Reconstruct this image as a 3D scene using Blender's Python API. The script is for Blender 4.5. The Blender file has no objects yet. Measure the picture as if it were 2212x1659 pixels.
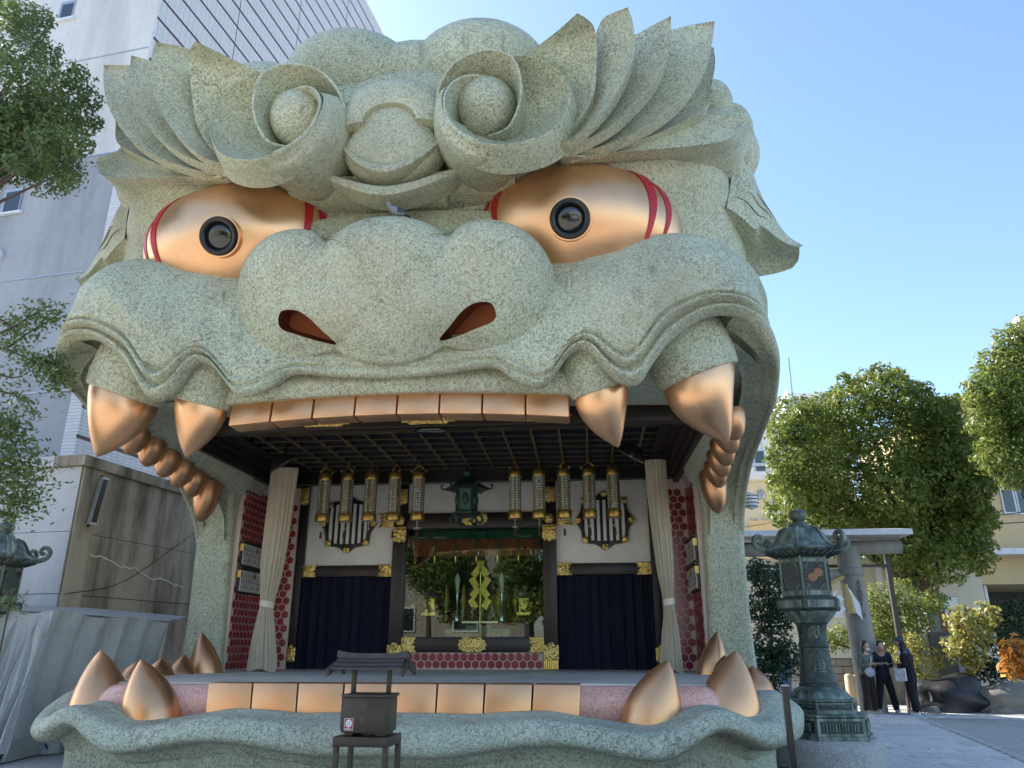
import bpy, bmesh, math, random
import numpy as np
from mathutils import Vector, Matrix
random.seed(7); RNG = np.random.default_rng(7)
S = bpy.context.scene
COL = S.collection
R = math.radians

# ------------------------------------------------------------------ camera
YAW, PIT, F_PX = R(5.4), R(19.1), 1642.0          # focal length in pixels of a 2212 px wide picture
CAM = np.array([2.4, 0.0, 1.6])
cam_d = bpy.data.cameras.new('camera'); cam = bpy.data.objects.new('camera', cam_d); COL.objects.link(cam)
cam_d.sensor_width = 36; cam_d.lens = F_PX / 2212 * 36; cam_d.clip_end = 600; cam_d.clip_start = 0.1
cam.location = CAM; cam.rotation_euler = (R(90) + PIT, 0, YAW)
S.camera = cam
# ------------------------------------------------------------------ sky, sun, exposure
SUN_EL, SUN_AZ = R(38), R(-58)                     # azimuth measured from +Y (away from the camera) towards +X
world = bpy.data.worlds.new('World'); S.world = world; world.use_nodes = True
wn = world.node_tree; wn.nodes.clear()
sky = wn.nodes.new('ShaderNodeTexSky'); sky.sky_type = 'NISHITA'; sky.sun_disc = False
sky.sun_elevation = SUN_EL; sky.sun_rotation = SUN_AZ; sky.altitude = 0
sky.air_density = 1.0; sky.dust_density = 0.8; sky.ozone_density = 2.8
bg = wn.nodes.new('ShaderNodeBackground'); bg.inputs[1].default_value = 0.13
wo = wn.nodes.new('ShaderNodeOutputWorld')
wn.links.new(sky.outputs[0], bg.inputs[0]); wn.links.new(bg.outputs[0], wo.inputs[0])
sun_d = bpy.data.lights.new('sun', 'SUN'); sun_d.energy = 4.6; sun_d.angle = R(0.55); sun_d.color = (1, 0.94, 0.84)
sun = bpy.data.objects.new('sun', sun_d); COL.objects.link(sun)
sdir = Vector((math.sin(SUN_AZ) * math.cos(SUN_EL), math.cos(SUN_AZ) * math.cos(SUN_EL), math.sin(SUN_EL)))
sun.rotation_euler = sdir.to_track_quat('Z', 'Y').to_euler()
S.view_settings.view_transform = 'Standard'; S.view_settings.look = 'None'
S.view_settings.exposure = 1.5; S.view_settings.gamma = 1.0; S.view_settings.use_curve_mapping = False
S.render.engine = 'CYCLES'

# ------------------------------------------------------------------ points: picture pixel + distance -> place
_c, _s = math.cos(YAW), math.sin(YAW); _cp, _sp = math.cos(PIT), math.sin(PIT)
def ray(px, py):
    u = (px - 1106) / F_PX; v = -(py - 829.5) / F_PX
    f = _cp - v * _sp; up = _sp + v * _cp
    return np.array([u * _c - f * _s, u * _s + f * _c, up])
def P(px, py, Y): d = ray(px, py); return CAM + d * (Y / d[1])
def PX(px, py, x): d = ray(px, py); return CAM + d * ((x - CAM[0]) / d[0])
def PZ(px, py, z): d = ray(px, py); return CAM + d * ((z - CAM[2]) / d[2])
def W(x, y, z): return np.array([x, y, z], float)
def pts(l): return np.array([P(*a) if not isinstance(a, np.ndarray) else a for a in l])

# ------------------------------------------------------------------ object helpers
def tag(o, label=None, cat=None, group=None, kind=None):
    if label: o['label'] = label
    if cat: o['category'] = cat
    if group: o['group'] = group
    if kind: o['kind'] = kind
    return o
def thing(name, loc, label=None, cat=None, group=None, rz=0, kind=None):
    o = bpy.data.objects.new(name, None); COL.objects.link(o); o.empty_display_size = .2
    o.location = loc; o.rotation_euler = (0, 0, rz)
    return tag(o, label, cat, group, kind)
def world_mat(o):
    m = Matrix.LocRotScale(o.location, o.rotation_euler, o.scale)
    if o.parent: m = world_mat(o.parent) @ o.matrix_parent_inverse @ m
    return m
class MB:
    """collects verts / faces for ONE mesh"""
    def __init__(s): s.v = []; s.f = []; s.n = 0; s.mi = []; s.cur = 0
    def add(s, v, f):
        v = np.asarray(v, float).reshape(-1, 3); s.v.append(v)
        s.f += [tuple(i + s.n for i in q) for q in f]; s.mi += [s.cur] * len(f); s.n += len(v); return s
    def grid(s, g, cu=False, cv=False, flip=False):
        g = np.asarray(g); a, b = g.shape[:2]; f = []
        for i in range(a if cu else a - 1):
            for j in range(b if cv else b - 1):
                q = (i * b + j, ((i + 1) % a) * b + j, ((i + 1) % a) * b + (j + 1) % b, i * b + (j + 1) % b)
                f.append(q[::-1] if flip else q)
        return s.add(g.reshape(-1, 3), f)
    def fan(s, ring, c=None, flip=False):
        ring = np.asarray(ring); n = len(ring)
        if c is None: return s.add(ring, [tuple(range(n))[::-1] if flip else tuple(range(n))])
        return s.add(np.vstack([ring, [c]]), [((i, (i + 1) % n, n)[::-1] if flip else (i, (i + 1) % n, n)) for i in range(n)])
    def slab(s, g, d, flip=False):
        """a sheet with real thickness; faces do not share verts so the edges stay crisp"""
        g = np.asarray(g); d = np.asarray(d, float); b = g + d
        s.grid(g, flip=flip); s.grid(b, flip=not flip)
        for e, fl in ((0, 0), (-1, 1)):
            s.grid(np.stack([g[e], b[e]]), flip=bool(fl) ^ flip)
            s.grid(np.stack([g[:, e], b[:, e]]), flip=(not bool(fl)) ^ flip)
        return s
    def box(s, x0, x1, y0, y1, z0, z1, bev=0):
        if bev:
            return s.bevbox((x0, y0, z0), (x1, y1, z1), bev)
        v = [(x, y, z) for z in (z0, z1) for y in (y0, y1) for x in (x0, x1)]
        return s.add(v, [(0, 2, 3, 1), (4, 5, 7, 6), (0, 1, 5, 4), (2, 6, 7, 3), (1, 3, 7, 5), (0, 4, 6, 2)])
    def bevbox(s, a, b, r):
        bm = bmesh.new(); bmesh.ops.create_cube(bm, size=1)
        a = np.array(a, float); b = np.array(b, float)
        for v in bm.verts: v.co = Vector((a + b) / 2 + np.array(v.co) * (b - a))
        bmesh.ops.bevel(bm, geom=bm.edges[:], offset=r, segments=2, affect='EDGES', profile=.5)
        bm.verts.index_update()
        s.add([v.co[:] for v in bm.verts], [[v.index for v in f.verts] for f in bm.faces]); bm.free(); return s
    def xf(s, k, fn):
        """apply fn to all verts added since index k of the list"""
        for i in range(k, len(s.v)): s.v[i] = fn(s.v[i])
        return s
    def lathe(s, prof, c=(0, 0, 0), n=24, cap=True, sx=1, sy=1):
        a = np.linspace(0, 2 * np.pi, n, endpoint=False)
        g = np.array([[(r * np.cos(t) * sx, r * np.sin(t) * sy, z) for t in a] for r, z in prof]) + np.array(c)
        s.grid(g, cv=True, flip=True)
        if cap:
            s.fan(g[0], flip=True); s.fan(g[-1])
        return s
    def tube(s, path, r, n=8, cap=True, flat=None):
        path = np.asarray(path, float); m = len(path)
        r = np.broadcast_to(np.asarray(r, float), (m,)) if np.ndim(r) <= 1 else r
        t = np.gradient(path, axis=0); t /= np.linalg.norm(t, axis=1)[:, None] + 1e-12
        up = np.array([0, 0, 1.0]) if abs(t[0][2]) < .9 else np.array([1.0, 0, 0])
        g = []; a = np.linspace(0, 2 * np.pi, n, endpoint=False)
        x = np.cross(up, t[0]); x /= np.linalg.norm(x)
        for i in range(m):
            x = x - t[i] * np.dot(x, t[i]); x /= np.linalg.norm(x); y = np.cross(t[i], x)
            g.append(path[i] + r[i] * (np.cos(a)[:, None] * x + np.sin(a)[:, None] * y * (flat or 1)))
        g = np.array(g); s.grid(g, cv=True, flip=True)
        if cap: s.fan(g[0], flip=True); s.fan(g[-1])
        return s
    def dome(s, outline, cen, A, n=14, back=35, closed=True, pw=1.0):
        """rounded lump over a closed outline; A points to its crown"""
        o = np.asarray(outline); cen = np.asarray(cen, float); A = np.asarray(A, float)
        an = np.linspace(0.02 if pw == 1 else 2e-5, R(90 + back), n)
        g = np.array([cen + (o - cen) * math.sin(x) ** pw + A * math.copysign(abs(math.cos(x)) ** pw, math.cos(x)) for x in an])
        s.grid(g, cv=closed, flip=True); return s
    def ellipsoid(s, c, r, nu=20, nv=28, rot=None):
        u = np.linspace(0.02, np.pi - .02, nu); a = np.linspace(0, 2 * np.pi, nv, endpoint=False)
        g = np.array([[(math.sin(x) * math.cos(y), math.sin(x) * math.sin(y), math.cos(x)) for y in a] for x in u]) * np.array(r)
        if rot is not None: g = g @ np.array(Matrix(rot)).T
        g = g + np.array(c); s.grid(g, cv=True); s.fan(g[0]); s.fan(g[-1], flip=True); return s
    def prism(s, poly, axis_from, axis_to):
        """poly: (n,3) outline, extruded by vector axis_to-axis_from"""
        p = np.asarray(poly, float); d = np.asarray(axis_to, float) - np.asarray(axis_from, float)
        s.grid(np.stack([p, p + d]), cv=True, flip=True); s.fan(p, flip=True); s.fan(p + d); return s
    def mirror(s):
        m = MB(); m.v = [v * np.array([-1, 1, 1.0]) for v in s.v]; m.f = [f[::-1] for f in s.f]; m.n = s.n; m.mi = list(s.mi); return m
    def both(s):
        m = s.mirror(); o = MB(); o.v = s.v + m.v; o.f = s.f + [tuple(i + s.n for i in q) for q in m.f]; o.n = 2 * s.n; o.mi = s.mi + m.mi; return o
    def mesh(s, name, mats, smooth=True, ang=None):
        me = bpy.data.meshes.new(name); me.from_pydata(np.vstack(s.v).tolist(), [], s.f)
        for m in (mats if isinstance(mats, (list, tuple)) else [mats]): me.materials.append(m)
        if any(s.mi): me.polygons.foreach_set('material_index', np.array(s.mi, np.int32))
        if smooth: me.polygons.foreach_set('use_smooth', np.ones(len(me.polygons), bool))
        me.update()
        if ang is not None: me.set_sharp_from_angle(angle=R(ang))
        return me
    def build(s, name, mats, parent=None, smooth=True, ang=40, **tags):
        o = bpy.data.objects.new(name, s.mesh(name, mats, smooth, ang)); COL.objects.link(o)
        if parent is not None: o.parent = parent; o.matrix_parent_inverse = world_mat(parent).inverted()
        return tag(o, **tags)
def link_copy(src, parent=None, loc=None):
    o = src.copy(); COL.objects.link(o)
    if parent is not None: o.parent = parent
    if loc is not None: o.location = loc
    return o
def copy_tree(o, parent=None):
    c = o.copy(); COL.objects.link(c); c.parent = parent
    if parent is not None: c.matrix_parent_inverse = o.matrix_parent_inverse
    for ch in list(o.children): copy_tree(ch, c)
    return c
def cr(p, n):
    """Catmull-Rom through control points, n samples (knots evenly spaced)"""
    p = np.asarray(p, float); k = len(p)
    q = np.concatenate([[2 * p[0] - p[1]], p, [2 * p[-1] - p[-2]]])
    t = np.linspace(0, k - 1 - 1e-9, n); i = t.astype(int); f = (t - i).reshape((-1,) + (1,) * (p.ndim - 1))
    a, b, c, d = q[i], q[i + 1], q[i + 2], q[i + 3]
    return .5 * (2 * b + (c - a) * f + (2 * a - 5 * b + 4 * c - d) * f ** 2 + (3 * b - a - 3 * c + d) * f ** 3)
def crc(p, n):
    p = np.asarray(p, float); k = len(p); t = np.linspace(0, k, n, endpoint=False); i = t.astype(int); f = (t - i)[:, None]
    g = lambda o: p[(i + o) % k]
    a, b, c, d = g(-1), g(0), g(1), g(2)
    return .5 * (2 * b + (c - a) * f + (2 * a - 5 * b + 4 * c - d) * f ** 2 + (3 * b - a - 3 * c + d) * f ** 3)
def even(p, n):
    """resample a polyline evenly by length"""
    p = np.asarray(p, float); l = np.concatenate([[0], np.cumsum(np.linalg.norm(np.diff(p, axis=0), axis=1))])
    t = np.linspace(0, l[-1], n); return np.stack([np.interp(t, l, p[:, k]) for k in range(3)], 1)
def surf(rows, nu, nv):
    """rows of matching control points -> smooth grid (nu across rows, nv along)"""
    g = np.array([cr(r, nv) for r in rows]); return cr(g, nu)

# ------------------------------------------------------------------ materials
class NT:
    def __init__(s, name):
        s.m = bpy.data.materials.new(name); s.m.use_nodes = True; s.t = s.m.node_tree; s.b = s.t.nodes['Principled BSDF']; s.co = None
    def n(s, typ, **kw):
        x = s.t.nodes.new(typ)
        for k, v in kw.items():
            if k.startswith('i_'): x.inputs[k[2:].replace('_', ' ')].default_value = v
            else: setattr(x, k, v)
        return x
    def l(s, a, b): s.t.links.new(a, b)
    def coord(s, kind='Object'):
        if s.co is None: s.co = s.n('ShaderNodeTexCoord')
        return s.co.outputs[kind]
    def mapping(s, scale=(1, 1, 1), kind='Object', rot=(0, 0, 0)):
        m = s.n('ShaderNodeMapping'); m.inputs['Scale'].default_value = scale; m.inputs['Rotation'].default_value = rot; s.l(s.coord(kind), m.inputs[0]); return m.outputs[0]
    def noise(s, scale, detail=3, rough=.5, dist=0, vec=None, out=0):
        x = s.n('ShaderNodeTexNoise'); x.inputs['Scale'].default_value = scale; x.inputs['Detail'].default_value = detail
        x.inputs['Roughness'].default_value = rough; x.inputs['Distortion'].default_value = dist
        s.l(vec if vec is not None else s.coord(), x.inputs['Vector']); return x.outputs[out]
    def ramp(s, fac, stops, interp='LINEAR'):
        x = s.n('ShaderNodeValToRGB'); x.color_ramp.interpolation = interp; e = x.color_ramp.elements
        while len(e) < len(stops): e.new(.5)
        for q, (p, c) in zip(e, stops):
            q.position = p; q.color = (c, c, c, 1) if np.isscalar(c) else (*c, 1)
        s.l(fac, x.inputs[0]); return x.outputs[0]
    def mix(s, fac, a, b, mode='MIX'):
        x = s.n('ShaderNodeMix', data_type='RGBA', blend_type=mode)
        for k, v in ((0, fac), (6, a), (7, b)):
            if hasattr(v, 'is_linked'): s.l(v, x.inputs[k])
            elif k == 0: x.inputs[0].default_value = v
            else: x.inputs[k].default_value = (*v, 1)
        return x.outputs[2]
    def math(s, op, a, b=None):
        x = s.n('ShaderNodeMath', operation=op)
        for k, v in ((0, a), (1, b)):
            if v is None: continue
            if hasattr(v, 'is_linked'): s.l(v, x.inputs[k])
            else: x.inputs[k].default_value = v
        return x.outputs[0]
    def col(s, c):
        if hasattr(c, 'is_linked'): s.l(c, s.b.inputs['Base Color'])
        else: s.b.inputs['Base Color'].default_value = (*c, 1)
        return s
    def set(s, rough=None, metal=None, spec=None, **kw):
        for k, v in (('Roughness', rough), ('Metallic', metal), ('Specular IOR Level', spec)):
            if v is None: continue
            if hasattr(v, 'is_linked'): s.l(v, s.b.inputs[k])
            else: s.b.inputs[k].default_value = v
        for k, v in kw.items(): s.b.inputs[k.replace('_', ' ')].default_value = v
        return s
    def bump(s, h, strength=.3, dist=.02):
        x = s.n('ShaderNodeBump'); x.inputs['Strength'].default_value = strength; x.inputs['Distance'].default_value = dist
        s.l(h, x.inputs['Height']); s.l(x.outputs[0], s.b.inputs['Normal']); return s
def plain(name, c, rough=.6, metal=0, var=.12, scale=6, bump=0, bs=40, spec=None, dirt=None):
    m = NT(name); n = m.noise(scale, 5, .6)
    a = tuple(max(0, x * (1 - var)) for x in c); b = tuple(min(1, x * (1 + var)) for x in c)
    k = m.ramp(n, [(.3, a), (.7, b)])
    if dirt:
        d = m.ramp(m.noise(scale * .4, 6, .65), [(.5, 0), (.75, 1)]); k = m.mix(d, k, dirt)
    m.col(k).set(rough, metal, spec)
    if bump: m.bump(m.noise(bs, 4), bump)
    return m.m
def stone_green(name, base, dark, rust, lift=0.5):
    """verdigris render with short dark squiggles and rusty flecks"""
    m = NT(name)
    n1 = m.noise(23, 2.0, .5, 1.6); n2 = m.noise(17, 2, .5, 1.2, vec=m.mapping((1.0, 1.3, .8), rot=(.5, .8, .3)))
    d1 = m.math('ABSOLUTE', m.math('SUBTRACT', n1, .5)); d2 = m.math('ABSOLUTE', m.math('SUBTRACT', n2, .5))
    br = m.ramp(m.noise(30, 2, .5), [(.42, 0), (.50, 1)]); br2 = m.ramp(m.noise(23, 2, .6), [(.47, 0), (.6, 1)])
    s1 = m.math('MULTIPLY', m.ramp(d1, [(.030, 1), (.060, 0)]), br); s2 = m.math('MULTIPLY', m.ramp(d2, [(.03, 1), (.06, 0)]), br2)
    big = m.noise(.9, 4, .6)
    tone = m.mix(m.ramp(big, [(.3, 0), (.7, 1)]), tuple(x * .78 for x in base), tuple(min(1, x * 1.12) for x in base))
    pale = m.mix(m.ramp(m.noise(45, 2), [(.45, 0), (.7, .55)]), tone, tuple(min(1, x * 1.35) for x in base))
    k = m.mix(m.math('MULTIPLY', s1, .64), pale, dark)
    rz = m.ramp(m.noise(1.7, 5, .7), [(.42, .12), (.66, 1)])
    k = m.mix(m.math('MULTIPLY', s2, rz), k, rust)
    pinkz = m.ramp(m.noise(.55, 4, .6), [(.48, 0), (.72, .38)]); k = m.mix(pinkz, k, (base[0] * 1.02, base[1] * .84, base[2] * .80))
    streak = m.ramp(m.noise(2.2, 5, .6, vec=m.mapping((1, 1, .22))), [(.52, 0), (.8, .4)])
    k = m.mix(streak, k, tuple(x * .5 for x in base))
    vc = m.n('ShaderNodeTexVoronoi', feature='DISTANCE_TO_EDGE'); vc.inputs['Scale'].default_value = .42; wq = m.n('ShaderNodeVectorMath', operation='ADD'); m.l(m.coord(), wq.inputs[0]); m.l(m.noise(2.5, 4, .6, out=1), wq.inputs[1]); m.l(wq.outputs[0], vc.inputs['Vector'])
    k = m.mix(m.math('MULTIPLY', m.ramp(vc.outputs[0], [(.0, .55), (.006, 0)]), m.ramp(m.noise(.8, 2), [(.5, 0), (.58, 1)])), k, (.12, .11, .08))
    run = m.ramp(m.noise(5, 4, .6, vec=m.mapping((1.6, 1.6, .08))), [(.57, 0), (.70, .6)]); k = m.mix(m.math('MULTIPLY', run, m.ramp(m.noise(.7, 2), [(.5, 0), (.6, 1)])), k, (.20, .19, .13))
    m.col(k).set(.62, 0, .35)
    h = m.math('SUBTRACT', m.noise(60, 3), m.math('MULTIPLY', s1, .8))
    m.bump(h, .35, .012); return m.m
M = {}
M['green'] = stone_green('verdigris_render', (.53, .565, .41), (.055, .055, .038), (.23, .085, .05))
M['green_lip'] = stone_green('verdigris_render_cool', (.50, .55, .42), (.05, .055, .045), (.18, .07, .05))
def copper(name, c, rough):
    m = NT(name); n = m.noise(1.4, 5, .6); s = m.noise(30, 3, .5, vec=m.mapping((3, 3, .15)))
    k = m.mix(m.ramp(n, [(.3, 0), (.75, 1)]), tuple(x * .86 for x in c), tuple(min(1, x * 1.1) for x in c))
    k = m.mix(m.ramp(m.noise(4, 6, .7), [(.62, 0), (.85, .18)]), k, tuple(x * .6 for x in c))
    m.col(k).set(m.ramp(m.math('ADD', m.math('MULTIPLY', n, .9), m.math('MULTIPLY', s, .1)), [(.3, rough - .07), (.7, rough + .1)]), .86)
    m.bump(m.noise(1.6, 2), .05, .05); return m.m
M['copper'] = copper('brushed_copper', (.86, .50, .27), .34)
M['copper_dark'] = copper('brown_copper', (.66, .36, .19), .33)
M['copper_matte'] = copper('satin_copper', (.80, .44, .225), .37)
M['red_paint'] = plain('red_paint', (.42, .012, .02), .4, var=.2)
M['black_gloss'] = plain('black_gloss', (.012, .013, .014), .22, var=.1)
gl = NT('lens_glass'); gl.col((.012, .014, .014)).set(.04, 0, .9); M['lens'] = gl.m
M['nostril'] = copper('nostril_copper', (.30, .11, .05), .5)
pk = NT('pink_tongue'); cra = pk.n('ShaderNodeTexVoronoi', feature='DISTANCE_TO_EDGE'); cra.inputs['Scale'].default_value = 3.2
wv = pk.n('ShaderNodeVectorMath', operation='ADD'); pk.l(pk.coord(), wv.inputs[0]); pk.l(pk.noise(6, 3, out=1), wv.inputs[1]); pk.l(wv.outputs[0], cra.inputs['Vector'])
pk.col(pk.mix(pk.ramp(cra.outputs[0], [(.0, 1), (.018, 0)]), pk.ramp(pk.noise(38, 4, .6), [(.3, (.76, .33, .26)), (.7, (.92, .64, .53))]), (.34, .11, .08))).set(.32, 0, .6)
pk.bump(pk.noise(30, 4), .4, .02); M['pink'] = pk.m
M['lacquer'] = plain('dark_brown_lacquer', (.022, .013, .010), .38, var=.25, scale=14)
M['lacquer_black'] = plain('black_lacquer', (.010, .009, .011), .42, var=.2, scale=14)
gd = NT('embossed_gold'); vg = gd.n('ShaderNodeTexVoronoi'); vg.inputs['Scale'].default_value = 22; gd.l(gd.coord(), vg.inputs['Vector'])
gh = gd.math('ADD', vg.outputs[0], gd.noise(30, 4))
gd.col(gd.ramp(gh, [(.35, (.26, .15, .03)), (.75, (.78, .56, .18))])).set(.34, .92); gd.bump(gh, .8, .02); M['gold'] = gd.m
M['gold_plain'] = plain('polished_gold', (.80, .58, .17), .22, .95, var=.08)
M['plaster'] = plain('ivory_plaster', (.86, .83, .74), .7, var=.04, scale=3, dirt=(.74, .70, .60))
cv = NT('navy_curtain'); cv.col((.004, .005, .022)).set(.9); M['navy'] = cv.m
# ================================================================== THE LION HEAD
LION = thing('lion_head_hall', (0, 12, 0), 'giant green lion head hall with copper eyes, fangs and an open mouth stage', 'building')
G, GL = M['green'], M['green_lip']; M['groove'] = plain('dark_groove', (.20, .20, .145), .9)
def pair(mb, name, mat, parent=LION, ang=40, **k):
    """a part and its mirror twin on the other side of the face"""
    a = mb.build(name, mat, parent, ang=ang, **k); b = mb.mirror().build(name, mat, parent, ang=ang, **k); return a, b

# --- core of the head (forehead, temples, crown)
lev = [(5.6, 5.2, 9.7), (6.3, 5.15, 9.45), (7.0, 5.1, 9.35), (7.5, 5.08, 9.2), (8.0, 5.0, 8.95), (8.5, 4.85, 8.8), (9.0, 4.5, 8.75), (9.4, 4.05, 8.8), (9.75, 3.4, 8.95), (10.0, 2.7, 9.2), (10.2, 1.8, 9.6), (10.3, .7, 10.3)]
rows = []
for z, w, yf in lev:
    yb = max(12.0, yf + 1.6); r = []
    for t in np.linspace(-1, 1, 61):
        a = t * math.pi / 2; n = 2 / (3.8 if z < 9.2 else 3.0)
        x = w * math.copysign(abs(math.sin(a)) ** n, t); y = yb - (yb - yf) * max(0, math.cos(a)) ** n
        r.append((x, y, z))
    rows.append([(-w, 15.6, z)] + r + [(w, 15.6, z)])
mb = MB(); mb.grid(cr(np.array(rows), 46)); mb.build('head_shell', G, LION)

# --- lumps on the crown and mane curls at the temples
def lump(cx, cy, cz, rx, ry, rz): return MB().ellipsoid((cx, cy, cz), (rx, ry, rz), 22, 32)
pair(lump(1.0, 9.55, 9.9, 1.12, 1.0, .82), 'crown_lump', G)
pair(lump(2.3, 9.9, 9.5, 1.0, 1.3, .8), 'crown_lump', G)
mb = MB(); mb.ellipsoid((0, 10.4, 9.9), (1.7, 1.6, .85)); mb.build('crown_lump', G, LION)
for px, py, Y, r in ((1568, 232, 9.8, .42), (1610, 285, 10.3, .45), (1622, 335, 10.6, .5), (1585, 300, 9.9, .5), (1590, 352, 10.25, .45)):
    c = P(px, py, Y); c[0] -= r * .55; pair(lump(*c, r * .8, r, r), 'mane_curl', G)

# --- cheeks and upper lip: one sculpted sheet per side of the face, lofted over stations
ST = [  # top, bulge, crease, lip edge
 (W(0, 9.4, 6.2), W(0, 9.15, 5.5), W(0, 8.9, 5.07), W(0, 8.99, 4.88)),
 ((1010, 640, 9.3), (985, 720, 9.05), (962, 768, 8.9), (962, 803, 8.98)),
 ((1090, 620, 9.2), (1100, 700, 8.95), (1062, 762, 8.84), (1062, 790, 8.93)),
 ((1185, 560, 9.1), (1190, 680, 8.75), (1160, 792, 8.75), (1158, 834, 8.85)),
 ((1230, 552, 9.1), (1235, 650, 8.7), (1213, 757, 8.68), (1205, 795, 8.78)),
 ((1275, 545, 9.0), (1290, 635, 8.55), (1262, 716, 8.58), (1258, 750, 8.68)),
 ((1325, 530, 9.0), (1335, 640, 8.45), (1305, 736, 8.56), (1299, 787, 8.72)),
 ((1375, 512, 8.95), (1385, 640, 8.4), (1352, 764, 8.6), (1365, 830, 8.8)),
 ((1410, 504, 8.94), (1425, 610, 8.38), (1385, 738, 8.53), (1405, 790, 8.75)),
 ((1460, 500, 8.94), (1475, 575, 8.4), (1432, 676, 8.48), (1451, 729, 8.75)),
 ((1515, 508, 9.0), (1540, 565, 8.55), (1515, 634, 8.5), (1525, 682, 8.78)),
 ((1565, 532, 9.15), (1590, 585, 8.8), (1590, 631, 8.68), (1595, 678, 8.9)),
 ((1605, 565, 9.5), (1628, 610, 9.3), (1636, 652, 9.1), (1646, 713, 9.15)),
 ((1632, 606, 10.0), (1643, 640, 9.85), (1652, 680, 9.7), (1677, 768, 9.6)),
 ((1642, 640, 10.7), (1650, 675, 10.6), (1658, 715, 10.5), (1683, 808, 10.15)),
 (W(5.25, 11.5, 6.6), W(5.3, 11.4, 6.0), W(5.3, 11.2, 5.5), (1677, 862, 10.9)),
 (W(5.3, 12.3, 6.6), W(5.36, 12.2, 6), W(5.38, 12.0, 5.5), (1664, 903, 11.8)),
 (W(5.32, 13.2, 6.6), W(5.38, 13.2, 6), W(5.4, 13.1, 5.4), (1648, 945, 12.7)),
 (W(5.34, 14.2, 6.6), W(5.4, 14.2, 5.9), W(5.41, 14.1, 5.2), W(5.42, 13.7, 4.62)),
 (W(5.35, 15.0, 6.6), W(5.41, 15.0, 5.8), W(5.42, 15.0, 4.9), W(5.415, 14.5, 4.1)),
 (W(5.35, 15.6, 6.6), W(5.41, 15.7, 5.6), W(5.42, 15.7, 4.5), W(5.41, 14.9, 3.5))]
amp = [.25, .25, .3, .45, .6, .9, 1, 1, 1, 1, 1, 1, .9, .6, .35, .2, .1, 0, 0, 0, 0]
side = [0] * 9 + [0, .1, .25, .6, .9, 1, 1, 1, 1, 1, 1, 1]
# rounder scallops: extra stations between the traced ones (crease, lip edge)
for at_, c_, l_ in ((8, (1372, 752, 8.57), (1388, 817, 8.78)), (7, (1330, 755, 8.58), (1333, 819, 8.77)), (6, (1287, 722, 8.57), (1283, 765, 8.69)), (5, (1236, 729, 8.62), (1228, 764, 8.72)), (4, (1190, 782, 8.72), (1184, 824, 8.83)), (3, (1112, 778, 8.8), (1112, 818, 8.9))):
    A_, B_ = pts(ST[at_ - 1][:2]), pts(ST[at_][:2]); mid_ = (A_ + B_) / 2
    ST.insert(at_, (mid_[0], mid_[1], c_, l_)); amp.insert(at_, (amp[at_ - 1] + amp[at_]) / 2); side.insert(at_, (side[at_ - 1] + side[at_]) / 2)
cols = []
for (t, m_, c, l), a, sd in zip(ST, amp, side):
    t, m_, c, l = pts([t, m_, c, l])
    n = np.array([-sd, 1 - sd * .9, 0.0]); n /= np.linalg.norm(n)
    cut = 0.1 * (1 - sd) + .02
    col = [t + n * .9 + W(0, 0, -.5), t + n * .38 + W(0, 0, -.07), t + (m_ - t) * .05, t * .45 + m_ * .55 - n * .08, m_, m_ * .45 + c * .55 - n * .015, c * .9 + m_ * .1 - n * .005,
           c + n * (.055 * a)]
    for f, o in ((.16, .035), (.30, .05), (.42, .0), (.5, -.045), (.6, .02), (.74, .085), (.88, .075), (.97, .035)):
        col.append(c * (1 - f) + l * f - n * (o * a))
    us = 1 - .78 * sd; col += [l + n * .03 - W(0, 0, .012), l + n * (.11 - .03 * sd) + W(0, 0, .0), l + n * .25 * us + W(0, 0, .07 * us), l + n * .5 * us + W(0, 0, .2 * us), l + n * .85 * us + W(0, 0, .28 * us)]
    cols.append(col)
g = cr(np.array(cols), 260); g = cr(np.transpose(g, (1, 0, 2)), 110)
pair(MB().grid(g), 'cheek', G, ang=70)

# --- nose: three lobes, real nostril holes
def boolean(o, cutter):
    md = o.modifiers.new('b', 'BOOLEAN'); md.object = cutter; md.operation = 'DIFFERENCE'; md.solver = 'EXACT'; md.material_mode = 'TRANSFER'
    dg = bpy.context.evaluated_depsgraph_get(); dg.update()
    me = bpy.data.meshes.new_from_object(o.evaluated_get(dg)); o.modifiers.clear(); o.data = me
# one broad nose: three soft swellings melted together, sharper creases at the top
def nose_h(x, z):
    """(inside measure, forward swell) of the nose at x, z"""
    x = abs(x); out = []
    b = .87 if z > 5.95 else .95; aa_ = 1.03; out.append((1 - (x / aa_) ** 2.2 - (abs(z - 5.95) / b) ** 2.2, .66))
    dx = x - 1.28; a_ = .87 if dx > 0 else (.68 if z > 5.92 else .68 + .5 * min(1, (5.92 - z) / .4)); b = .86 if z > 5.92 else .78; out.append((1 - (abs(dx) / a_) ** 2.2 - (abs(z - 5.92) / b) ** 2.2, .60))
    q = max(o[0] for o in out); hs = [H_ * max(0, o) ** .42 for o, H_ in out]; k = .05 + .16 * min(1, max(0, (6.35 - z) / .7))
    m_ = max(hs); h = m_ + k * math.log(sum(math.exp((v - m_) / k) for v in hs)) - k * math.log(2) * min(1, m_ / .3) * .9
    return q, max(0, h) if q > 0 else 0
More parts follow.
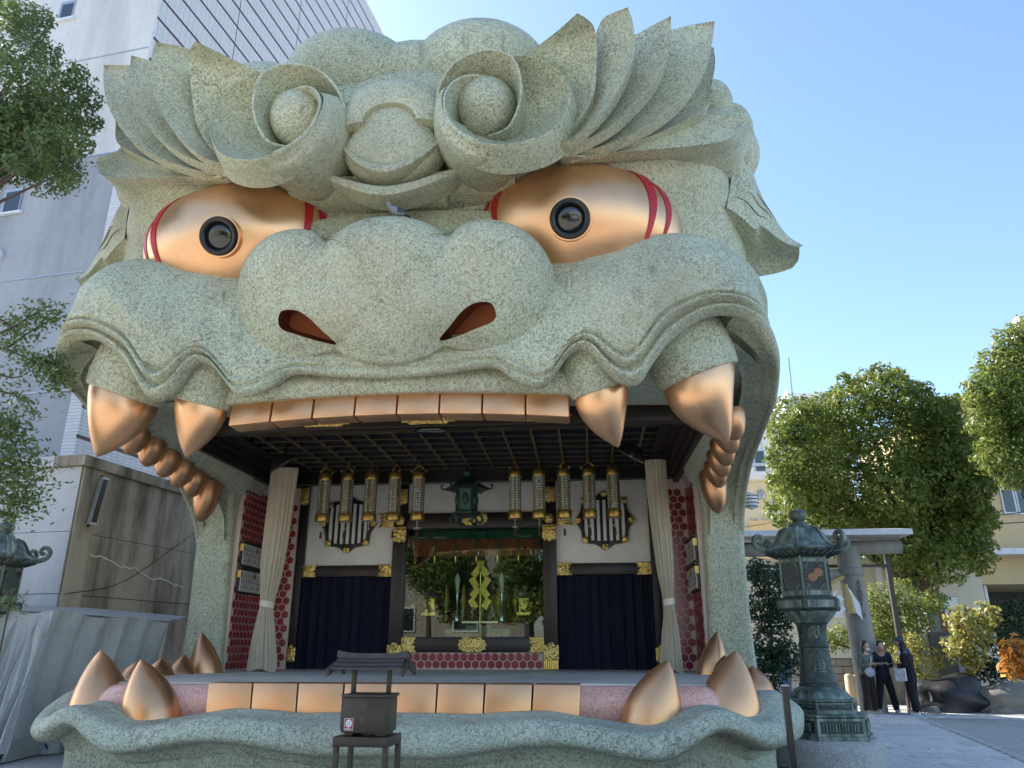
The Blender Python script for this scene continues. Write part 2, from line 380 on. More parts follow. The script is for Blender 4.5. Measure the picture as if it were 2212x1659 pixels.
def nose_mesh():
    m = MB(); nth = 260; rows = []; th = np.linspace(0, 2 * math.pi, nth, endpoint=False); rad = []
    for t_ in th:
        lo_, hi_ = .2, 2.6
        for _ in range(26):
            md = (lo_ + hi_) / 2; lo_, hi_ = (md, hi_) if nose_h(md * math.cos(t_), 5.93 + md * math.sin(t_))[0] > 0 else (lo_, md)
        rad.append(lo_)
    for s_ in np.sin(np.linspace(.02, math.pi / 2, 40)):
        r_ = []
        for t_, q_ in zip(th, rad):
            x, z = q_ * s_ * math.cos(t_), 5.93 + q_ * s_ * math.sin(t_); h = nose_h(x, z)[1]; by = 8.72 + .06 * x * x + (5.95 - z) * (.28 if z < 5.95 else .30)
            r_.append((x, by - h, z))
        rows.append(r_)
    g = np.array(rows); last = g[-1]; m.grid(g, cv=True, flip=True)
    b1 = last + np.array([0, .5, 0]); b1[:, 0] *= .9; m.grid(np.stack([last, b1]), cv=True, flip=True); m.fan(b1); m.fan(g[0], flip=True); return m
nos = pts([(1067, 676, 8.4), (1061, 657, 8.4), (1045, 651, 8.4), (1018, 656, 8.4), (994, 674, 8.45), (971, 701, 8.5), (942, 737, 8.6), (979, 729, 8.55), (1018, 713, 8.5), (1053, 699, 8.45), (1065, 688, 8.42)])
no = crc(nos, 44)
def cutter_mesh(k=1.0, y0=-.9, y1=.5, cap=True):
    c = no.mean(0); o = c + (no - c) * k
    m = MB(); d = np.array([.1, 1, .45]); rows = [o + d * y0, o + d * .0, c + (o - c) * .9 + d * y1]
    m.grid(np.array(rows), cv=True, flip=True)
    if cap: m.fan(rows[0], flip=True); m.fan(rows[-1])
    return m
cut = cutter_mesh()
cR = cut.build('cutter', M['nostril']); cL = cut.mirror().build('cutter', M['nostril'])
nC = nose_mesh().build('nose', G, LION); nR = nL = nC
def clean(o):
    bm = bmesh.new(); bm.from_mesh(o.data); bmesh.ops.remove_doubles(bm, verts=bm.verts[:], dist=.0005); bmesh.ops.recalc_face_normals(bm, faces=bm.faces[:]); bm.to_mesh(o.data); bm.free()
clean(nC)
for c in (cR, cL): clean(c); boolean(nC, c)
nC.data.polygons.foreach_set('use_smooth', np.ones(len(nC.data.polygons), bool)); nC.data.set_sharp_from_angle(angle=R(45))
for c in (cR, cL): bpy.data.objects.remove(c)
lin = MB(); c = no.mean(0); d = np.array([.1, 1, .45])
for k, y in ((.97, .2), (.93, .3), (.85, .48)): lin.v.append(c + (no - c) * k + d * y)
gg = np.array(lin.v); lin = MB(); lin.grid(gg, cv=True); lin.fan(gg[-1], flip=True)
for o, m_ in ((nR, lin), (nL, lin.mirror())): m_.build('nostril', M['nostril'], o)
rim = pts([(1226, 596, 8.80), (1230, 606, 8.76), (1228, 630, 8.77), (1217, 655, 8.8), (1185, 684, 8.86), (1140, 712, 8.92), (1085, 735, 8.97)])
pair(MB().tube(cr(rim, 40), .045 * np.sin(np.linspace(.1, math.pi - .1, 40)), 8), 'nose_fold', G)
# --- saddle between the eyes
br = []
for x in np.linspace(-1.75, 1.75, 25):
    k = abs(x) / 1.75
    br.append([(x * .9, 8.55 + .2 * k, 6.3), (x * .95, 8.8 + .1 * k, 6.7 - .1 * k), (x, 9.04, 7.34 - .14 * k ** 2), (x, 9.06, 7.352 - .14 * k ** 2), (x, 9.7, 7.33 - .14 * k ** 2)])
br = np.array(br); mb = MB(); mb.grid(cr(np.transpose(br[:, :3], (1, 0, 2)), 12)); mb.grid(np.transpose(br[:, 3:], (1, 0, 2))); mb.build('nose_saddle', G, LION)
bx = pts([(790, 462, 9.3), (797, 440, 9.3), (830, 430, 9.3), (880, 428, 9.3), (930, 436, 9.3), (962, 452, 9.3), (965, 470, 9.3), (790, 474, 9.3)])
bx[:, 0] -= bx[:, 0].mean(); mb = MB(); mb.prism(bx, (0, 0, 0), (0, -.42, .0)); mb.build('nose_ridge_block', G, LION, smooth=False)

# --- central ornament of the forehead: arch, dome, chin bulge, two smile folds
ox = lambda px, py, Y: P(px, py, Y)
arch_o = [(-.66, 8.12), (-.69, 8.4), (-.62, 8.7), (-.4, 8.9), (-.1, 8.97), (.1, 8.97), (.4, 8.9), (.62, 8.7), (.69, 8.4), (.66, 8.12)]
arch_i = [(-.36, 8.14), (-.34, 8.24), (-.28, 8.33), (-.17, 8.40), (-.05, 8.43), (.05, 8.43), (.17, 8.40), (.28, 8.33), (.34, 8.24), (.36, 8.14)]
ao = cr([(x, 0, z) for x, z in arch_o], 60); ai = cr([(x, 0, z) for x, z in arch_i], 60)
rows = []
for f, y in ((-.02, 8.75), (0, 8.42), (.08, 8.27), (.25, 8.17), (.5, 8.12), (.8, 8.10), (.97, 8.12), (1, 8.16), (1.0, 8.5)):
    q = ao * (1 - f) + ai * f; q[:, 1] = y; rows.append(q)
mb = MB(); gA = np.array(rows); mb.grid(cr(gA, 40), flip=True); mb.fan(gA[:, 0], flip=True); mb.fan(gA[:, -1]); mb.build('forehead_arch', G, LION)
mb = MB(); o = crc([(x, 8.62, z) for x, z in ((0, 8.66), (.28, 8.6), (.45, 8.4), (.6, 8.12), (.68, 7.88), (.54, 7.62), (.3, 7.46), (0, 7.4), (-.3, 7.46), (-.54, 7.62), (-.68, 7.88), (-.6, 8.12), (-.45, 8.4), (-.28, 8.6))], 80)
mb.dome(o, (0, 8.62, 8.0), (0, -.475, -.04), 34, 0, pw=.62); mb.build('forehead_dome', G, LION)
for pr_, rad in (( [(-.72, 8.40, 8.12), (-.67, 8.30, 7.93), (-.49, 8.19, 7.65), (-.25, 8.12, 7.44), (0, 8.1, 7.36), (.25, 8.12, 7.44), (.49, 8.19, 7.65), (.67, 8.30, 7.93), (.72, 8.40, 8.12)], .10), ( [(-1.0, 8.60, 7.68), (-.84, 8.48, 7.53), (-.6, 8.36, 7.35), (-.3, 8.27, 7.18), (0, 8.24, 7.11), (.3, 8.27, 7.18), (.6, 8.36, 7.35), (.84, 8.48, 7.53), (1.0, 8.60, 7.68)], .12)):
    p = cr(pr_, 70); k = np.sin(np.linspace(.12, math.pi - .12, 70))[:, None] ** .6
    up_ = np.array([0, .05, rad * 1.25]); rows = [p + k * up_ * 1.5 + W(0, .2, 0), p + k * up_, p + k * np.array([0, .012, rad * .55]), p + k * np.array([0, .002, rad * .12]), p + W(0, .006, -.006) , p + W(0, .03, -.012), p + W(0, .16, .0), p + W(0, .5, .05)]
    mb = MB(); gq = np.array(rows); mb.grid(cr(gq, 30)); mb.build('brow_fold', G, LION, ang=70)
# flesh under the folds, back to the eye sockets
rows = [[(x, 8.45 + .16 * abs(x), 7.52 + .16 * abs(x)) for x in np.linspace(-1.6, 1.6, 25)], [(x, 8.85 + .05 * abs(x), 7.46 + .10 * abs(x)) for x in np.linspace(-1.6, 1.6, 25)], [(x, 9.5, 7.4) for x in np.linspace(-1.6, 1.6, 25)]]
mb = MB(); mb.grid(cr(np.array(rows), 12)); mb.build('eye_socket', G, LION)

# --- brow scrolls
SP = pts([(1066, 180, 8.02), (1048, 166, 7.98), (1026, 160, 7.92), (995, 165, 7.86), (968, 185, 7.8), (956, 218, 7.74), (966, 258, 7.68), (990, 285, 7.63), (1020, 301, 7.6), (1061, 311, 7.6), (1100, 310, 7.65), (1142, 302, 7.74), (1185, 284, 7.85), (1215, 254, 7.94), (1229, 215, 8.0), (1225, 181, 8.02), (1207, 155, 8.0), (1177, 134, 7.96), (1142, 122, 7.92), (1112, 121, 7.9)])
spl = cr(SP, 140); bc = P(1052, 234, 8.25)
HD = pts([(1052, 292, 8.3), (1085, 280, 8.15), (1104, 262, 8.05), (1119, 223, 7.95), (1123, 185, 7.88), (1117, 150, 7.83), (1104, 125, 7.8), (1078, 112, 7.8), (1055, 109, 7.82), (1018, 117, 7.86), (983, 137, 7.92), (958, 170, 8.0), (946, 206, 8.1), (944, 240, 8.2)])
hd = cr(HD, 90)
# ribbon of the inner scroll: an edge with a wall running back on both sides
mb = MB()
k0 = 62
wall_o = spl[:k0] ; back = np.linspace(.35, .75, k0)[:, None] * np.array([0, 1, 0]) 
tn = spl[:k0] - bc; tn[:, 1] = 0; tn /= np.linalg.norm(tn, axis=1)[:, None]
edge_w = .03
mb.grid(np.stack([wall_o - tn * edge_w, wall_o]), flip=True)
mb.grid(np.stack([wall_o, wall_o + back * .4 + tn * .03, wall_o + back - tn * .05]), flip=True)
mb.grid(np.stack([wall_o - tn * edge_w, wall_o - tn * .07 + back * .5, wall_o - tn * .16 + back]))
# bowl from the outer ribbon to the middle
lo = spl[40:]; n_ = len(lo)
rows = []
for f, dy in ((0, 0), (.02, .05), (.12, .2), (.3, .36), (.55, .48), (.8, .55), (.97, .6)):
    q = lo * (1 - f) + bc * f; q[:, 1] = lo[:, 1] * (1 - f) + 8.0 * f + dy; rows.append(q)
mb.grid(cr(np.array(rows), 26))
pair(mb, 'scroll_bowl', G)
# outer lip of the bowl, with its own thickness, stepping back to the first petal
tn = lo - bc; tn[:, 1] = 0; tn /= np.linalg.norm(tn, axis=1)[:, None]
mb = MB(); wdt = (np.clip(np.linspace(-.2, 1.6, n_), 0, 1) * .05)[:, None]
mb.grid(cr(np.stack([lo, lo + tn * .012 + W(0, .0, 0), lo + tn * .03 + W(0, .06, 0), lo + tn * (.03 + wdt) + W(0, .2, 0), lo + tn * (.05 + wdt * 2) + W(0, .5, 0)]), 14), flip=True); pair(mb, 'scroll_rim', G)
# hood over the ball
rows = []
for f, dy in ((0, 0), (.05, .14), (.16, .38), (.34, .62), (.6, .8)):
    q = hd * (1 - f) + bc * f; q[:, 1] = hd[:, 1] + dy; rows.append(q)
mb = MB(); mb.grid(cr(np.array(rows), 20))
th = hd - bc; th[:, 1] = 0; th /= np.linalg.norm(th, axis=1)[:, None]
mb.grid(np.stack([hd, hd + th * .03]), flip=True)
mb.grid(cr(np.stack([hd + th * .03, hd + th * .045 + W(0, .25, 0), hd + th * .03 + W(0, .7, 0), hd - th * .05 + W(0, 1.1, 0)]), 10), flip=True)
pair(mb, 'scroll_hood', G)
pair(MB().ellipsoid(P(1050, 233, 8.28), (.40, .40, .40), 26, 36), 'scroll_ball', G)
# body of the brow under the scroll
EA = pts([(985, 171, 7.88), (962, 190, 7.83), (954, 218, 7.76), (964, 260, 7.7), (989, 288, 7.65), (1020, 304, 7.62), (1061, 314, 7.62), (1102, 316, 7.75), (1157, 322, 8.1), (1200, 329, 8.3), (1243, 334, 8.5), (1300, 337, 8.75)])
EB = pts([(946, 206, 8.2), (940, 232, 8.22), (937, 262, 8.25), (941, 300, 8.32), (958, 340, 8.42), (988, 374, 8.52), (1030, 391, 8.6), (1075, 389, 8.68), (1120, 372, 8.76), (1165, 352, 8.82), (1243, 340, 8.9), (1300, 341, 9.0)])
EM = EA * .5 + EB * .5 + np.array([0, -.13, -.08]) * np.array([.4, .6, .9, 1, 1.2, 1.4, 1.4, 1.2, .8, .5, .3, .1])[:, None]
EQ = EA * .85 + EB * .15 + np.array([0, -.03, -.05]); EC = EB + np.array([0, .5, .12]); ED = EB + np.array([0, 1.0, .4])
mb = MB(); mb.grid(surf([EA, EQ, EM, EB, EC, ED], 40, 110)); pair(mb, 'brow', G, ang=60)

# --- mane petals: leaf blades with thickness, each tucked behind the one before
PR = {1: [(1247, 31, 7.6), (1269, 47, 7.72), (1284, 69, 7.86), (1289, 112, 8.02), (1288, 163, 8.14), (1281, 215, 8.22), (1252, 266, 8.24), (1207, 305, 8.25), (1150, 322, 8.28)],
      2: [(1356, 18, 7.72), (1367, 56, 7.8), (1371, 107, 7.9), (1363, 146, 7.97), (1337, 202, 8.04), (1294, 258, 8.1), (1242, 301, 8.16), (1200, 315, 8.2), (1150, 323, 8.26)],
      3: [(1449, 37, 8.08), (1449, 86, 8.1), (1440, 129, 8.13), (1414, 185, 8.18), (1362, 245, 8.24), (1307, 288, 8.29), (1242, 318, 8.33), (1200, 324, 8.36), (1160, 326, 8.38)],
      4: [(1543, 48, 8.38), (1540, 82, 8.4), (1528, 129, 8.42), (1508, 172, 8.44), (1466, 228, 8.47), (1397, 279, 8.5), (1311, 318, 8.52), (1270, 327, 8.53), (1236, 332, 8.54)],
      5: [(1541, 105, 8.85), (1544, 142, 8.85), (1536, 189, 8.86), (1526, 235, 8.86), (1480, 265, 8.85), (1420, 295, 8.8), (1350, 318, 8.75), (1300, 326, 8.72), (1250, 332, 8.7)]}
PL = {1: [(1244, 32, 7.62), (1207, 56, 7.76), (1164, 86, 7.9), (1122, 118, 8.02), (1140, 160, 8.3), (1150, 220, 8.4), (1150, 270, 8.4), (1145, 300, 8.38), (1130, 322, 8.36)],
      2: [(1334, 15, 7.74), (1308, 28, 7.86), (1292, 49, 7.95), (1286, 73, 8.02), (1286, 125, 8.2), (1276, 200, 8.32), (1240, 262, 8.36), (1195, 302, 8.36), (1145, 322, 8.36)],
      3: [(1440, 38, 8.1), (1412, 46, 8.14), (1385, 58, 8.18), (1366, 72, 8.2), (1362, 130, 8.24), (1330, 205, 8.3), (1280, 265, 8.36), (1225, 305, 8.4), (1150, 324, 8.44)],
      4: [(1532, 47, 8.4), (1495, 46, 8.42), (1468, 50, 8.45), (1446, 60, 8.46), (1438, 125, 8.48), (1410, 190, 8.52), (1350, 250, 8.56), (1290, 298, 8.6), (1210, 326, 8.6)],
      5: [(1535, 100, 8.87), (1525, 95, 8.88), (1510, 110, 8.88), (1500, 150, 8.88), (1480, 200, 8.88), (1440, 245, 8.88), (1380, 285, 8.85), (1310, 316, 8.8), (1240, 330, 8.75)]}
for i in (1, 2, 3, 4, 5):
    a, b = pts(PL[i]), pts(PR[i]); rp_ = np.array([.3, .6, .9, 1, 1, 1, .9, .7, .3])[:, None]; a = a + rp_ * np.array([0, .10, 0]); b = b - rp_ * np.array([0, .07, 0]); a[0] = b[0]
    m1 = a * .66 + b * .34 + np.array([0, .04 if i > 1 else .1, 0]); m2 = a * .3 + b * .7 + np.array([0, .05 if i > 1 else .10, 0]); m3 = a * .06 + b * .94 + np.array([0, .012, 0])
    gP = surf([a, m1, m2, m3, b], 26, 70)
    mb = MB().slab(gP, (0, .2, -.02)); pair(mb, 'mane_petal', G, ang=50)
ft = pts([(1606, 259, 9.15), (1551, 248, 9.1), (1486, 242, 9.02), (1420, 262, 8.92), (1350, 300, 8.82), (1290, 322, 8.72), (1240, 331, 8.6)])
fb = pts([(1604, 264, 9.12), (1582, 295, 9.02), (1534, 310, 8.92), (1440, 320, 8.8), (1360, 326, 8.7), (1305, 330, 8.6), (1243, 335, 8.52)])
fm = ft * .5 + fb * .5 + np.array([0, .03, 0]); gF = surf([ft, fm, fb], 16, 50); mb = MB().slab(gF, (0, .3, .06))
pair(mb, 'brow_flap', G, ang=50)
un = pts([(1630, 285, 10.1), (1590, 360, 9.95), (1500, 385, 9.75), (1430, 378, 9.6), (1380, 350, 9.4), (1320, 342, 9.2), (1250, 338, 9.0)])
mb = MB(); mb.grid(surf([fb + np.array([0, .05, .01]), fb * .5 + un * .5 + np.array([0, 0, .06]), un], 16, 50)); pair(mb, 'brow_underside', G)

# --- ears
e0 = pts([(1570, 448, 9.85), (1600, 468, 9.95), (1631, 495, 10.05), (1646, 488, 10.15), (1691, 522, 10.35), (1728, 534, 10.5)])
e2 = pts([(1580, 330, 10.3), (1608, 355, 10.6), (1620, 395, 10.8), (1640, 450, 10.9), (1682, 508, 10.8), (1728, 534, 10.55)])
e1 = (e0 + e2) / 2 + np.array([.1, -.12, .06]) * np.array([.3, 1, 1, 1, .6, 0])[:, None]; e3 = e2 + np.array([-.5, .6, .0])
u1 = pts([(1566, 500, 10.2), (1592, 530, 10.5), (1625, 550, 10.7), (1655, 555, 10.8), (1695, 555, 10.8), (1727, 548, 10.65)])
u2 = pts([(1560, 535, 10.4), (1585, 570, 10.7), (1605, 590, 10.9), (1632, 598, 11), (1695, 585, 11), (1724, 564, 10.8)])
mb = MB(); gE = surf([e0, e1, e2, e3], 24, 60); mb.grid(gE, flip=True); mb.grid(surf([e0 + np.array([0, .03, 0]), u1, u2], 14, 50)); mb.grid(surf([u2, u2 * .5 + e3 * .5 + np.array([.2, .2, 0]), e3], 10, 50)); mb.grid(np.stack([cr(e0, 60), cr(e0 + np.array([0, .03, 0]), 60)])); pair(mb, 'ear', G, ang=50)
for i_, j0, j1 in ((3, 3, 38), (5, 12, 40), (7, 18, 42)):
    pair(MB().tube(gE[i_, j0:j1] + W(.004, -.004, .004), .011 * np.sin(np.linspace(.15, math.pi - .15, j1 - j0)), 5), 'ear_groove', M['groove'])  # grooves drawn as thin dark tubes lying on the ear surface

# --- eyes
EC0 = np.array([2.45, 9.45, 7.13])
def eye_pt(u, a, sc=1.0):
    """u along the eye (-1 inner, 1 outer), a around it"""
    p = 2.2 if u > 0 else 1.6
    r = max(0, 1 - abs(u) ** p) ** .5 * sc
    return EC0 + np.array([1.44 * u, .06 * u * u - .92 * r * math.cos(a), -.1 * u + .93 * r * math.sin(a)])
us = np.sin(np.linspace(-math.pi / 2, math.pi / 2, 60)); aa = np.linspace(0, 2 * math.pi, 64, endpoint=False)
eyeR = MB().grid(np.array([[eye_pt(u, a) for a in aa] for u in us]), cv=True)
eyes = pair(eyeR, 'eye', M['copper'])
for u0, uc, wd, sg in ((.34, .31, .13, 1), (.52, .29, .10, 1), (-.55, -.22, .10, -1), (-.71, -.17, .08, -1)):
    ar = np.linspace(-1.25, 1.6, 60); rows = []
    for a in ar:
        f = .22 + .78 * np.clip((a + .7) / 1.9, 0, 1); u = u0 + uc * math.cos(a); u = max(-.97, min(.97, u)); u2_ = max(-.985, min(.985, u + sg * wd * f))
        rows.append([eye_pt(u, a, 1.0), eye_pt(u, a, 1.022), eye_pt(u2_, a, 1.05), eye_pt(u2_, a, 1.0)])
    rows = np.transpose(np.array(rows), (1, 0, 2)); bnd = MB().grid(rows)
    for o, m_ in ((eyes[0], bnd), (eyes[1], bnd.mirror())): m_.build('eye_band', M['red_paint'], o)
pc = np.array([2.34, 8.545, 6.79]); pn = np.array([-.04, -.93, -.37]); pn /= np.linalg.norm(pn)
ex = np.cross([0, 0, 1], pn); ex /= np.linalg.norm(ex); ez = np.cross(pn, ex)
def disc(r, d, n=40): a = np.linspace(0, 2 * np.pi, n, endpoint=False); return pc + pn * d + r * (np.cos(a)[:, None] * ex + np.sin(a)[:, None] * ez)
ring = MB().grid(np.array([disc(.265, -.16), disc(.262, .03), disc(.245, .055), disc(.225, .06), disc(.20, .05), disc(.185, .03), disc(.178, -.02)]), cv=True, flip=True)
trim = MB().grid(np.array([disc(.285, -.16), disc(.282, .0), disc(.262, .004)]), cv=True, flip=True)
lens = MB().grid(np.array([disc(.179 * math.sin(x), -.02 + .05 * math.cos(x)) for x in np.linspace(.02, 1.5, 8)]), cv=True)
for o, f in ((eyes[0], lambda m: m), (eyes[1], lambda m: m.mirror())):
    f(ring).build('pupil_ring', M['black_gloss'], o); f(lens).build('pupil_lens', M['lens'], o); f(trim).build('pupil_trim', M['copper'], o)

# --- fangs, gums, teeth
def fang(base, tip, rx, ry, side_, bulge=.08, n=22, m=28, p=1.7, e=.85):
    """curved cone from an oval base to a point, bellied towards side_"""
    base, tip, side_ = np.array(base, float), np.array(tip, float), np.array(side_, float)
    ax = tip - base; L = np.linalg.norm(ax); ax /= L
    X = np.cross(ax, [0, 1, 0]); X /= np.linalg.norm(X); Y = np.cross(ax, X)
    a = np.linspace(0, 2 * np.pi, m, endpoint=False); g = []
    for t in np.linspace(0, 1, n) ** .9:
        r = max(.004, (1 - t ** p) ** e); c = base + ax * L * t + side_ * bulge * math.sin(t * math.pi)
        g.append(c + r * (rx * np.cos(a)[:, None] * X + ry * np.sin(a)[:, None] * Y))
    return MB().grid(np.array(g), cv=True, flip=True).fan(g[0])
def gum(base, tip, rx, ry, L_=.7, top=1.35):
    base, tip = np.array(base, float), np.array(tip, float); ax = tip - base; ax /= np.linalg.norm(ax)
    X = np.cross(ax, [0, 1, 0]); X /= np.linalg.norm(X); Y = np.cross(ax, X); a = np.linspace(0, 2 * np.pi, 36, endpoint=False)
    ring_ = lambda k, s_: base - ax * k + s_ * (rx * np.cos(a)[:, None] * X + ry * np.sin(a)[:, None] * Y)
    return MB().grid(np.array([ring_(.05, .9), ring_(-.03, .98), ring_(-.035, 1.06), ring_(.0, 1.11), ring_(.15 * L_, 1.16), ring_(.35 * L_, 1.16), ring_(.6 * L_, 1.12), ring_(L_, top)]), cv=True)
pair(fang((3.95, 9.55, 4.96), (4.27, 9.66, 4.08), .49, .42, (-.6, -.5, -.2), .16), 'fang', M['copper'])
pair(gum((3.95, 9.55, 4.96), (4.27, 9.66, 4.08), .49, .42, 1.15, 1.15), 'gum', G)
pair(fang((2.67, 9.32, 4.72), (2.86, 9.45, 3.99), .36, .33, (-.5, -.5, -.1), .1), 'fang', M['copper'])
pair(gum((2.67, 9.32, 4.72), (2.86, 9.45, 3.99), .36, .33, .9, 1.2), 'gum', G)
xs = np.linspace(-2.26, 2.26, 9)
for i in range(8):
    xa, xb = xs[i] + .008, xs[i + 1] - .008; mb = MB(); mb.bevbox((xa, 0, 0), (xb, .34, .30), .022)
    xm = (xa + xb) / 2; k = (xm / 2.26) ** 2; sl = .105 * 2 * xm / 2.26 ** 2
    def fn(v, xm=xm, k=k, sl=sl):
        v = v.copy(); v[:, 1] += 9.33 - .04 * k + (v[:, 2] - .15) * .12; v[:, 2] += 4.47 - .11 * k - (v[:, 0] - xm) * sl; return v
    mb.xf(0, fn).build('upper_tooth', M['copper_matte'], LION, ang=25)
rows = []
for x in np.linspace(-2.75, 2.75, 40):
    k = (x / 2.26) ** 2; rows.append([(x, 9.26 - .02 * k, 4.755 - .1 * k), (x, 9.22 - .02 * k, 4.80 - .1 * k), (x, 9.18, 4.93 - .06 * k), (x, 9.3, 5.2)])
mb = MB(); gq = np.transpose(np.array(rows), (1, 0, 2)); mb.grid(cr(gq, 12), flip=True); q = gq[0]; mb.grid(np.stack([q, q + W(0, .5, 0)])); mb.build('upper_gum', G, LION)
# molars along the inside of each cheek
for i in range(6):
    f = i / 5; y = 11.0 + 2.75 * f; x = 4.60 + .12 * f; z = 4.86 - .28 * f; s = .255 if i < 5 else .3; L = .42 + (.34 if i == 5 else .05 * f)
    pair(fang((x, y, z), (x + .05, y - .05, z - L), s * .8, s * 1.02, (-.4, -.3, 0), .03, 16, 20, 2.2, .55), 'molar', M['copper_dark'])
rows = [[(4.82, y, 5.08 - .07 * (y - 10)), (4.72, y, 4.92 - .07 * (y - 10)), (4.58, y, 4.9 - .07 * (y - 10)), (4.42, y, 5.0 - .05 * (y - 10)), (4.25, y, 5.25), (3.9, y, 5.3)] for y in np.linspace(11.0, 14.9, 12)]
pair(MB().grid(cr(np.transpose(np.array(rows), (1, 0, 2)), 20)), 'side_gum', G)
# inner face of the jaw, from the rim back to the molars and down into the pillar
rim_ = [pts([ST[i][3]])[0] for i in range(len(ST) - 10, len(ST))]
inn = [W(4.3, 9.7, 5.36), W(4.5, 10.0, 5.34), W(4.68, 10.4, 5.26), W(4.76, 10.9, 5.14), W(4.8, 11.6, 5.0), W(4.82, 12.3, 4.9), W(4.82, 13.1, 4.8), W(4.82, 14.0, 4.55), W(4.78, 14.6, 4.1), W(4.75, 14.72, 3.6)]
r0 = np.array(rim_) + np.array([-.03, .02, 0]); r3 = np.array(inn); r1 = r0 * .7 + r3 * .3 + np.array([-.02, .12, .07]); r2 = r0 * .3 + r3 * .7 + np.array([.0, .10, .08])
pair(MB().grid(surf([r0, r1, r2, r3], 24, 90)), 'inner_cheek', G)
# roof of the mouth
mb = MB(); mb.grid(np.array([[(x * w_, y, 5.40 - .1 * x * x) for x in np.linspace(-1, 1, 12)] for y, w_ in ((9.3, 4.4), (9.8, 4.7), (10.3, 4.95), (11, 5.15), (12.1, 5.25))]), flip=True); mb.build('palate', G, LION)
# --- jaw pillars
def rrect(x0, x1, y0, y1, r, n=5):
    o = []
    for cx, cy, a0 in ((x1 - r, y1 - r, 0), (x0 + r, y1 - r, 90), (x0 + r, y0 + r, 180), (x1 - r, y0 + r, 270)):
        for t in np.linspace(0, 90, n): o.append((cx + r * math.cos(R(a0 + t)), cy + r * math.sin(R(a0 + t))))
    return o
lv = [(0, 4.50, 5.42, 14.62, 15.9), (.9, 4.52, 5.42, 14.66, 15.9), (1.17, 4.56, 5.40, 14.72, 15.9), (2.0, 4.6, 5.37, 14.78, 15.9), (3.2, 4.63, 5.39, 14.8, 15.9), (4.0, 4.65, 5.41, 14.75, 15.9), (4.5, 4.6, 5.43, 14.5, 15.9), (4.9, 4.45, 5.44, 13.9, 15.9), (5.3, 4.2, 5.44, 13.2, 15.9)]
gp = np.array([[(x, y, z) for x, y in rrect(a, b, c, d, .1)] for z, a, b, c, d in lv])
pair(MB().grid(cr(gp, 40), cv=True, flip=True), 'jaw_pillar', G)

# --- lower jaw: wavy lip, wall, tongue, teeth
LT = [((850, 1543), (864, 1637)), ((942, 1544), (942, 1640)), ((1020, 1546), (1020, 1632)), ((1098, 1541), (1098, 1620)), ((1177, 1539), (1177, 1615)), ((1235, 1547), (1235, 1618)), ((1290, 1556), (1294, 1628)), ((1345, 1564), (1352, 1640)), ((1400, 1565), (1411, 1646)), ((1450, 1550), (1450, 1640)), ((1482, 1536), (1489, 1620)), ((1512, 1527), (1520, 1597)), ((1540, 1526), (1552, 1586)), ((1572, 1534), (1587, 1597)), ((1600, 1548), (1618, 1612)), ((1640, 1540), (1658, 1622))]
Yl = [9.6, 9.6, 9.6, 9.6, 9.6, 9.62, 9.65, 9.68, 9.7, 9.75, 9.8, 9.86, 9.92, 10.0, 10.1, 10.3]
cols = []
for i, ((a, b), y) in enumerate(zip(LT, Yl)):
    f = i / 15; n = np.array([.45 * f ** 3, -1, 0]); n /= np.linalg.norm(n)
    t = P(*a, y); l = P(*b, y - .33)
    if i == 0: t[0] = l[0] = 0
    md = (t + l) / 2
    cols.append([t - n * .35 + W(0, 0, -.12), t - n * .12 + W(0, 0, -.0), t + n * .0 + W(0, 0, .01), t + n * .14 - W(0, 0, .02), md + n * .27 + W(0, 0, .12), md + n * .36 - W(0, 0, .02), l + n * .17 + W(0, 0, .05), l + n * .0, l - n * .14 + W(0, 0, .015), l - n * .26 - W(0, 0, .12), np.array([l[0] * .985, l[1] + .3, .3]), np.array([l[0] * .98, l[1] + .34, -.05])])
# the lip turns back along each side
for x, y, zt, zl, ow in ((4.98, 10.75, 1.02, .52, .0), (5.1, 11.4, 1.06, .58, .0), (5.15, 12.6, 1.08, .62, 0), (5.2, 14.8, 1.1, .62, 0)):
    t = W(x - .35, y, zt); l = W(x, y, zl); md = (t + l) / 2; n = W(1, -.15, 0)
    cols.append([t - n * .5 + W(0, 0, -.12), t - n * .14, t + W(0, 0, .02), t + n * .16 - W(0, 0, .01), md + n * .22 + W(0, 0, .08), md + n * .26 - W(0, 0, .03), l + n * .06 + W(0, 0, .05), l, l - n * .16, l - n * .26 - W(0, 0, .12), W(x - .3, y, .3), W(x - .3, y, -.05)])
g = cr(np.array(cols), 150); g = cr(np.transpose(g, (1, 0, 2)), 60)
mb = MB().grid(g); mb.both().build('lower_lip', GL, LION, ang=80)
xs = np.linspace(-2.31, 2.31, 9)
for i in range(8):
    mb = MB(); mb.bevbox((xs[i] + .008, 9.72, .70), (xs[i + 1] - .008, 10.1, 1.185), .022)
    mb.xf(0, lambda v: v + np.outer((v[:, 2] - 1.185) * .10, [0, 1, 0]) + np.outer((v[:, 2] - 1.185), [.02 * (i - 3.5), 0, 0])).build('lower_tooth', M['copper_matte'], LION, ang=25)
pair(fang((3.1, 9.98, .62), (3.36, 9.95, 1.45), .375, .34, (-.35, -.15, .1), .06, p=2.0), 'lower_fang', M['copper_matte'])
pair(fang((4.08, 10.42, .62), (4.28, 10.5, 1.56), .41, .37, (-.3, -.15, .1), .05, p=2.0), 'lower_fang', M['copper_matte'])
for i in range(4):
    y = 11.3 + .72 * i; pair(fang((4.62, y, .95), (4.62, y, 1.36 + (.04 * i)), .26, .3, (0, 0, 0), 0, 12, 18, 2.4), 'lower_molar', M['copper_dark'])
pair(fang((4.48, 14.15, .95), (4.62, 14.0, 1.86), .3, .34, (-.3, -.2, 0), .05, 16, 20, 1.9), 'lower_molar', M['copper_dark'])
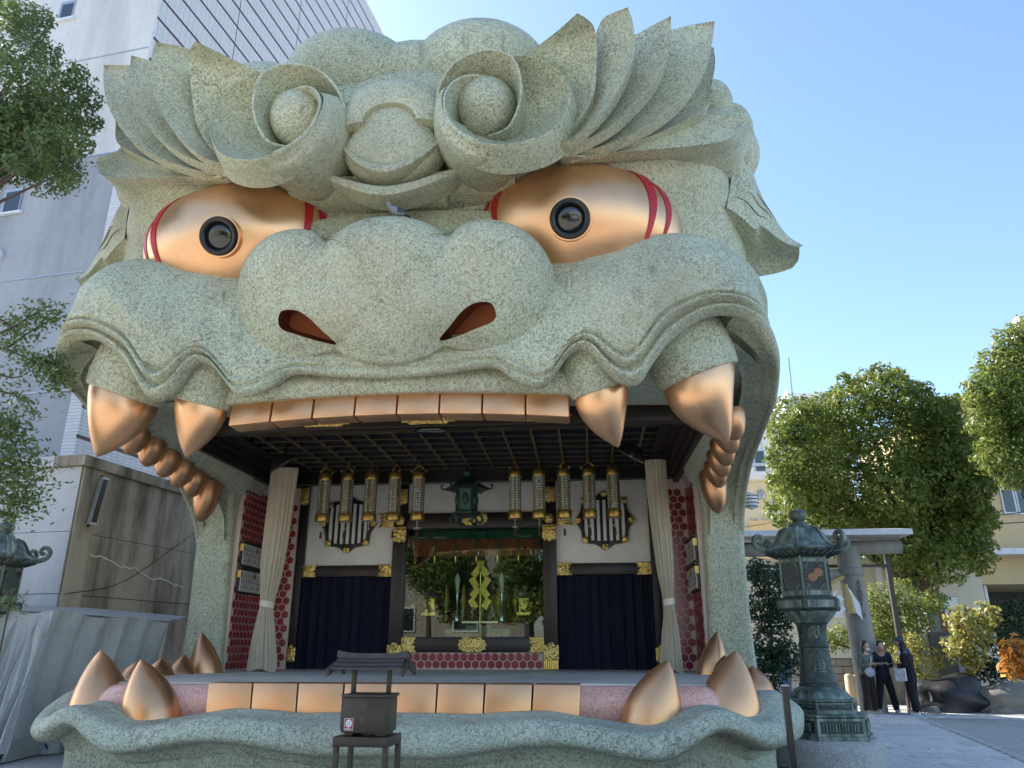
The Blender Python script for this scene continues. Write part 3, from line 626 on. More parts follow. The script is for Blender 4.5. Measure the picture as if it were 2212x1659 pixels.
tp = []
for x in np.linspace(-4.15, 4.15, 60):
    e = max(0, abs(x) - 3.75) / .4; dy = .16 * e ** 2; dz = -.14 * e ** 2
    tp.append([(x, 10.75 + dy, 1.15 + dz * .2), (x, 10.32 + dy, 1.145 + dz), (x, 10.2 + dy, 1.12 + dz), (x, 10.1 + dy, 1.03 + dz), (x, 10.08 + dy, .88 + dz), (x, 10.14 + dy, .66)])
mb = MB(); mb.grid(cr(np.transpose(np.array(tp), (1, 0, 2)), 20)); mb.build('tongue', M['pink'], LION)
# ================================================================== STAGE INSIDE THE MOUTH
YB = 16.65
fl = NT('stage_floor')
wvn = fl.n('ShaderNodeTexWave', wave_type='RINGS', rings_direction='SPHERICAL'); wvn.inputs['Scale'].default_value = 1.6; wvn.inputs['Distortion'].default_value = 5; wvn.inputs['Detail'].default_value = 1.5; wvn.inputs['Detail Scale'].default_value = .7
fl.l(fl.mapping((.35, 1.0, 1)), wvn.inputs['Vector'])
msk = fl.ramp(fl.noise(.45, 2), [(.5, 0), (.56, 1)])
sw = fl.math('MULTIPLY', fl.ramp(wvn.outputs[0], [(.70, 0), (.76, 1)]), msk)
base = fl.ramp(fl.noise(3, 6, .65), [(.3, (.56, .535, .48)), (.7, (.68, .65, .59))])
fl.col(fl.mix(fl.math('MULTIPLY', sw, .8), base, (.28, .26, .23))).set(.5); M['floor'] = fl.m
fp = [(3.85, 10.36), (4.1, 10.5), (4.2, 10.9), (4.3, 11.6), (4.45, 13), (4.62, 14.4), (4.62, 17.2)]; fp = fp + [(-x, y) for x, y in fp[::-1]]; mb = MB(); mb.prism(np.array([(x, y, .9) for x, y in fp]), (0, 0, 0), (0, 0, .265)); mb.build('stage_floor', M['floor'], LION, smooth=False)

# ceiling with coffer ribs, front beam
ZC = 5.3
mb = MB(); mb.box(-4.2, 4.2, 12.1, 16.7, ZC, ZC + .08); M['ceil_blue'] = plain('blue_black_lacquer', (.007, .009, .018), .35, var=.3); ceil = mb.build('ceiling', M['ceil_blue'], LION, smooth=False)
M['rib'] = plain('gilt_rib', (.20, .15, .07), .4, .5, var=.4, scale=3)
r1 = MB().box(-.02, .02, 12.3, 16.0, ZC - .07, ZC - .002).build('ceiling_rib', M['rib'], ceil, smooth=False)
for i in range(15):
    x = -3.5 + .5 * i
    if i == 0: r1.location.x = x
    else: link_copy(r1, ceil, (x, 0, 0))
r2 = MB().box(-3.9, 3.9, -.03, .03, ZC - .062, ZC - .003).build('ceiling_rib', M['ceil_blue'], ceil, smooth=False)
g2 = MB().box(-3.9, 3.9, -.008, .008, ZC - .072, ZC - .064).build('ceiling_rib_trim', M['rib'], ceil, smooth=False)
for i in range(9):
    y = 12.5 + .42 * i
    for o in (r2, g2):
        if i == 0: o.location.y = y
        else: link_copy(o, ceil, (0, y, 0))
mb = MB(); mb.box(-4.3, 4.3, 12.05, 12.35, ZC - .22, ZC + .1, .02); fbm = mb.build('front_beam', M['lacquer'], LION)
def plate(cx, cz, w, h, y, d=.025, n=6, name='gold_plate', par=LION, mat='gold', shape='cloud', ax='x'):
    """embossed fitting with a cusped outline"""
    if shape == 'cloud': o = [(-1, 0), (-.88, .3), (-.92, .62), (-.72, .62), (-.6, 1), (0, .92), (.6, 1), (.72, .62), (.92, .62), (.88, .3)]; o += [(x, -z) for x, z in o[::-1]][1:-1] if False else [(1, 0)] + [(x, -z) for x, z in o[:0:-1]]
    elif shape == 'right': o = [(-1, -1), (-1, 1), (.95, 1), (.62, .55), (.8, .3), (.45, 0), (.8, -.3), (.62, -.55), (.95, -1)]
    elif shape == 'left': o = [(1, 1), (1, -1), (-.95, -1), (-.62, -.55), (-.8, -.3), (-.45, 0), (-.8, .3), (-.62, .55), (-.95, 1)]
    elif shape == 'down': o = [(-1, 1), (1, 1), (1, -.6), (.6, -.95), (.5, -.7), (0, -1), (-.5, -.7), (-.6, -.95), (-1, -.6)]
    elif shape == 'up': o = [(1, -1), (-1, -1), (-1, .62), (-.75, .7), (-.5, .55), (-.3, .9), (0, 1), (.3, .9), (.5, .55), (.75, .7), (1, .62)]
    p = np.array([(cx + a * w / 2, y, cz + b * h / 2) for a, b in o]); c = np.array([cx, y, cz])
    m = MB(); q = c + (p - c) * .93; q[:, 1] = y - d; p2 = p.copy(); p2[:, 1] = y - d * .7
    if shape != 'left' and shape != 'up' and shape != 'down' and shape != 'right': fl_ = True
    else: fl_ = True
    m.grid(np.stack([p, p2, q]), cv=True, flip=False); m.fan(q, flip=False)
    o_ = m.build(name, M[mat], par, ang=30)
    bm = bmesh.new(); bm.from_mesh(o_.data); bmesh.ops.remove_doubles(bm, verts=bm.verts[:], dist=1e-5); bmesh.ops.recalc_face_normals(bm, faces=bm.faces[:]); bm.to_mesh(o_.data); bm.free()
    return o_
for x in (-1.95, -.15, 1.75): plate(x, ZC - .08, 1.0, .2, 12.045, name='beam_plate', par=fbm)
# side beams and stepped eaves
for s_ in (-1, 1):
    for k in range(4):
        mb = MB(); mb.box(*sorted((s_ * (4.0 + .1 * k), s_ * (4.12 + .1 * k))), 12.0, 16.6, ZC - .12 - .09 * k, ZC - .02 - .09 * k); mb.build('side_beam', M['lacquer' if k % 2 else 'lacquer_black'], LION, smooth=False)
    for k in range(26):
        mb = MB(); y = 12.4 + .14 * k; mb.box(*sorted((s_ * 3.75, s_ * 4.0)), y, y + .07, ZC - .1, ZC - .01)
        if k == 0: b0 = mb.build('side_rafter', M['lacquer_black'], ceil, smooth=False)
        else: link_copy(b0, ceil, (0, .14 * k, 0))
mb = MB(); mb.box(-4.3, 4.3, 15.9, 16.1, ZC - .34, ZC); mb.build('rear_beam', M['lacquer_black'], LION, smooth=False)
b0 = None
for k in range(46):
    if b0 is None: b0 = MB().box(-3.85, -3.79, 15.72, 15.9, ZC - .22, ZC - .08).build('rear_rafter', M['lacquer'], LION, smooth=False)
    else: link_copy(b0, LION, (.168 * k, 0, 0))

# back wall
X = lambda px, py=1250: P(px, py, YB)[0]
Z = lambda py, px=1025: P(px, py, YB)[2]
zf = 1.165
zt, zb1, zb0 = 4.86, Z(1222, 745), Z(1246, 745)          # panel top, mid beam
xo, xi0, xi1 = 3.78, 1.79, 1.50
mb = MB(); mb.box(-4.6, -xi1, YB + .12, YB + .25, zf, 5.4); mb.box(xi1, 4.6, YB + .12, YB + .25, zf, 5.4); mb.box(-xi1, xi1, YB + .12, YB + .25, 4.07, 5.4); mb.box(-xi1, xi1, YB + .12, YB + .25, zf, 1.6); bw = mb.build('back_wall', M['lacquer_black'], LION, smooth=False)
for s_ in (-1, 1):
    mb = MB(); mb.box(*sorted((s_ * xi0, s_ * xo)), YB + .03, YB + .14, zb1 - .05, zt + .3); mb.build('wall_panel', M['plaster'], bw, smooth=False)
    # navy curtain in soft folds
    xs_ = np.linspace(xi0, xo, 90); yy = YB + .06 + .035 * np.sin(xs_ * 26) + .015 * np.sin(xs_ * 61 + 1)
    g = np.array([[(s_ * x, y, z) for x, y in zip(xs_, yy)] for z in (zf + .005, zb0 + .02)]); mb = MB().grid(g, flip=s_ < 0)
    tag(mb.build('stage_curtain', M['navy']), 'dark navy curtain hung %s the altar window' % ('left of' if s_ < 0 else 'right of'), 'curtain')
    mb = MB(); mb.box(*sorted((s_ * xi1, s_ * xi0)), YB - .1, YB + .14, zf + .003, zt + .25, .015); ps = mb.build('post', M['lacquer'], bw)
    mb = MB(); mb.box(*sorted((s_ * xo, s_ * (xo + .17))), YB - .1, YB + .14, zf + .003, zt + .25, .015); po = mb.build('post', M['lacquer_black'], bw)
    mb = MB(); mb.box(*sorted((s_ * (xi0 + .004), s_ * (xo - .004))), YB - .06, YB + .12, zb0, zb1, .01); bmid = mb.build('wall_beam', M['lacquer'], bw)
    zc = (zb0 + zb1) / 2; hh = zb1 - zb0 + .02
    plate(s_ * (xi0 + .17), zc, .33, hh, YB - .062, shape='right' if s_ > 0 else 'left', par=bmid); plate(s_ * (xo - .17), zc, .33, hh, YB - .062, shape='left' if s_ > 0 else 'right', par=bmid)
    plate(s_ * (xi0 + xi1) / 2, 3.93, .30, .36, YB - .104, shape='down', par=ps); plate(s_ * (xi0 + xi1) / 2, zf + .36, .31, .36, YB - .104, shape='up', par=ps)
    for k in range(8):
        mb = MB(); mb.box(s_ * (xi0 + xi1) / 2 - .145 + k * .037, s_ * (xi0 + xi1) / 2 - .12 + k * .037, YB - .112, YB - .1, zf + .01, zf + .18); mb.build('gold_strip', M['gold_plain'], ps, smooth=False)
    plate(s_ * (xo + .085), zf + .32, .2, .34, YB - .104, shape='up', par=po); plate(s_ * (xo + .085), zt - .05, .2, .42, YB - .104, shape='down', par=po)
    plate(s_ * (xi0 + xi1) / 2, zt - .1, .28, .36, YB - .104, shape='down', par=ps)
    plate(s_ * (xi0 + .2), 4.27, .4, .32, YB + .02, shape='right' if s_ > 0 else 'left', par=bw)
# head beam, sill, glass
mb = MB(); mb.box(-xi1 + .003, xi1 - .003, YB - .08, YB + .1, 4.07, 4.40, .012); hb = mb.build('window_lintel', M['lacquer'], bw)
plate(0, 4.27, .62, .30, YB - .085, par=hb)
for s_ in (-1, 1): plate(s_ * 1.64, 4.24, .2, .2, YB - .13, par=bw)
mb = MB(); mb.box(-xi1, xi1, YB + .03, YB + .14, 4.40, zt + .3); mb.build('wall_panel', M['plaster'], bw, smooth=False)
zs1, zs0 = 1.80, 1.50
mb = MB(); mb.box(-xi1 + .003, xi1 - .003, YB - .09, YB + .12, zs0, zs1, .012); sill = mb.build('window_sill', M['lacquer'], bw)
plate(0, (zs0 + zs1) / 2, .62, .31, YB - .095, par=sill); plate(-xi1 + .17, (zs0 + zs1) / 2, .34, .3, YB - .095, shape='right', par=sill); plate(xi1 - .17, (zs0 + zs1) / 2, .34, .3, YB - .095, shape='left', par=sill)
gg_ = NT('window_glass'); fr_ = gg_.n('ShaderNodeFresnel'); fr_.inputs[0].default_value = 1.5; gs_ = gg_.n('ShaderNodeBsdfGlossy'); gs_.inputs['Roughness'].default_value = .01; tr_ = gg_.n('ShaderNodeBsdfTransparent'); tr_.inputs[0].default_value = (.86, .95, .91, 1); mx_ = gg_.n('ShaderNodeMixShader')
gg_.l(gg_.math('MULTIPLY', fr_.outputs[0], 1.5), mx_.inputs[0]); gg_.l(tr_.outputs[0], mx_.inputs[1]); gg_.l(gs_.outputs[0], mx_.inputs[2]); gg_.l(mx_.outputs[0], gg_.t.nodes['Material Output'].inputs[0])
M['glass'] = gg_.m
mb = MB(); mb.box(-xi1 + .01, xi1 - .01, YB - .01, YB + .0, zs1 + .003, 4.067); mb.build('window_pane', M['glass'], bw, smooth=False)
# cusped lattice windows with white and black bars
M['bar_white'] = plain('white_paint', (.78, .77, .73), .6, var=.04); M['bar_black'] = plain('black_paint', (.012, .010, .010), .5, var=.2)
def cusp(r, n=96):
    a = np.linspace(0, 2 * np.pi, n, endpoint=False); k = 1 + .05 * np.abs(np.cos(2 * a)) ** 8 + .035 * np.cos(8 * a) + .05 * (np.abs(np.cos(2 * a)) ** 30)
    sq = 1 / np.maximum(np.abs(np.cos(a)), np.abs(np.sin(a))) ** .35
    return np.stack([r * k * sq * np.cos(a), 0 * a, r * k * sq * np.sin(a)], 1)
for s_ in (-1, 1):
    c = np.array([s_ * 2.84, YB, 4.22 - .02]); o = cusp(.56); i_ = cusp(.475)
    wn_ = MB(); wn_.fan(c + i_ + W(0, .018, 0), flip=False); win = wn_.build('lattice_window', M['bar_black'], bw, smooth=False)
    fr = MB(); fr.grid(np.stack([c + o + W(0, .03, 0), c + o * .99 + W(0, -.05, 0), c + i_ * 1.02 + W(0, -.055, 0), c + i_ + W(0, .02, 0)]), cv=True, flip=False)
    fr.build('window_frame', M['lacquer_black'], win)
    for k in range(7):
        x = -.40 + .133 * k; zz = .44 if abs(x) < .3 else .38
        MB().box(c[0] + x - .033, c[0] + x + .033, YB - .03, YB + .012, c[2] - zz, c[2] + zz).build('window_bar', M['bar_white'], win, smooth=False)
    for ang_ in (0, 90, 180, 270, 45, 135, 225, 315):
        a = R(ang_); rr = .575 if ang_ % 90 == 0 else .60
        plate(c[0] + rr * math.cos(a), c[2] + rr * math.sin(a), .14, .14, YB - .055, d=.02, name='frame_cap', par=win)

# red hexagon tiles
ti = NT('red_glazed_tile'); oi = ti.n('ShaderNodeObjectInfo')
ti.col(ti.mix(ti.math('MULTIPLY', oi.outputs['Random'], .9), (.22, .012, .02), (.38, .03, .045))).set(.25, 0, .6); ti.bump(ti.noise(16, 2), .12, .01); M['tile'] = ti.m
M['grout'] = plain('pale_grout', (.66, .52, .45), .8, var=.06)
HP = .165
def hexmesh():
    m = MB(); a = np.array([R(30 + 60 * k) for k in range(6)]); r = HP / math.sqrt(3) - .011
    ring_ = lambda k, y: np.stack([k * np.cos(a), np.full(6, y), k * np.sin(a)], 1)
    m.grid(np.stack([ring_(r, .001), ring_(r, -.003), ring_(r - .006, -.006)]), cv=True); m.fan(ring_(r - .006, -.006), flip=False); return m
hexm = hexmesh().mesh('tile', M['tile'], True, 30)
bmh = bmesh.new(); bmh.from_mesh(hexm); bmesh.ops.recalc_face_normals(bmh, faces=bmh.faces[:]); bmh.to_mesh(hexm); bmh.free()
def hexwall(origin, right, w, h, par, join=False):
    """tiles on a plane: origin = lower corner, right = unit vector along the wall; its normal faces the stage"""
    right = np.array(right, float); nrm = np.cross(right, [0, 0, 1]); out = []
    rz = math.atan2(right[1], right[0]); rows_ = int(h / (HP * .866)) + 1; mbj = MB()
    for j in range(rows_):
        for i in range(int(w / HP) + 1):
            u = HP * (i + .5 + .5 * (j % 2)); v = HP * .58 + HP * .866 * j
            if u > w - HP * .4 or v > h - HP * .5: continue
            p = np.array(origin) + right * u + np.array([0, 0, v])
            if join:
                vv = np.array([q.co[:] for q in hexm.vertices]); rot = np.array([[math.cos(rz), -math.sin(rz), 0], [math.sin(rz), math.cos(rz), 0], [0, 0, 1]])
                mbj.add(vv @ rot.T + p, [tuple(f.vertices) for f in hexm.polygons])
            else:
                o = bpy.data.objects.new('tile', hexm); COL.objects.link(o); o.parent = par; o.matrix_parent_inverse = world_mat(par).inverted(); o.location = p; o.rotation_euler = (0, 0, rz)
    if join: mbj.build('tiles', M['tile'], par, kind='stuff')
# strip under the window
mb = MB(); mb.box(-xi1, xi1, YB - .02, YB + .1, zf, zs0); st_ = mb.build('tiled_strip', M['grout'], bw, smooth=False); hexwall((-xi1, YB - .022, zf), (1, 0, 0), 2 * xi1, zs0 - zf + .05, st_)
# side walls and the returns beside the curtains
mb = MB(); mb.box(-4.75, -4.55, 14.95, 16.55, zf, 5.0); wl = mb.build('tiled_side_wall', M['grout'], LION, smooth=False); hexwall((-4.548, 14.97, zf), (0, 1, 0), 1.5, 3.75, wl)
mb = MB(); mb.box(4.55, 4.75, 14.95, 16.55, zf, 5.0); wr = mb.build('tiled_side_wall', M['grout'], LION, smooth=False); hexwall((4.548, 16.5, zf), (0, -1, 0), 1.5, 3.75, wr, join=True)
for s_ in (-1, 1):
    mb = MB(); mb.box(*sorted((s_ * 3.96, s_ * 4.56)), (16.2 if s_ > 0 else 16.52), 16.6, zf, 5.0); wq = mb.build('tiled_return', M['grout'], LION, smooth=False)
    hexwall((s_ * 4.26 - .3, (16.198 if s_ > 0 else 16.518), zf), (1, 0, 0), .6, 3.75, wq, join=True)
# votive tag racks on the side walls
M['brass'] = plain('aged_brass', (.42, .28, .08), .33, .9, var=.25, scale=10)
M['tagwood'] = plain('pale_wood_tag', (.62, .60, .54), .7, var=.1)
for s_ in (-1, 1):
    rk = thing('tag_rack', (s_ * 4.5, 15.5, 2.7), 'rack of pale inscribed wooden tags on the %s tiled side wall' % ('left' if s_ < 0 else 'right'), 'rack')
    for z0 in (2.62, 3.14):
        MB().box(*sorted((s_ * 4.535, s_ * 4.50)), 15.02, 16.4, z0, z0 + .48).build('rack_board', M['lacquer_black'], rk, smooth=False)
        MB().box(*sorted((s_ * 4.533, s_ * 4.45)), 15.0, 16.42, z0 + .47, z0 + .505).build('rack_rail', M['lacquer'], rk, smooth=False)
        for k in range(12):
            y = 15.07 + k * .108; tg_ = MB().box(*sorted((s_ * 4.498, s_ * 4.475)), y, y + .086, z0 + .04, z0 + .45).build('wooden_tag', M['tagwood'], rk, smooth=False)
            for q in range(3): MB().box(*sorted((s_ * 4.4748, s_ * 4.4735)), y + .03, y + .05 + .006 * ((k * 7 + q * 3) % 3), z0 + .1 + q * .11, z0 + .135 + q * .11 + .02 * ((k + q) % 3)).build('tag_lettering', M['lacquer_black'], tg_, smooth=False)
        for y in (15.0, 15.68): MB().box(*sorted((s_ * 4.535, s_ * 4.455)), y, y + .03, z0 + .3, z0 + .44).build('rack_clip', M['brass'], rk, smooth=False)

# gathered stage curtains at the sides
cu = NT('beige_curtain'); cs = cu.noise(9, 4, .6, vec=cu.mapping((14, 14, .35)))
cu.col(cu.mix(cu.ramp(cu.noise(1.3, 4), [(.5, 0), (.8, .6)]), cu.ramp(cs, [(.3, (.40, .34, .24)), (.7, (.62, .55, .42))]), (.40, .30, .18))).set(.85, 0, .2); M['beige'] = cu.m
for s_, lab in ((-1, 'tall beige curtain tied back beside the left tiled wall'), (1, 'tall beige curtain tied back beside the right tiled wall')):
    t = thing('tied_curtain', (s_ * 3.9, 15.0, zf), lab, 'curtain')
    lvls = [(5.1, .26, .10, -.06), (4.4, .25, .11, -.05), (3.6, .235, .12, -.02), (3.0, .20, .13, .0), (2.55, .14, .11, .02), (2.38, .12, .09, .03), (2.2, .14, .12, .03), (1.8, .20, .15, .02), (1.35, .25, .17, .0), (1.18, .26, .17, 0)]
    if s_ > 0: lvls = [(z_, h_ * .72, y_, o_ + .1) for z_, h_, y_, o_ in lvls]
    rows = []
    for z, hx, hy, off in lvls:
        r_ = []
        for k in range(150):
            a = 2 * math.pi * k / 150; f = 1 + .10 * math.sin(a * 17 + z * .4) + .05 * math.sin(a * 29 + 2 + z)
            r_.append((s_ * (3.80 + off) + hx * f * math.cos(a), 14.95 + hy * f * math.sin(a), z + (.03 * math.sin(a * 3) if z < 1.3 else 0)))
        rows.append(r_)
    g = cr(np.array(rows), 40); mb = MB().grid(g, cv=True, flip=True); mb.build('curtain_cloth', M['beige'], t, ang=60)
    mb = MB(); a = np.linspace(0, 2 * np.pi, 30, endpoint=False); gg2 = np.array([np.stack([s_ * (3.83 if s_ < 0 else 3.93) + (.145 if s_ < 0 else .11) * np.cos(a), 14.95 + .115 * np.sin(a), np.full(30, z) + .02 * np.cos(a) * s_], 1) + 0 for z in (2.34, 2.36, 2.44, 2.46)]); mb.grid(gg2, cv=True, flip=True); mb.build('tie_band', plain('cream_band', (.70, .64, .52), .7), t)
    MB().box(*sorted((s_ * 3.5, s_ * 4.0)), 14.93, 14.97, 5.1, 5.14).build('curtain_rail', M['lacquer'], t, smooth=False)

# hanging cylinder lanterns
la = NT('lantern_mesh'); vo = la.n('ShaderNodeTexVoronoi', feature='DISTANCE_TO_EDGE'); vo.inputs['Scale'].default_value = 19; vo.inputs['Randomness'].default_value = .15
la.l(la.coord(), vo.inputs['Vector']); em = la.ramp(la.noise(5, 2), [(.52, 0), (.56, 1)])
lk = la.mix(la.ramp(vo.outputs[0], [(.10, 1), (.16, 0)]), (.50, .53, .48), (.16, .13, .06)); lk = la.mix(la.math('MULTIPLY', em, .6), lk, (.33, .22, .07)); la.col(lk).set(.45, .25); la.bump(vo.outputs[0], .6, .01); M['lantern_mesh'] = la.m
M['brass'] = plain('aged_brass', (.42, .28, .08), .33, .9, var=.25, scale=10)
M['tassel'] = plain('maroon_tassel', (.10, .04, .02), .85)
def make_lantern():
    t = thing('cylinder_lantern', (0, 0, 0)); n = 28
    MB().lathe([(.128, .16), (.128, .86)], n=n, cap=False).build('lantern_drum', M['lantern_mesh'], t)
    MB().lathe([(.0, -.01), (.10, -.005), (.14, .0), (.145, .015), (.145, .14), (.138, .165), (.125, .167)], n=n).build('lower_collar', M['brass'], t)
    MB().lathe([(.125, .853), (.138, .855), (.143, .87), (.143, .985), (.136, 1.0), (.10, 1.02), (.0, 1.025)], n=n).build('upper_collar', M['brass'], t)
    h = np.array([(.11 * math.cos(a), 0, 1.0 + .13 * math.sin(a)) for a in np.linspace(0, math.pi, 14)]); mb = MB().tube(h, .011, 6)
    for s_ in (-1, 1): mb.tube([(s_ * .11, 0, .99), (s_ * .155, 0, 1.02), (s_ * .165, 0, 1.05)], .01, 6)
    mb.build('bail', M['brass'], t)
    mb = MB()
    for k in range(5): mb.tube(np.array([(.016 * math.cos(a) * (k % 2), .016 * math.cos(a) * (1 - k % 2), 1.15 + .034 * k + .024 * math.sin(a)) for a in np.linspace(0, 2 * math.pi, 9)]), .006, 5)
    mb.build('chain', M['brass'], t)
    mb = MB().tube([(0, 0, -.01), (0, 0, -.16)], .006, 5)
    for s_ in (-1, 1): mb.tube(np.array([(s_ * (.035 - .035 * math.cos(a)), 0, -.16 + .018 * math.sin(a)) for a in np.linspace(0, 2 * math.pi, 10)]), .005, 5)
    mb.build('cord', M['tagwood'], t)
    MB().lathe([(.012, -.2), (.022, -.215), (.026, -.3), (.03, -.34), (.0, -.342)], n=10).build('tassel', M['tassel'], t); return t
ln0 = make_lantern(); lx = [-3.01, -2.52, -2.01, -1.5, -1.0, 1.01, 1.5, 2.01, 2.52, 3.01]
ordw = ['outermost', 'second', 'third', 'fourth', 'innermost']
for i, x in enumerate(lx):
    o = ln0 if i == 0 else copy_tree(ln0)
    o.location = (x, 15.36, 4.05); k = i if i < 5 else 9 - i
    o.rotation_euler = (0, 0, i * .8)
    sd = 'left' if i < 5 else 'right'
    tag(o, ('%s cylinder lantern of the five hanging %s of the green lantern' if k in (0, 4) else '%s cylinder lantern, counted from outside, hanging %s of the green lantern') % (ordw[k], sd), 'lantern', 'brass cylinder lanterns hanging over the stage')
# green bronze hanging lantern in the middle
M['bronze'] = plain('dark_green_bronze', (.045, .085, .068), .5, .5, var=.35, scale=9, bump=.4, bs=30)
t = thing('hanging_lantern', (0, 15.45, 4.12), 'dark green bronze six-sided lantern hanging in the middle of the stage', 'lantern')
cx, cy, cz = 0, 15.45, 4.12
hexp = lambda prof, mb=None: (mb or MB()).lathe(prof, (cx, cy, cz), 6)
hexp([(.20, .0), (.30, .04), (.30, .09), (.24, .12)]).build('base_tray', M['bronze'], t, smooth=False)
hexp([(.22, .12), (.235, .16), (.225, .52), (.25, .56)]).build('lantern_body', M['bronze'], t, smooth=False)
hexp([(.46, .56), (.44, .60), (.30, .68), (.16, .76), (.10, .82), (.0, .84)]).build('roof', M['bronze'], t, smooth=False)
MB().lathe([(.03, .83), (.07, .87), (.09, .92), (.06, .99), (.02, 1.03), (.0, 1.05)], (cx, cy, cz), 14).build('finial', M['bronze'], t)
for k in range(6):
    a = R(60 * k); d = np.array([math.cos(a), math.sin(a), 0]); b = np.array([cx, cy, cz])
    MB().tube(cr([b + d * .42 + W(0, 0, .58), b + d * .5 + W(0, 0, .58), b + d * .54 + W(0, 0, .64), b + d * .49 + W(0, 0, .67)], 12), .02, 6).build('roof_scroll', M['bronze'], t)
    MB().tube(cr([b + d * .26 + W(0, 0, .06), b + d * .33 + W(0, 0, -.03), b + d * .30 + W(0, 0, -.13), b + d * .22 + W(0, 0, -.10)], 12), .03, 6).build('foot', M['bronze'], t)
    d2 = np.array([math.cos(a + R(30)), math.sin(a + R(30)), 0])
    MB().ellipsoid(b + d2 * .20 + W(0, 0, .35), (.06, .06, .13), 8, 10).build('relief', M['bronze'], t)
MB().tube([(cx, cy, cz + 1.03), (cx, cy, ZC)], .012, 6).build('chain', M['bronze'], t)
# spot lamps (unlit) under the ceiling
M['alu'] = plain('brushed_reflector', (.72, .72, .70), .25, .9); 
for px, py, Y, lab, dx in ((612, 1005, 13.6, 'black stage floodlight under the ceiling at the left', .5), (932, 932, 12.2, 'black stage floodlight under the middle of the front beam', 0), (1362, 985, 13.6, 'black stage floodlight under the ceiling at the right', -.5)):
    c = P(px, py, Y); t = thing('floodlight', c, lab, 'lamp', 'stage floodlights')
    k0 = MB(); prof = [(.0, .22), (.07, .215), (.12, .17), (.19, .09), (.235, .0), (.245, -.004)]
    tilt = np.array(Matrix.Rotation(R(25) * (1 if dx else .3), 3, 'X') @ Matrix.Rotation(R(-30) * np.sign(dx), 3, 'Y'))
    tf = lambda v: (v * np.array([1.25, .7, 1])) @ tilt.T + c
    MB().lathe(prof, n=24, cap=False).xf(0, tf).build('housing', M['black_gloss'], t); MB().lathe([(.24, .0), (.18, .08), (.10, .15), (.0, .18)], n=24, cap=False).xf(0, tf).build('reflector', M['alu'], t)
    q = c + W(0, .05, .18); MB().tube([q, (q[0], q[1], ZC)], .02, 8).build('bracket', M['black_gloss'], t)
# ================================================================== GROUND, PATH, BUILDINGS
asp = NT('asphalt'); ag = asp.n('ShaderNodeTexVoronoi'); ag.inputs['Scale'].default_value = 55; asp.l(asp.coord(), ag.inputs['Vector'])
ac = asp.ramp(ag.outputs[1], [(.0, (.22, .215, .20)), (.5, (.37, .36, .34)), (1, (.54, .53, .50))])
ac = asp.mix(asp.ramp(asp.noise(.6, 5, .6), [(.4, 0), (.7, .5)]), ac, (.27, .265, .25)); asp.col(ac).set(.85); asp.bump(ag.outputs[0], .4, .02); M['asphalt'] = asp.m
mb = MB(); mb.grid(np.array([[(x, y, 0) for x in (-160, 160)] for y in (-120, 200)]), flip=True); mb.build('ground', M['asphalt'], kind='structure')
def slabmat(name, c, v):
    m = NT(name); oi = m.n('ShaderNodeObjectInfo')
    k = m.ramp(m.noise(7, 6, .65), [(.3, tuple(x * (1 - v) for x in c)), (.7, tuple(x * (1 + v) for x in c))])
    k = m.mix(m.math('MULTIPLY', oi.outputs['Random'], .55), k, tuple(x * .62 for x in c)); m.col(k).set(.75); m.bump(m.noise(45, 5), .3, .01); return m.m
M['slab'] = slabmat('granite_slab', (.56, .55, .52), .15)
M['joint'] = plain('dark_joint', (.10, .098, .092), .9)
edge = np.array([(6.2, 4.), (7.4, 8.), (8.2, 10.8), (8.65, 12.88), (9.11, 15.14), (9.47, 17.04), (9.85, 19.2), (10.3, 20.6), (12.5, 21.3), (18, 21.6), (26, 22)])
ex_ = lambda y: float(np.interp(y, edge[:8, 1], edge[:8, 0])) if y < 20.6 else 26.0
pl = [(x, y, .004) for x, y in edge]; ring_ = [(3.4, 4, .004)] + pl + [(26, 30, .004), (3.4, 30, .004)]
path = MB().fan(np.array(ring_)).build('stone_path', M['joint'], kind='structure', smooth=False)
y = 7.6; j = 0; nsl = 0
while y < 29:
    d = .42 if y < 20.6 else .75; x = 5.9 + (.37 * (j * 7 % 5) / 5) if y > 8.6 else 5.4; x1 = ex_(y + d / 2)
    if y > 14.3: x = 5.55 + .37 * (j * 7 % 5) / 5
    if y > 20.6: x1 = 17
    while x < x1 - .12 and nsl < 292:
        w = min(random.uniform(.75, 1.35) * (1 if y < 20.6 else 1.6), x1 - x)
        if x1 - x - w < .3: w = x1 - x
        mb = MB(); b = random.uniform(0, .006)
        mb.bevbox((x + .007, y + .006, -.04), (x + w - .007, y + d - .006, .022 + b), .008); mb.build('paving_slab', M['slab'], path, ang=30); nsl += 1; x += w
    y += d; j += 1
# rough pale kerb stones between path and asphalt
M['kerb'] = plain('pale_kerb', (.42, .41, .39), .85, var=.2, scale=12, bump=.5, bs=30)
ep = even(cr(np.array([(a, b, .0) for a, b in edge]), 200), 110)
for k in range(len(ep) - 1):
    a, b = ep[k], ep[k + 1]; t_ = (b - a); L_ = np.linalg.norm(t_); t_ /= L_; n_ = np.array([t_[1], -t_[0], 0])
    w0, w1 = .02, .13 + random.uniform(-.02, .03)
    q = np.array([a + t_ * .01 + n_ * w0, b - t_ * .01 + n_ * w0, b - t_ * .01 + n_ * w1, a + t_ * .01 + n_ * w1]); h = .03 + random.uniform(0, .012)
    MB().prism(q - W(0, 0, .05), (0, 0, 0), (0, 0, .05 + h)).build('kerb_stone', M['kerb'], path, smooth=False)

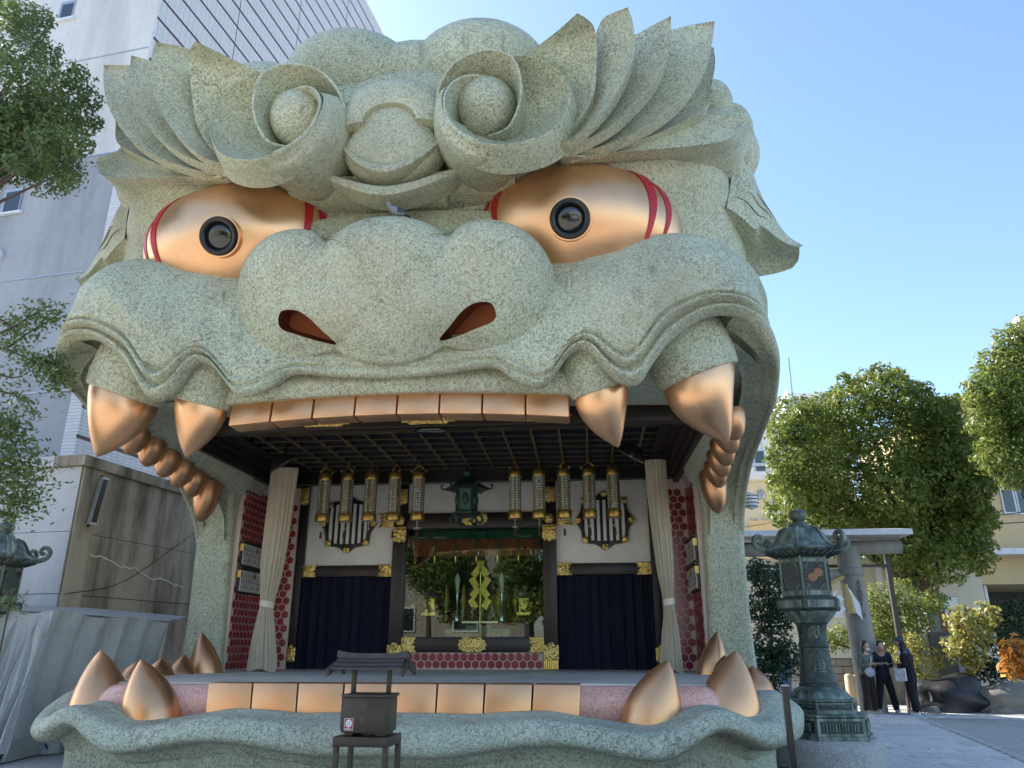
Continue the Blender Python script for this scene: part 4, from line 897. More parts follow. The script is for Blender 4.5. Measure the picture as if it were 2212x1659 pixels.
# ---- tall building at the left, turned 8 degrees
A8 = R(8); RD = np.array([math.sin(A8), math.cos(A8), 0]); LD = np.array([-math.cos(A8), math.sin(A8), 0]); NF = np.array([math.sin(A8), math.cos(A8), 0]) * -1   # NF: outward normal of the front face
CB = P(240, 560, 17.0); CB[2] = 0
def hit(px, py, c, d):
    ry = ray(px, py); n = np.array([d[1], -d[0], 0]); return CAM + ry * (np.dot(c - CAM, n) / np.dot(ry, n))
def bq(s, t, o, z):   # s along the tiled side, t along the front towards the left, o outwards(front), z up
    return CB + RD * s + LD * t + np.array([0, 0, z])
def bbox(s0, s1, t0, t1, z0, z1, mb=None):
    mb = mb or MB(); v = [bq(s, t, 0, z) for z in (z0, z1) for t in (t0, t1) for s in (s0, s1)]
    return mb.add(v, [(0, 1, 3, 2), (4, 6, 7, 5), (0, 4, 5, 1), (2, 3, 7, 6), (1, 5, 7, 3), (0, 2, 6, 4)])
tl = NT('white_facade_tile'); bk = tl.n('ShaderNodeTexBrick'); bk.offset = 0; bk.inputs['Scale'].default_value = 1; bk.inputs['Brick Width'].default_value = .235; bk.inputs['Row Height'].default_value = .085; bk.inputs['Mortar Size'].default_value = .006; bk.inputs['Mortar Smooth'].default_value = .3
bk.inputs['Color1'].default_value = (.66, .64, .64, 1); bk.inputs['Color2'].default_value = (.60, .585, .59, 1); bk.inputs['Mortar'].default_value = (.28, .27, .27, 1)
mp = tl.n('ShaderNodeMapping'); mp.inputs['Rotation'].default_value = (0, 0, A8 - R(90)); tl.l(tl.coord(), mp.inputs[0])
sx = tl.n('ShaderNodeSeparateXYZ'); tl.l(mp.outputs[0], sx.inputs[0]); cb_ = tl.n('ShaderNodeCombineXYZ'); tl.l(sx.outputs[0], cb_.inputs[0]); tl.l(sx.outputs[2], cb_.inputs[1]); tl.l(cb_.outputs[0], bk.inputs['Vector'])
tl.col(bk.outputs[0]).set(.35, 0, .4); tl.bump(bk.outputs[1], -.4, .01); M['ftile'] = tl.m
def stained(name, c, stain, sc=.5, amt=.6):
    m = NT(name); v = m.mapping((1, 1, .16)); n = m.noise(sc, 8, .68, vec=v); n2 = m.noise(.35, 5, .6)
    k = m.ramp(n2, [(.3, tuple(x * .9 for x in c)), (.7, tuple(min(1, x * 1.06) for x in c))]); k = m.mix(m.ramp(n, [(.42, 0), (.66, amt)]), k, stain)
    k = m.mix(m.ramp(m.noise(5, 7, .7), [(.5, 0), (.8, .3)]), k, tuple(x * .8 for x in stain)); m.col(k).set(.85); m.bump(m.noise(30, 4), .12, .01); return m.m
M['white_wall'] = stained('white_render', (.70, .68, .655), (.46, .44, .41), .5, .75)
M['grey_wall'] = stained('grey_blue_render', (.38, .39, .41), (.20, .215, .24), .4, .85)
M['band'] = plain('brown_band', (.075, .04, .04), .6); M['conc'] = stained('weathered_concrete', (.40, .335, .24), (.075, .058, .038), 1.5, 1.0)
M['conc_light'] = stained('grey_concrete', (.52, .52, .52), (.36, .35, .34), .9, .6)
M['dark_win'] = plain('dark_pane', (.02, .025, .03), .08, spec=.8); M['steel_grey'] = plain('grey_metal', (.40, .42, .44), .4, .7); M['white_metal'] = plain('white_metal', (.72, .73, .75), .45)
BL = thing('tiled_building', CB, 'tall pale building with white tiled side and thin brown bands behind the lion head', 'building')
HB, LB = 33.4, 16.0
bbox(0, LB, 0, .4, -.1, HB).build('tiled_wall', M['ftile'], BL, smooth=False)
zs = hit(20, 372, CB, LD)[2]; zs = hit(262, 326, CB, LD)[2]
bbox(-.002, .5, .1, 13, zs, HB).build('upper_wall', M['white_wall'], BL, smooth=False); bbox(.01, .5, .1, 13, -.1, zs - .0).build('lower_wall', M['grey_wall'], BL, smooth=False)
bbox(.4, LB - .3, .3, 12.9, HB - .6, HB - .1).build('roof_slab', M['grey_wall'], BL, smooth=False); bbox(LB - .4, LB, .3, 12.9, 0, HB).build('rear_wall', M['grey_wall'], BL, smooth=False); bbox(.5, LB - .4, 12.6, 13, 0, HB).build('far_side_wall', M['grey_wall'], BL, smooth=False)
bbox(-.05, LB + .05, -.03, .35, HB, HB + .12).build('parapet_cap', M['white_metal'], BL, smooth=False)
z1_, z2_ = hit(337, 39, CB, LD)[2], hit(327, 83, CB, LD)[2]; dz = z1_ - z2_
k = -18
while True:
    z = z2_ + k * dz
    if z > HB - .3: break
    if z > 3: bbox(-.004, LB, -.006, .02, z - .045, z + .045).build('brown_band', M['band'], BL, smooth=False)
    k += 1
for s_ in (3.6, 7.4, 11.4): bbox(s_, s_ + .03, -.004, .02, 0, HB).build('panel_joint', M['band'], BL, smooth=False)
for z in [hit(20, 372, CB, LD)[2] * 0 + zs] + [hit(165, 133, CB, LD)[2], hit(130, 592, CB, LD)[2], hit(80, 848, CB, LD)[2]]:
    bbox(-.012, .02, .12, 13, z - .02, z + .02).build('wall_joint', M['steel_grey'], BL, smooth=False)
a = hit(60, 700, CB, LD)
def front_box(px0, px1, py0, py1, o0, o1, name, mat, par):
    a, b = hit(px0, (py0 + py1) / 2, CB, LD), hit(px1, (py0 + py1) / 2, CB, LD); t0, t1 = sorted((np.dot(a - CB, LD), np.dot(b - CB, LD)))
    zt_, zb_ = hit((px0 + px1) / 2, py0, CB, LD)[2], hit((px0 + px1) / 2, py1, CB, LD)[2]
    return bbox(o0, o1, t0, t1, zb_, zt_).build(name, M[mat], par, smooth=False)
for q in ((8, 46, 410, 460), (130, 160, 5, 42)):
    w_ = front_box(*q, -.03, .0, 'window', 'steel_grey', BL); c_ = ((q[0] + q[1]) / 2, (q[2] + q[3]) / 2)
    front_box(q[0] + 5, q[1] - 3, q[2] + 6, q[3] - 4, -.04, -.02, 'pane', 'dark_win', w_)
    front_box(q[0] - 3, q[1] + 2, q[3], q[3] + 4, -.1, .0, 'window_ledge', 'white_metal', w_)
for q in ((37, 388), (-2, 552), (38, 868)):
    c_ = hit(*q, CB, LD); MB().ellipsoid(c_ + NF * .05, (.16, .2, .17), 10, 14).build('vent_hood', M['white_metal'], BL)

# ---- stained concrete wall beside the jaw
CW = P(185, 985, 14.0); HW_ = CW[2]; CW[2] = 0
WL = thing('concrete_wall', CW, 'tall stained concrete wall standing left of the lion head', 'wall')
def wbox(s0, s1, t0, t1, z0, z1, mb=None):
    mb = mb or MB(); v = [CW + RD * s + LD * t + W(0, 0, z) for z in (z0, z1) for t in (t0, t1) for s in (s0, s1)]
    return mb.add(v, [(0, 1, 3, 2), (4, 6, 7, 5), (0, 4, 5, 1), (2, 3, 7, 6), (1, 5, 7, 3), (0, 2, 6, 4)])
zj = [0, 1.35, 2.55, 3.72, HW_ - .22]
for i in range(4):
    o = [.0, .02, .04, .02][i]
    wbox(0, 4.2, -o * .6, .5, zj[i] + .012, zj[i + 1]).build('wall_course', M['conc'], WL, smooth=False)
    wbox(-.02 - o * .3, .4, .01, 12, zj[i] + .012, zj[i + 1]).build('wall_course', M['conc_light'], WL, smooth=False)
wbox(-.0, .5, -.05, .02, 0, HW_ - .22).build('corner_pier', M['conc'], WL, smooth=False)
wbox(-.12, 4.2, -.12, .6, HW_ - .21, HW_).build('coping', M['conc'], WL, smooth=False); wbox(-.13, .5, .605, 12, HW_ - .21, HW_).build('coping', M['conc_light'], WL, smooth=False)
M['crack'] = plain('pale_crack', (.62, .58, .48), .9)
cp = []
for i in range(40):
    s_ = .5 + 3.1 * i / 39; ck = (ck if i else 0) * .85 + random.uniform(-.035, .035); cp.append(CW + RD * s_ + LD * -.028 + W(0, 0, 3.42 - .13 * s_ + ck))
MB().tube(np.array(cp), .012 + .008 * np.abs(np.sin(np.arange(40) * 1.3)), 5).build('crack', M['crack'], WL)
cb0 = CW + LD * -.07 + RD * .05 + W(0, 0, 2.55); cb1 = CW + LD * -.07 + RD * 4 + W(0, 0, 4.4)
MB().tube(cr([cb0, cb0 * .65 + cb1 * .35 - W(0, 0, .35), cb0 * .3 + cb1 * .7 - W(0, 0, .2), cb1], 30), .009, 5).build('cable', M['black_gloss'], WL)
# column loudspeaker
sp = hit(222, 1032, CW + LD * -.1, RD); sq = hit(193, 1134, CW + LD * -.1, RD)
t = thing('column_speaker', sq, 'slim dark column loudspeaker leaning out from the stained concrete wall', 'speaker'); ax_ = sp - sq; ax_ /= np.linalg.norm(ax_); yy_ = -LD * .09; xx_ = RD * .17
pr_ = np.array([sq - xx_ * .5, sq + xx_ * .5, sq + xx_ * .5 + yy_, sq - xx_ * .5 + yy_]); MB().prism(pr_, sq, sp).build('cabinet', M['steel_grey'], t, smooth=False)
pr_ = np.array([sq - xx_ * .38 + yy_, sq + xx_ * .38 + yy_, sq + xx_ * .38 + yy_ * 1.1, sq - xx_ * .38 + yy_ * 1.1]) + ax_ * .05; MB().prism(pr_, sq, sp - ax_ * .1).build('grille', M['black_gloss'], t, smooth=False)
MB().tube([sp + W(0, 0, .03), sp + LD * .12 + W(0, 0, .03)], .02, 6).build('bracket', M['black_gloss'], t); MB().tube([sq - W(0, 0, .02), sq + LD * .12 - W(0, 0, .02)], .02, 6).build('bracket', M['black_gloss'], t)

# ---- silver tarpaulin over stacked goods in front of the wall
tp_ = NT('silver_tarpaulin'); wr_ = tp_.noise(5, 6, .65, 1.0); fine = tp_.noise(26, 4, .6, 2)
tpk = tp_.ramp(tp_.noise(.9, 3), [(.3, (.44, .45, .43)), (.7, (.58, .59, .565))]); tpk = tp_.mix(tp_.ramp(tp_.noise(2.5, 5, .6), [(.55, 0), (.8, .35)]), tpk, (.28, .285, .27)); tp_.col(tpk).set(.34, .3, .5); tp_.bump(tp_.math('ADD', tp_.math('MULTIPLY', wr_, .7), tp_.math('MULTIPLY', fine, .5)), .8, .09); M['tarp'] = tp_.m
c0 = P(113, 1322, 12.4); cl = P(-160, 1312, 12.8); cr_ = P(392, 1342, 14.45); cr_[0] = min(cr_[0], -5.55)
top = np.vstack([np.array([cl + (c0 - cl) * f for f in np.linspace(0, 1, 150)]), np.array([c0 + (cr_ - c0) * f for f in np.linspace(0, 1, 110)])[1:]])
n_ = len(top); rows = []
for f in np.linspace(0, 1, 40):
    r_ = top.copy(); r_[:, 2] = top[:, 2] * (1 - f) + .02 * f
    k = np.arange(n_); fl_ = f ** 1.5; wa = .22 + .78 * f
    left = (k < 150); ph = k * .23 + 1.1 * np.sin(k * .045) + .9 * f * np.sin(k * .02 + 2)
    pl_ = np.abs(np.sin(ph)) ** .8 * .20 + .10 * np.abs(np.sin(ph * 2.3 + 1.7 * f)) ** .9 + .03 * np.sin(k * 1.1 + 5 * f)
    dg_ = .16 * np.abs(np.sin((k - 150) * .05 + 2.6 * f)) ** .7 + .05 * np.sin((k - 150) * .21 + 5 * f)
    wob = np.where(left, pl_, dg_); r_[:, 1] -= np.where(left, 1.0, .3) * fl_ * .75 + wob * wa * min(1, f * 9); r_[:, 0] += np.where(left, .35, .2) * fl_ + np.where(left, 0, wob * .7 * f) + .03 * np.sin(k * .3 + 7 * f)
    r_[:, 2] += .035 * np.sin(k * .09) * (1 - f); rows.append(r_)
TG = np.array(rows); TG[:, :, 0] = np.where(TG[:, :, 1] > 9.2, np.minimum(TG[:, :, 0], -5.42), TG[:, :, 0])
mb = MB().grid(TG, flip=False); bk_ = top + np.array([-.4, 1.5, .14]); mb.grid(np.stack([bk_, top]))
TP = mb.build('tarpaulin', M['tarp'], ang=80); tag(TP, 'wrinkled silver tarpaulin draped over goods left of the lower jaw', 'tarpaulin')
M['blue_sheet'] = plain('blue_sheet', (.03, .07, .17), .5, bump=.5, bs=12)
# blue sheet end, black plastic crate and dark curved edging at the tarpaulin's foot
c_ = PZ(60, 1612, .1); g = np.array([[(c_[0] - .5 + 1.0 * u, c_[1] - .25 + .5 * v, .10 + .25 * math.sin(u * 3.1) * (1 - v * .5) + .06 * math.sin(9 * u + 5 * v)) for u in np.linspace(0, 1, 24)] for v in np.linspace(0, 1, 12)])
tag(MB().slab(g, (0, 0, -.05)).build('folded_sheet', M['blue_sheet'], ang=60), 'crumpled dark blue sheet at the foot of the silver tarpaulin', 'sheet')
cr0 = PZ(88, 1618, 0); t = thing('plastic_crate', cr0, 'black open-mesh plastic crate beside the left end of the lower lip', 'crate')
for (dx0, dx1, dy0, dy1) in ((-.3, .3, -.2, -.17), (-.3, .3, .17, .2), (-.3, -.27, -.17, .17), (.27, .3, -.17, .17)):
    for z0 in (.0, .11, .22): MB().box(cr0[0] + dx0, cr0[0] + dx1, cr0[1] + dy0, cr0[1] + dy1, z0, z0 + .03).build('crate_rail', M['steel_grey'], t, smooth=False)
for k in range(6): MB().box(cr0[0] - .3 + k * .114, cr0[0] - .27 + k * .114, cr0[1] - .203, cr0[1] - .168, 0.005, .245).build('crate_bar', M['steel_grey'], t, smooth=False)
MB().box(cr0[0] - .29, cr0[0] + .29, cr0[1] - .19, cr0[1] + .19, .002, .01).build('crate_floor', M['black_gloss'], t, smooth=False)
arc = np.array([PZ(-30 + 14 * k, 1658 - 4.6 * k + .12 * k * k, .0) for k in range(11)]); mb = MB(); up = W(0, 0, .13); bkv = W(.02, .12, 0)
mb.slab(np.stack([arc, arc + up]), (0.02, .12, 0)); tag(mb.build('curved_edging', plain('dark_edging', (.03, .033, .035), .5), smooth=False), 'low dark curved edging on the ground at the lower left corner', 'edging')

# ---- buildings behind, right side
M['cream'] = stained('cream_render', (.66, .60, .46), (.52, .46, .34), .5, .4); M['ochre'] = stained('ochre_render', (.66, .50, .28), (.52, .38, .2), .5, .3); M['white_panel'] = plain('white_panel', (.62, .61, .60), .5, var=.05, scale=1); M['blue_grey'] = plain('blue_grey_panel', (.36, .38, .43), .5, var=.05)
def boxr(cx, cy, z0, z1, w, d, rz=0):
    m = MB().box(-w / 2, w / 2, -d / 2, d / 2, z0, z1); ca, sa = math.cos(rz), math.sin(rz)
    return m.xf(0, lambda v: np.stack([v[:, 0] * ca - v[:, 1] * sa + cx, v[:, 0] * sa + v[:, 1] * ca + cy, v[:, 2]], 1))
def P3(px, py, Y): return P(px, py, Y)
# cream house with blind window and eaves
YH = 40.0; hx0, hx1 = P(1560, 1100, YH)[0], P(1830, 1100, YH)[0]; ze = P(1660, 1038, YH)[2]
H1 = thing('cream_house', ((hx0 + hx1) / 2, YH, 0), 'cream house with shuttered window between the jaw pillar and the big tree', 'building')
MB().box(hx0, hx1, YH, YH + 9, -.1, ze).build('wall', M['cream'], H1, smooth=False)
MB().box(hx0 - .4, hx1 + .4, YH - .5, YH + 9.4, ze, ze + .35).build('eaves', M['white_metal'], H1, smooth=False)
xw0, xw1 = P(1664, 1080, YH)[0], P(1708, 1080, YH)[0]; zw0, zw1 = P(1680, 1126, YH)[2], P(1680, 1074, YH)[2]
w_ = MB().box(xw0, xw1, YH - .06, YH, zw0, zw1).build('window', M['white_metal'], H1, smooth=False); MB().box(xw0 + .12, xw1 - .12, YH - .08, YH - .04, zw0 + .12, zw1 - .12).build('pane', M['steel_grey'], w_, smooth=False)
c_ = P(1645, 1068, YH); MB().lathe([(.22, -.25), (.22, .05), (.15, .2), (0, .26)], c_, 12).build('vent_hood', M['steel_grey'], H1)
x0_, x1_ = P(1620, 1150, YH)[0], P(1672, 1150, YH)[0]; z0_, z1_ = P(1650, 1230, YH)[2], P(1650, 1126, YH)[2]; MB().box(x0_, x1_, YH - .25, YH - .002, z0_, z1_).build('ochre_bay', M['ochre'], H1, smooth=False)
MB().tube([P(1640, 1122, YH - .1), P(1641, 1230, YH - .1)], .07, 8).build('downpipe', M['white_metal'], H1)
YH2 = 52.0; g0, g1 = P(1600, 950, YH2)[0], P(1826, 950, YH2)[0]; zz1 = P(1700, 930, YH2)[2]
H2 = thing('white_panel_building', ((g0 + g1) / 2, YH2, 0), 'white panelled building with antenna behind the cream house', 'building')
MB().box(g0, g1, YH2, YH2 + 10, 0, zz1).build('wall', M['white_panel'], H2, smooth=False)
for px in (1648, 1676, 1710): x = P(px, 1000, YH2)[0]; MB().box(x, x + .06, YH2 - .03, YH2, 0, zz1).build('panel_joint', M['steel_grey'], H2, smooth=False)
za = P(1640, 1005, YH2)[2]; MB().box(g0, g1, YH2 - .25, YH2 - .002, za - .1, za + .1).build('ledge', M['steel_grey'], H2, smooth=False)
a, b = P(1627, 990, YH2), P(1652, 972, YH2); w_ = MB().box(a[0], b[0], YH2 - .08, YH2, a[2] - 1, b[2]).build('window', M['steel_grey'], H2, smooth=False); MB().box(a[0] + .1, b[0] - .1, YH2 - .1, YH2 - .05, a[2] - .9, b[2] - .1).build('pane', M['dark_win'], w_, smooth=False)
t0_, t1_ = P(1700, 862, YH2 + 2)[0], P(1816, 858, YH2 + 2)[0]; zt_ = P(1760, 858, YH2 + 2)[2]
MB().box(t0_, t1_, YH2 + 2, YH2 + 8, zz1 - .5, zt_).build('stair_tower', M['blue_grey'], H2, smooth=False); MB().box(t0_ - .15, t1_ + .15, YH2 + 1.85, YH2 + 8.1, zt_, zt_ + .3).build('tower_cap', M['white_metal'], H2, smooth=False)
MB().tube([P(1717, 905, YH2 + 1), P(1703, 772, YH2 + 1)], .06, 6).build('antenna_mast', M['steel_grey'], H2); c_ = P(1700, 860, YH2 + 1); MB().ellipsoid(c_, (.18, .5, .55), 10, 14).build('dish', M['white_metal'], H2)
for px in (1652, 1662, 1672): a = P(px, 905, YH2); MB().tube([a, (a[0], a[1], a[2] + 1.1)], .03, 5).build('railing_post', M['steel_grey'], H2)
a, b = P(1640, 893, YH2), P(1690, 890, YH2)
for dz_ in (0, .5): MB().tube([a - W(0, 0, dz_), b - W(0, 0, dz_)], .03, 5).build('railing', M['steel_grey'], H2)
# yellow house at the right edge with open garage
YH3 = 33.0; H3 = thing('yellow_house', P(2180, 1480, YH3) * np.array([1, 1, 0]), 'sunlit yellow house with dark open garage at the right edge', 'building', rz=0)
q0 = P(2085, 1200, YH3)[0]
def hbox(x0, x1, y0, y1, z0, z1, name, mat, par=H3): return MB().box(x0, x1, y0, y1, z0, z1).build(name, M[mat], par, smooth=False)
zr = P(2170, 1000, YH3)[2]; zg1, zg0 = P(2160, 1262, YH3)[2], 0; xg0 = P(2108, 1300, YH3)[0]
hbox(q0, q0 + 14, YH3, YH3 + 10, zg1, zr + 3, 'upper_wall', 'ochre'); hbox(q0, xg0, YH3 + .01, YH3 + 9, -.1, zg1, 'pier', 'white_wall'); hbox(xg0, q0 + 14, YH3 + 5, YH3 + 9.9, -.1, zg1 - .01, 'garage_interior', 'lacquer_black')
zl = P(2170, 1196, YH3)[2]; hbox(q0 - .2, q0 + 14, YH3 - .9, YH3 - .003, zl - .12, zl + .12, 'canopy', 'white_metal')
for px in (2158, 2190): x = P(px, 1060, YH3)[0]; w_ = hbox(x, x + .55, YH3 - .05, YH3, P(px, 1112, YH3)[2], P(px, 1025, YH3)[2], 'window', 'steel_grey'); hbox(x + .08, x + .47, YH3 - .07, YH3 - .03, P(px, 1112, YH3)[2] + .1, P(px, 1025, YH3)[2] - .1, 'pane', 'dark_win', w_)
x = P(2140, 1300, YH3)[0]; hbox(x, x + .1, YH3 + .3, YH3 + .4, 0, zg1 - .01, 'garage_post', 'white_metal')
YH4 = 46; g0, g1 = P(2040, 900, YH4)[0], P(2400, 900, YH4)[0]; zt_ = P(2200, 690, YH4)[2]
H4 = thing('white_tower_block', ((g0 + g1) / 2, YH4, 0), 'tall white block just showing above the far right tree', 'building'); hbox(P(2203, 700, YH4)[0], g1, YH4, YH4 + 1.2, 0, zt_ - .5, 'wall', 'white_wall', H4); hbox(P(2208, 690, YH4)[0], g1, YH4 + .3, YH4 + 1, zt_ - .5, zt_ + .4, 'roof_parapet', 'white_metal', H4)
# cream boundary wall of the neighbouring plot, white panel behind the tree
YW = 31.0; a, b = P(1700, 1200, YW)[0], P(2110, 1200, YW)[0]; zt_ = P(1800, 1205, YW)[2]
H5 = thing('cream_hall', ((a + b) / 2, YW, 0), 'low cream hall behind the stone gate', 'building'); hbox(a - 3, b, YW, YW + 4, -.1, zt_, 'wall', 'cream', H5)
for px, wd in ((1745, 10), (1900, 12)): x = P(px, 1300, YW)[0]; hbox(x, x + .22, YW - .08, YW - .002, -.1, zt_ - .05, 'pilaster', 'white_metal', H5)
a0, a1 = P(1795, 1300, YW), P(1820, 1335, YW); w_ = hbox(a0[0], a1[0], YW - .15, YW - .0, a1[2], a0[2], 'meter_box', 'white_metal', H5)
a0, a1 = P(2085, 1332, YW), P(2108, 1345, YW); hbox(a0[0] - 1.5, a0[0] - .2, YW - .06, YW, a1[2] + .3, a1[2] + .9, 'vent', 'steel_grey', H5)
# overhead wires
for k, (p0, p1, Y0, Y1) in enumerate((((1600, 1140), (1720, 1106), 30, 34), ((1600, 1152), (2212, 1096), 30, 36), ((2060, 1112), (2260, 1098), 30, 30), ((2060, 1122), (2260, 1124), 29.5, 30))):
    a, b = P(*p0, Y0), P(*p1, Y1); m_ = (a + b) / 2 - W(0, 0, .12); tag(MB().tube(cr([a, m_, b], 16), .022, 5).build('overhead_wire', M['black_gloss']), ['thin black wire sagging left of the green lantern finial, upper of two', 'long black wire running behind the big tree and lantern', 'upper black wire crossing the yellow house at far right', 'lower black wire crossing the yellow house at far right'][k], 'wire')
# ---- behind the camera (they light the face and mirror in the altar window)
M['brick_b'] = stained('tan_tile', (.40, .35, .29), (.28, .24, .2), .6, .4)
B6 = thing('tan_building', (-9, -16, 0), 'tan tiled building across the court, mirrored in the altar window', 'building'); MB().box(-20, -1.5, -22, -16, -.1, 11).build('wall', M['brick_b'], B6, smooth=False)
for i in range(3):
    for j_ in range(2): x, z = -14 + i * 4, 2.5 + j_ * 3.4; w_ = MB().box(x, x + 1.6, -16.0, -15.94, z, z + 1.5).build('window', M['white_metal'], B6, smooth=False); MB().box(x + .1, x + 1.5, -15.96, -15.92, z + .1, z + 1.4).build('pane', M['dark_win'], w_, smooth=False)
B7 = thing('white_tent', (7, -13, 0), 'white tent roof across the court, mirrored in the altar window', 'tent'); MB().prism(np.array([(3, -15, 2.4), (11, -15, 2.4), (7, -15, 4.2)]), (0, 0, 0), (0, 5, 0)).build('tent_roof', M['white_panel'], B7, smooth=False)
for x in (3.1, 10.9):
    for y_ in (-14.9, -10.1): MB().tube([(x, y_, 0), (x, y_, 2.42)], .05, 8).build('tent_pole', M['steel_grey'], B7)

# pale court paving around and behind the camera
M['court'] = stained('pale_court_paving', (.42, .39, .335), (.32, .29, .25), .8, .5)
MB().grid(np.array([[(x, y, .003) for x in (-24, 5.8)] for y in (-30, 7.4)]), flip=True).build('court', M['court'], kind='structure')
MB().grid(np.array([[(x, y, .0035) for x in (5.8, 24)] for y in (-30, 2)]), flip=True).build('court', M['court'], kind='structure')

# fallen leaves on the paving
# ================================================================== PROPS
def text_mesh(body, size, mat, name, parent, xform, ext=.004):
    """raised lettering, converted to a mesh; xform maps (x right, y up, z out) to the place"""
    cu_ = bpy.data.curves.new('t', 'FONT'); cu_.body = body; cu_.size = size; cu_.extrude = ext; cu_.align_x = 'CENTER'; cu_.align_y = 'CENTER'; cu_.resolution_u = 2
    o = bpy.data.objects.new('t', cu_); COL.objects.link(o); dg = bpy.context.evaluated_depsgraph_get(); dg.update()
    me = bpy.data.meshes.new_from_object(o.evaluated_get(dg)); bpy.data.objects.remove(o); v = np.array([p.co[:] for p in me.vertices]); f = [tuple(p.vertices) for p in me.polygons]
    bpy.data.meshes.remove(me)
    if len(v) == 0: return None
    return MB().add(np.array([xform(p) for p in v]), f).build(name, mat, parent, smooth=False)
# ---- bronze stone-base lanterns
vb = NT('verdigris_bronze'); vn = vb.noise(4, 7, .7); vs = vb.noise(3, 6, .65, vec=vb.mapping((2.5, 2.5, .35)))
vk = vb.ramp(vs, [(.36, (.06, .07, .06)), (.5, (.14, .175, .14)), (.64, (.28, .34, .285)), (.8, (.40, .48, .41))]); vk = vb.mix(vb.ramp(vn, [(.55, 0), (.75, .6)]), vk, (.05, .055, .045)); vb.col(vk).set(.5, .35, .5); vb.bump(vb.noise(30, 4), .25, .01); M['verdi'] = vb.m
M['verdi_dark'] = plain('dark_bronze_panel', (.05, .065, .055), .5, .5, var=.4, scale=14, bump=.5, bs=25)
gr = NT('speckled_granite'); gv = gr.n('ShaderNodeTexVoronoi'); gv.inputs['Scale'].default_value = 95; gr.l(gr.coord(), gv.inputs['Vector'])
gr.col(gr.mix(gr.ramp(gr.noise(2, 5), [(.4, 0), (.7, .4)]), gr.ramp(gv.outputs[1], [(0, (.16, .155, .15)), (.5, (.40, .39, .37)), (1, (.60, .58, .55))]), (.30, .28, .25))).set(.75); gr.bump(gv.outputs[0], .25, .01); M['granite'] = gr.m
M['apricot'] = plain('terracotta_emblem', (.30, .16, .08), .6, .3)
YL = 12.6; LC = P(1782, 1590, YL); LX, LY = LC[0], LC[1]
zz = lambda y: P(1750, y, YL)[2]; hw = lambda px: px * .0074
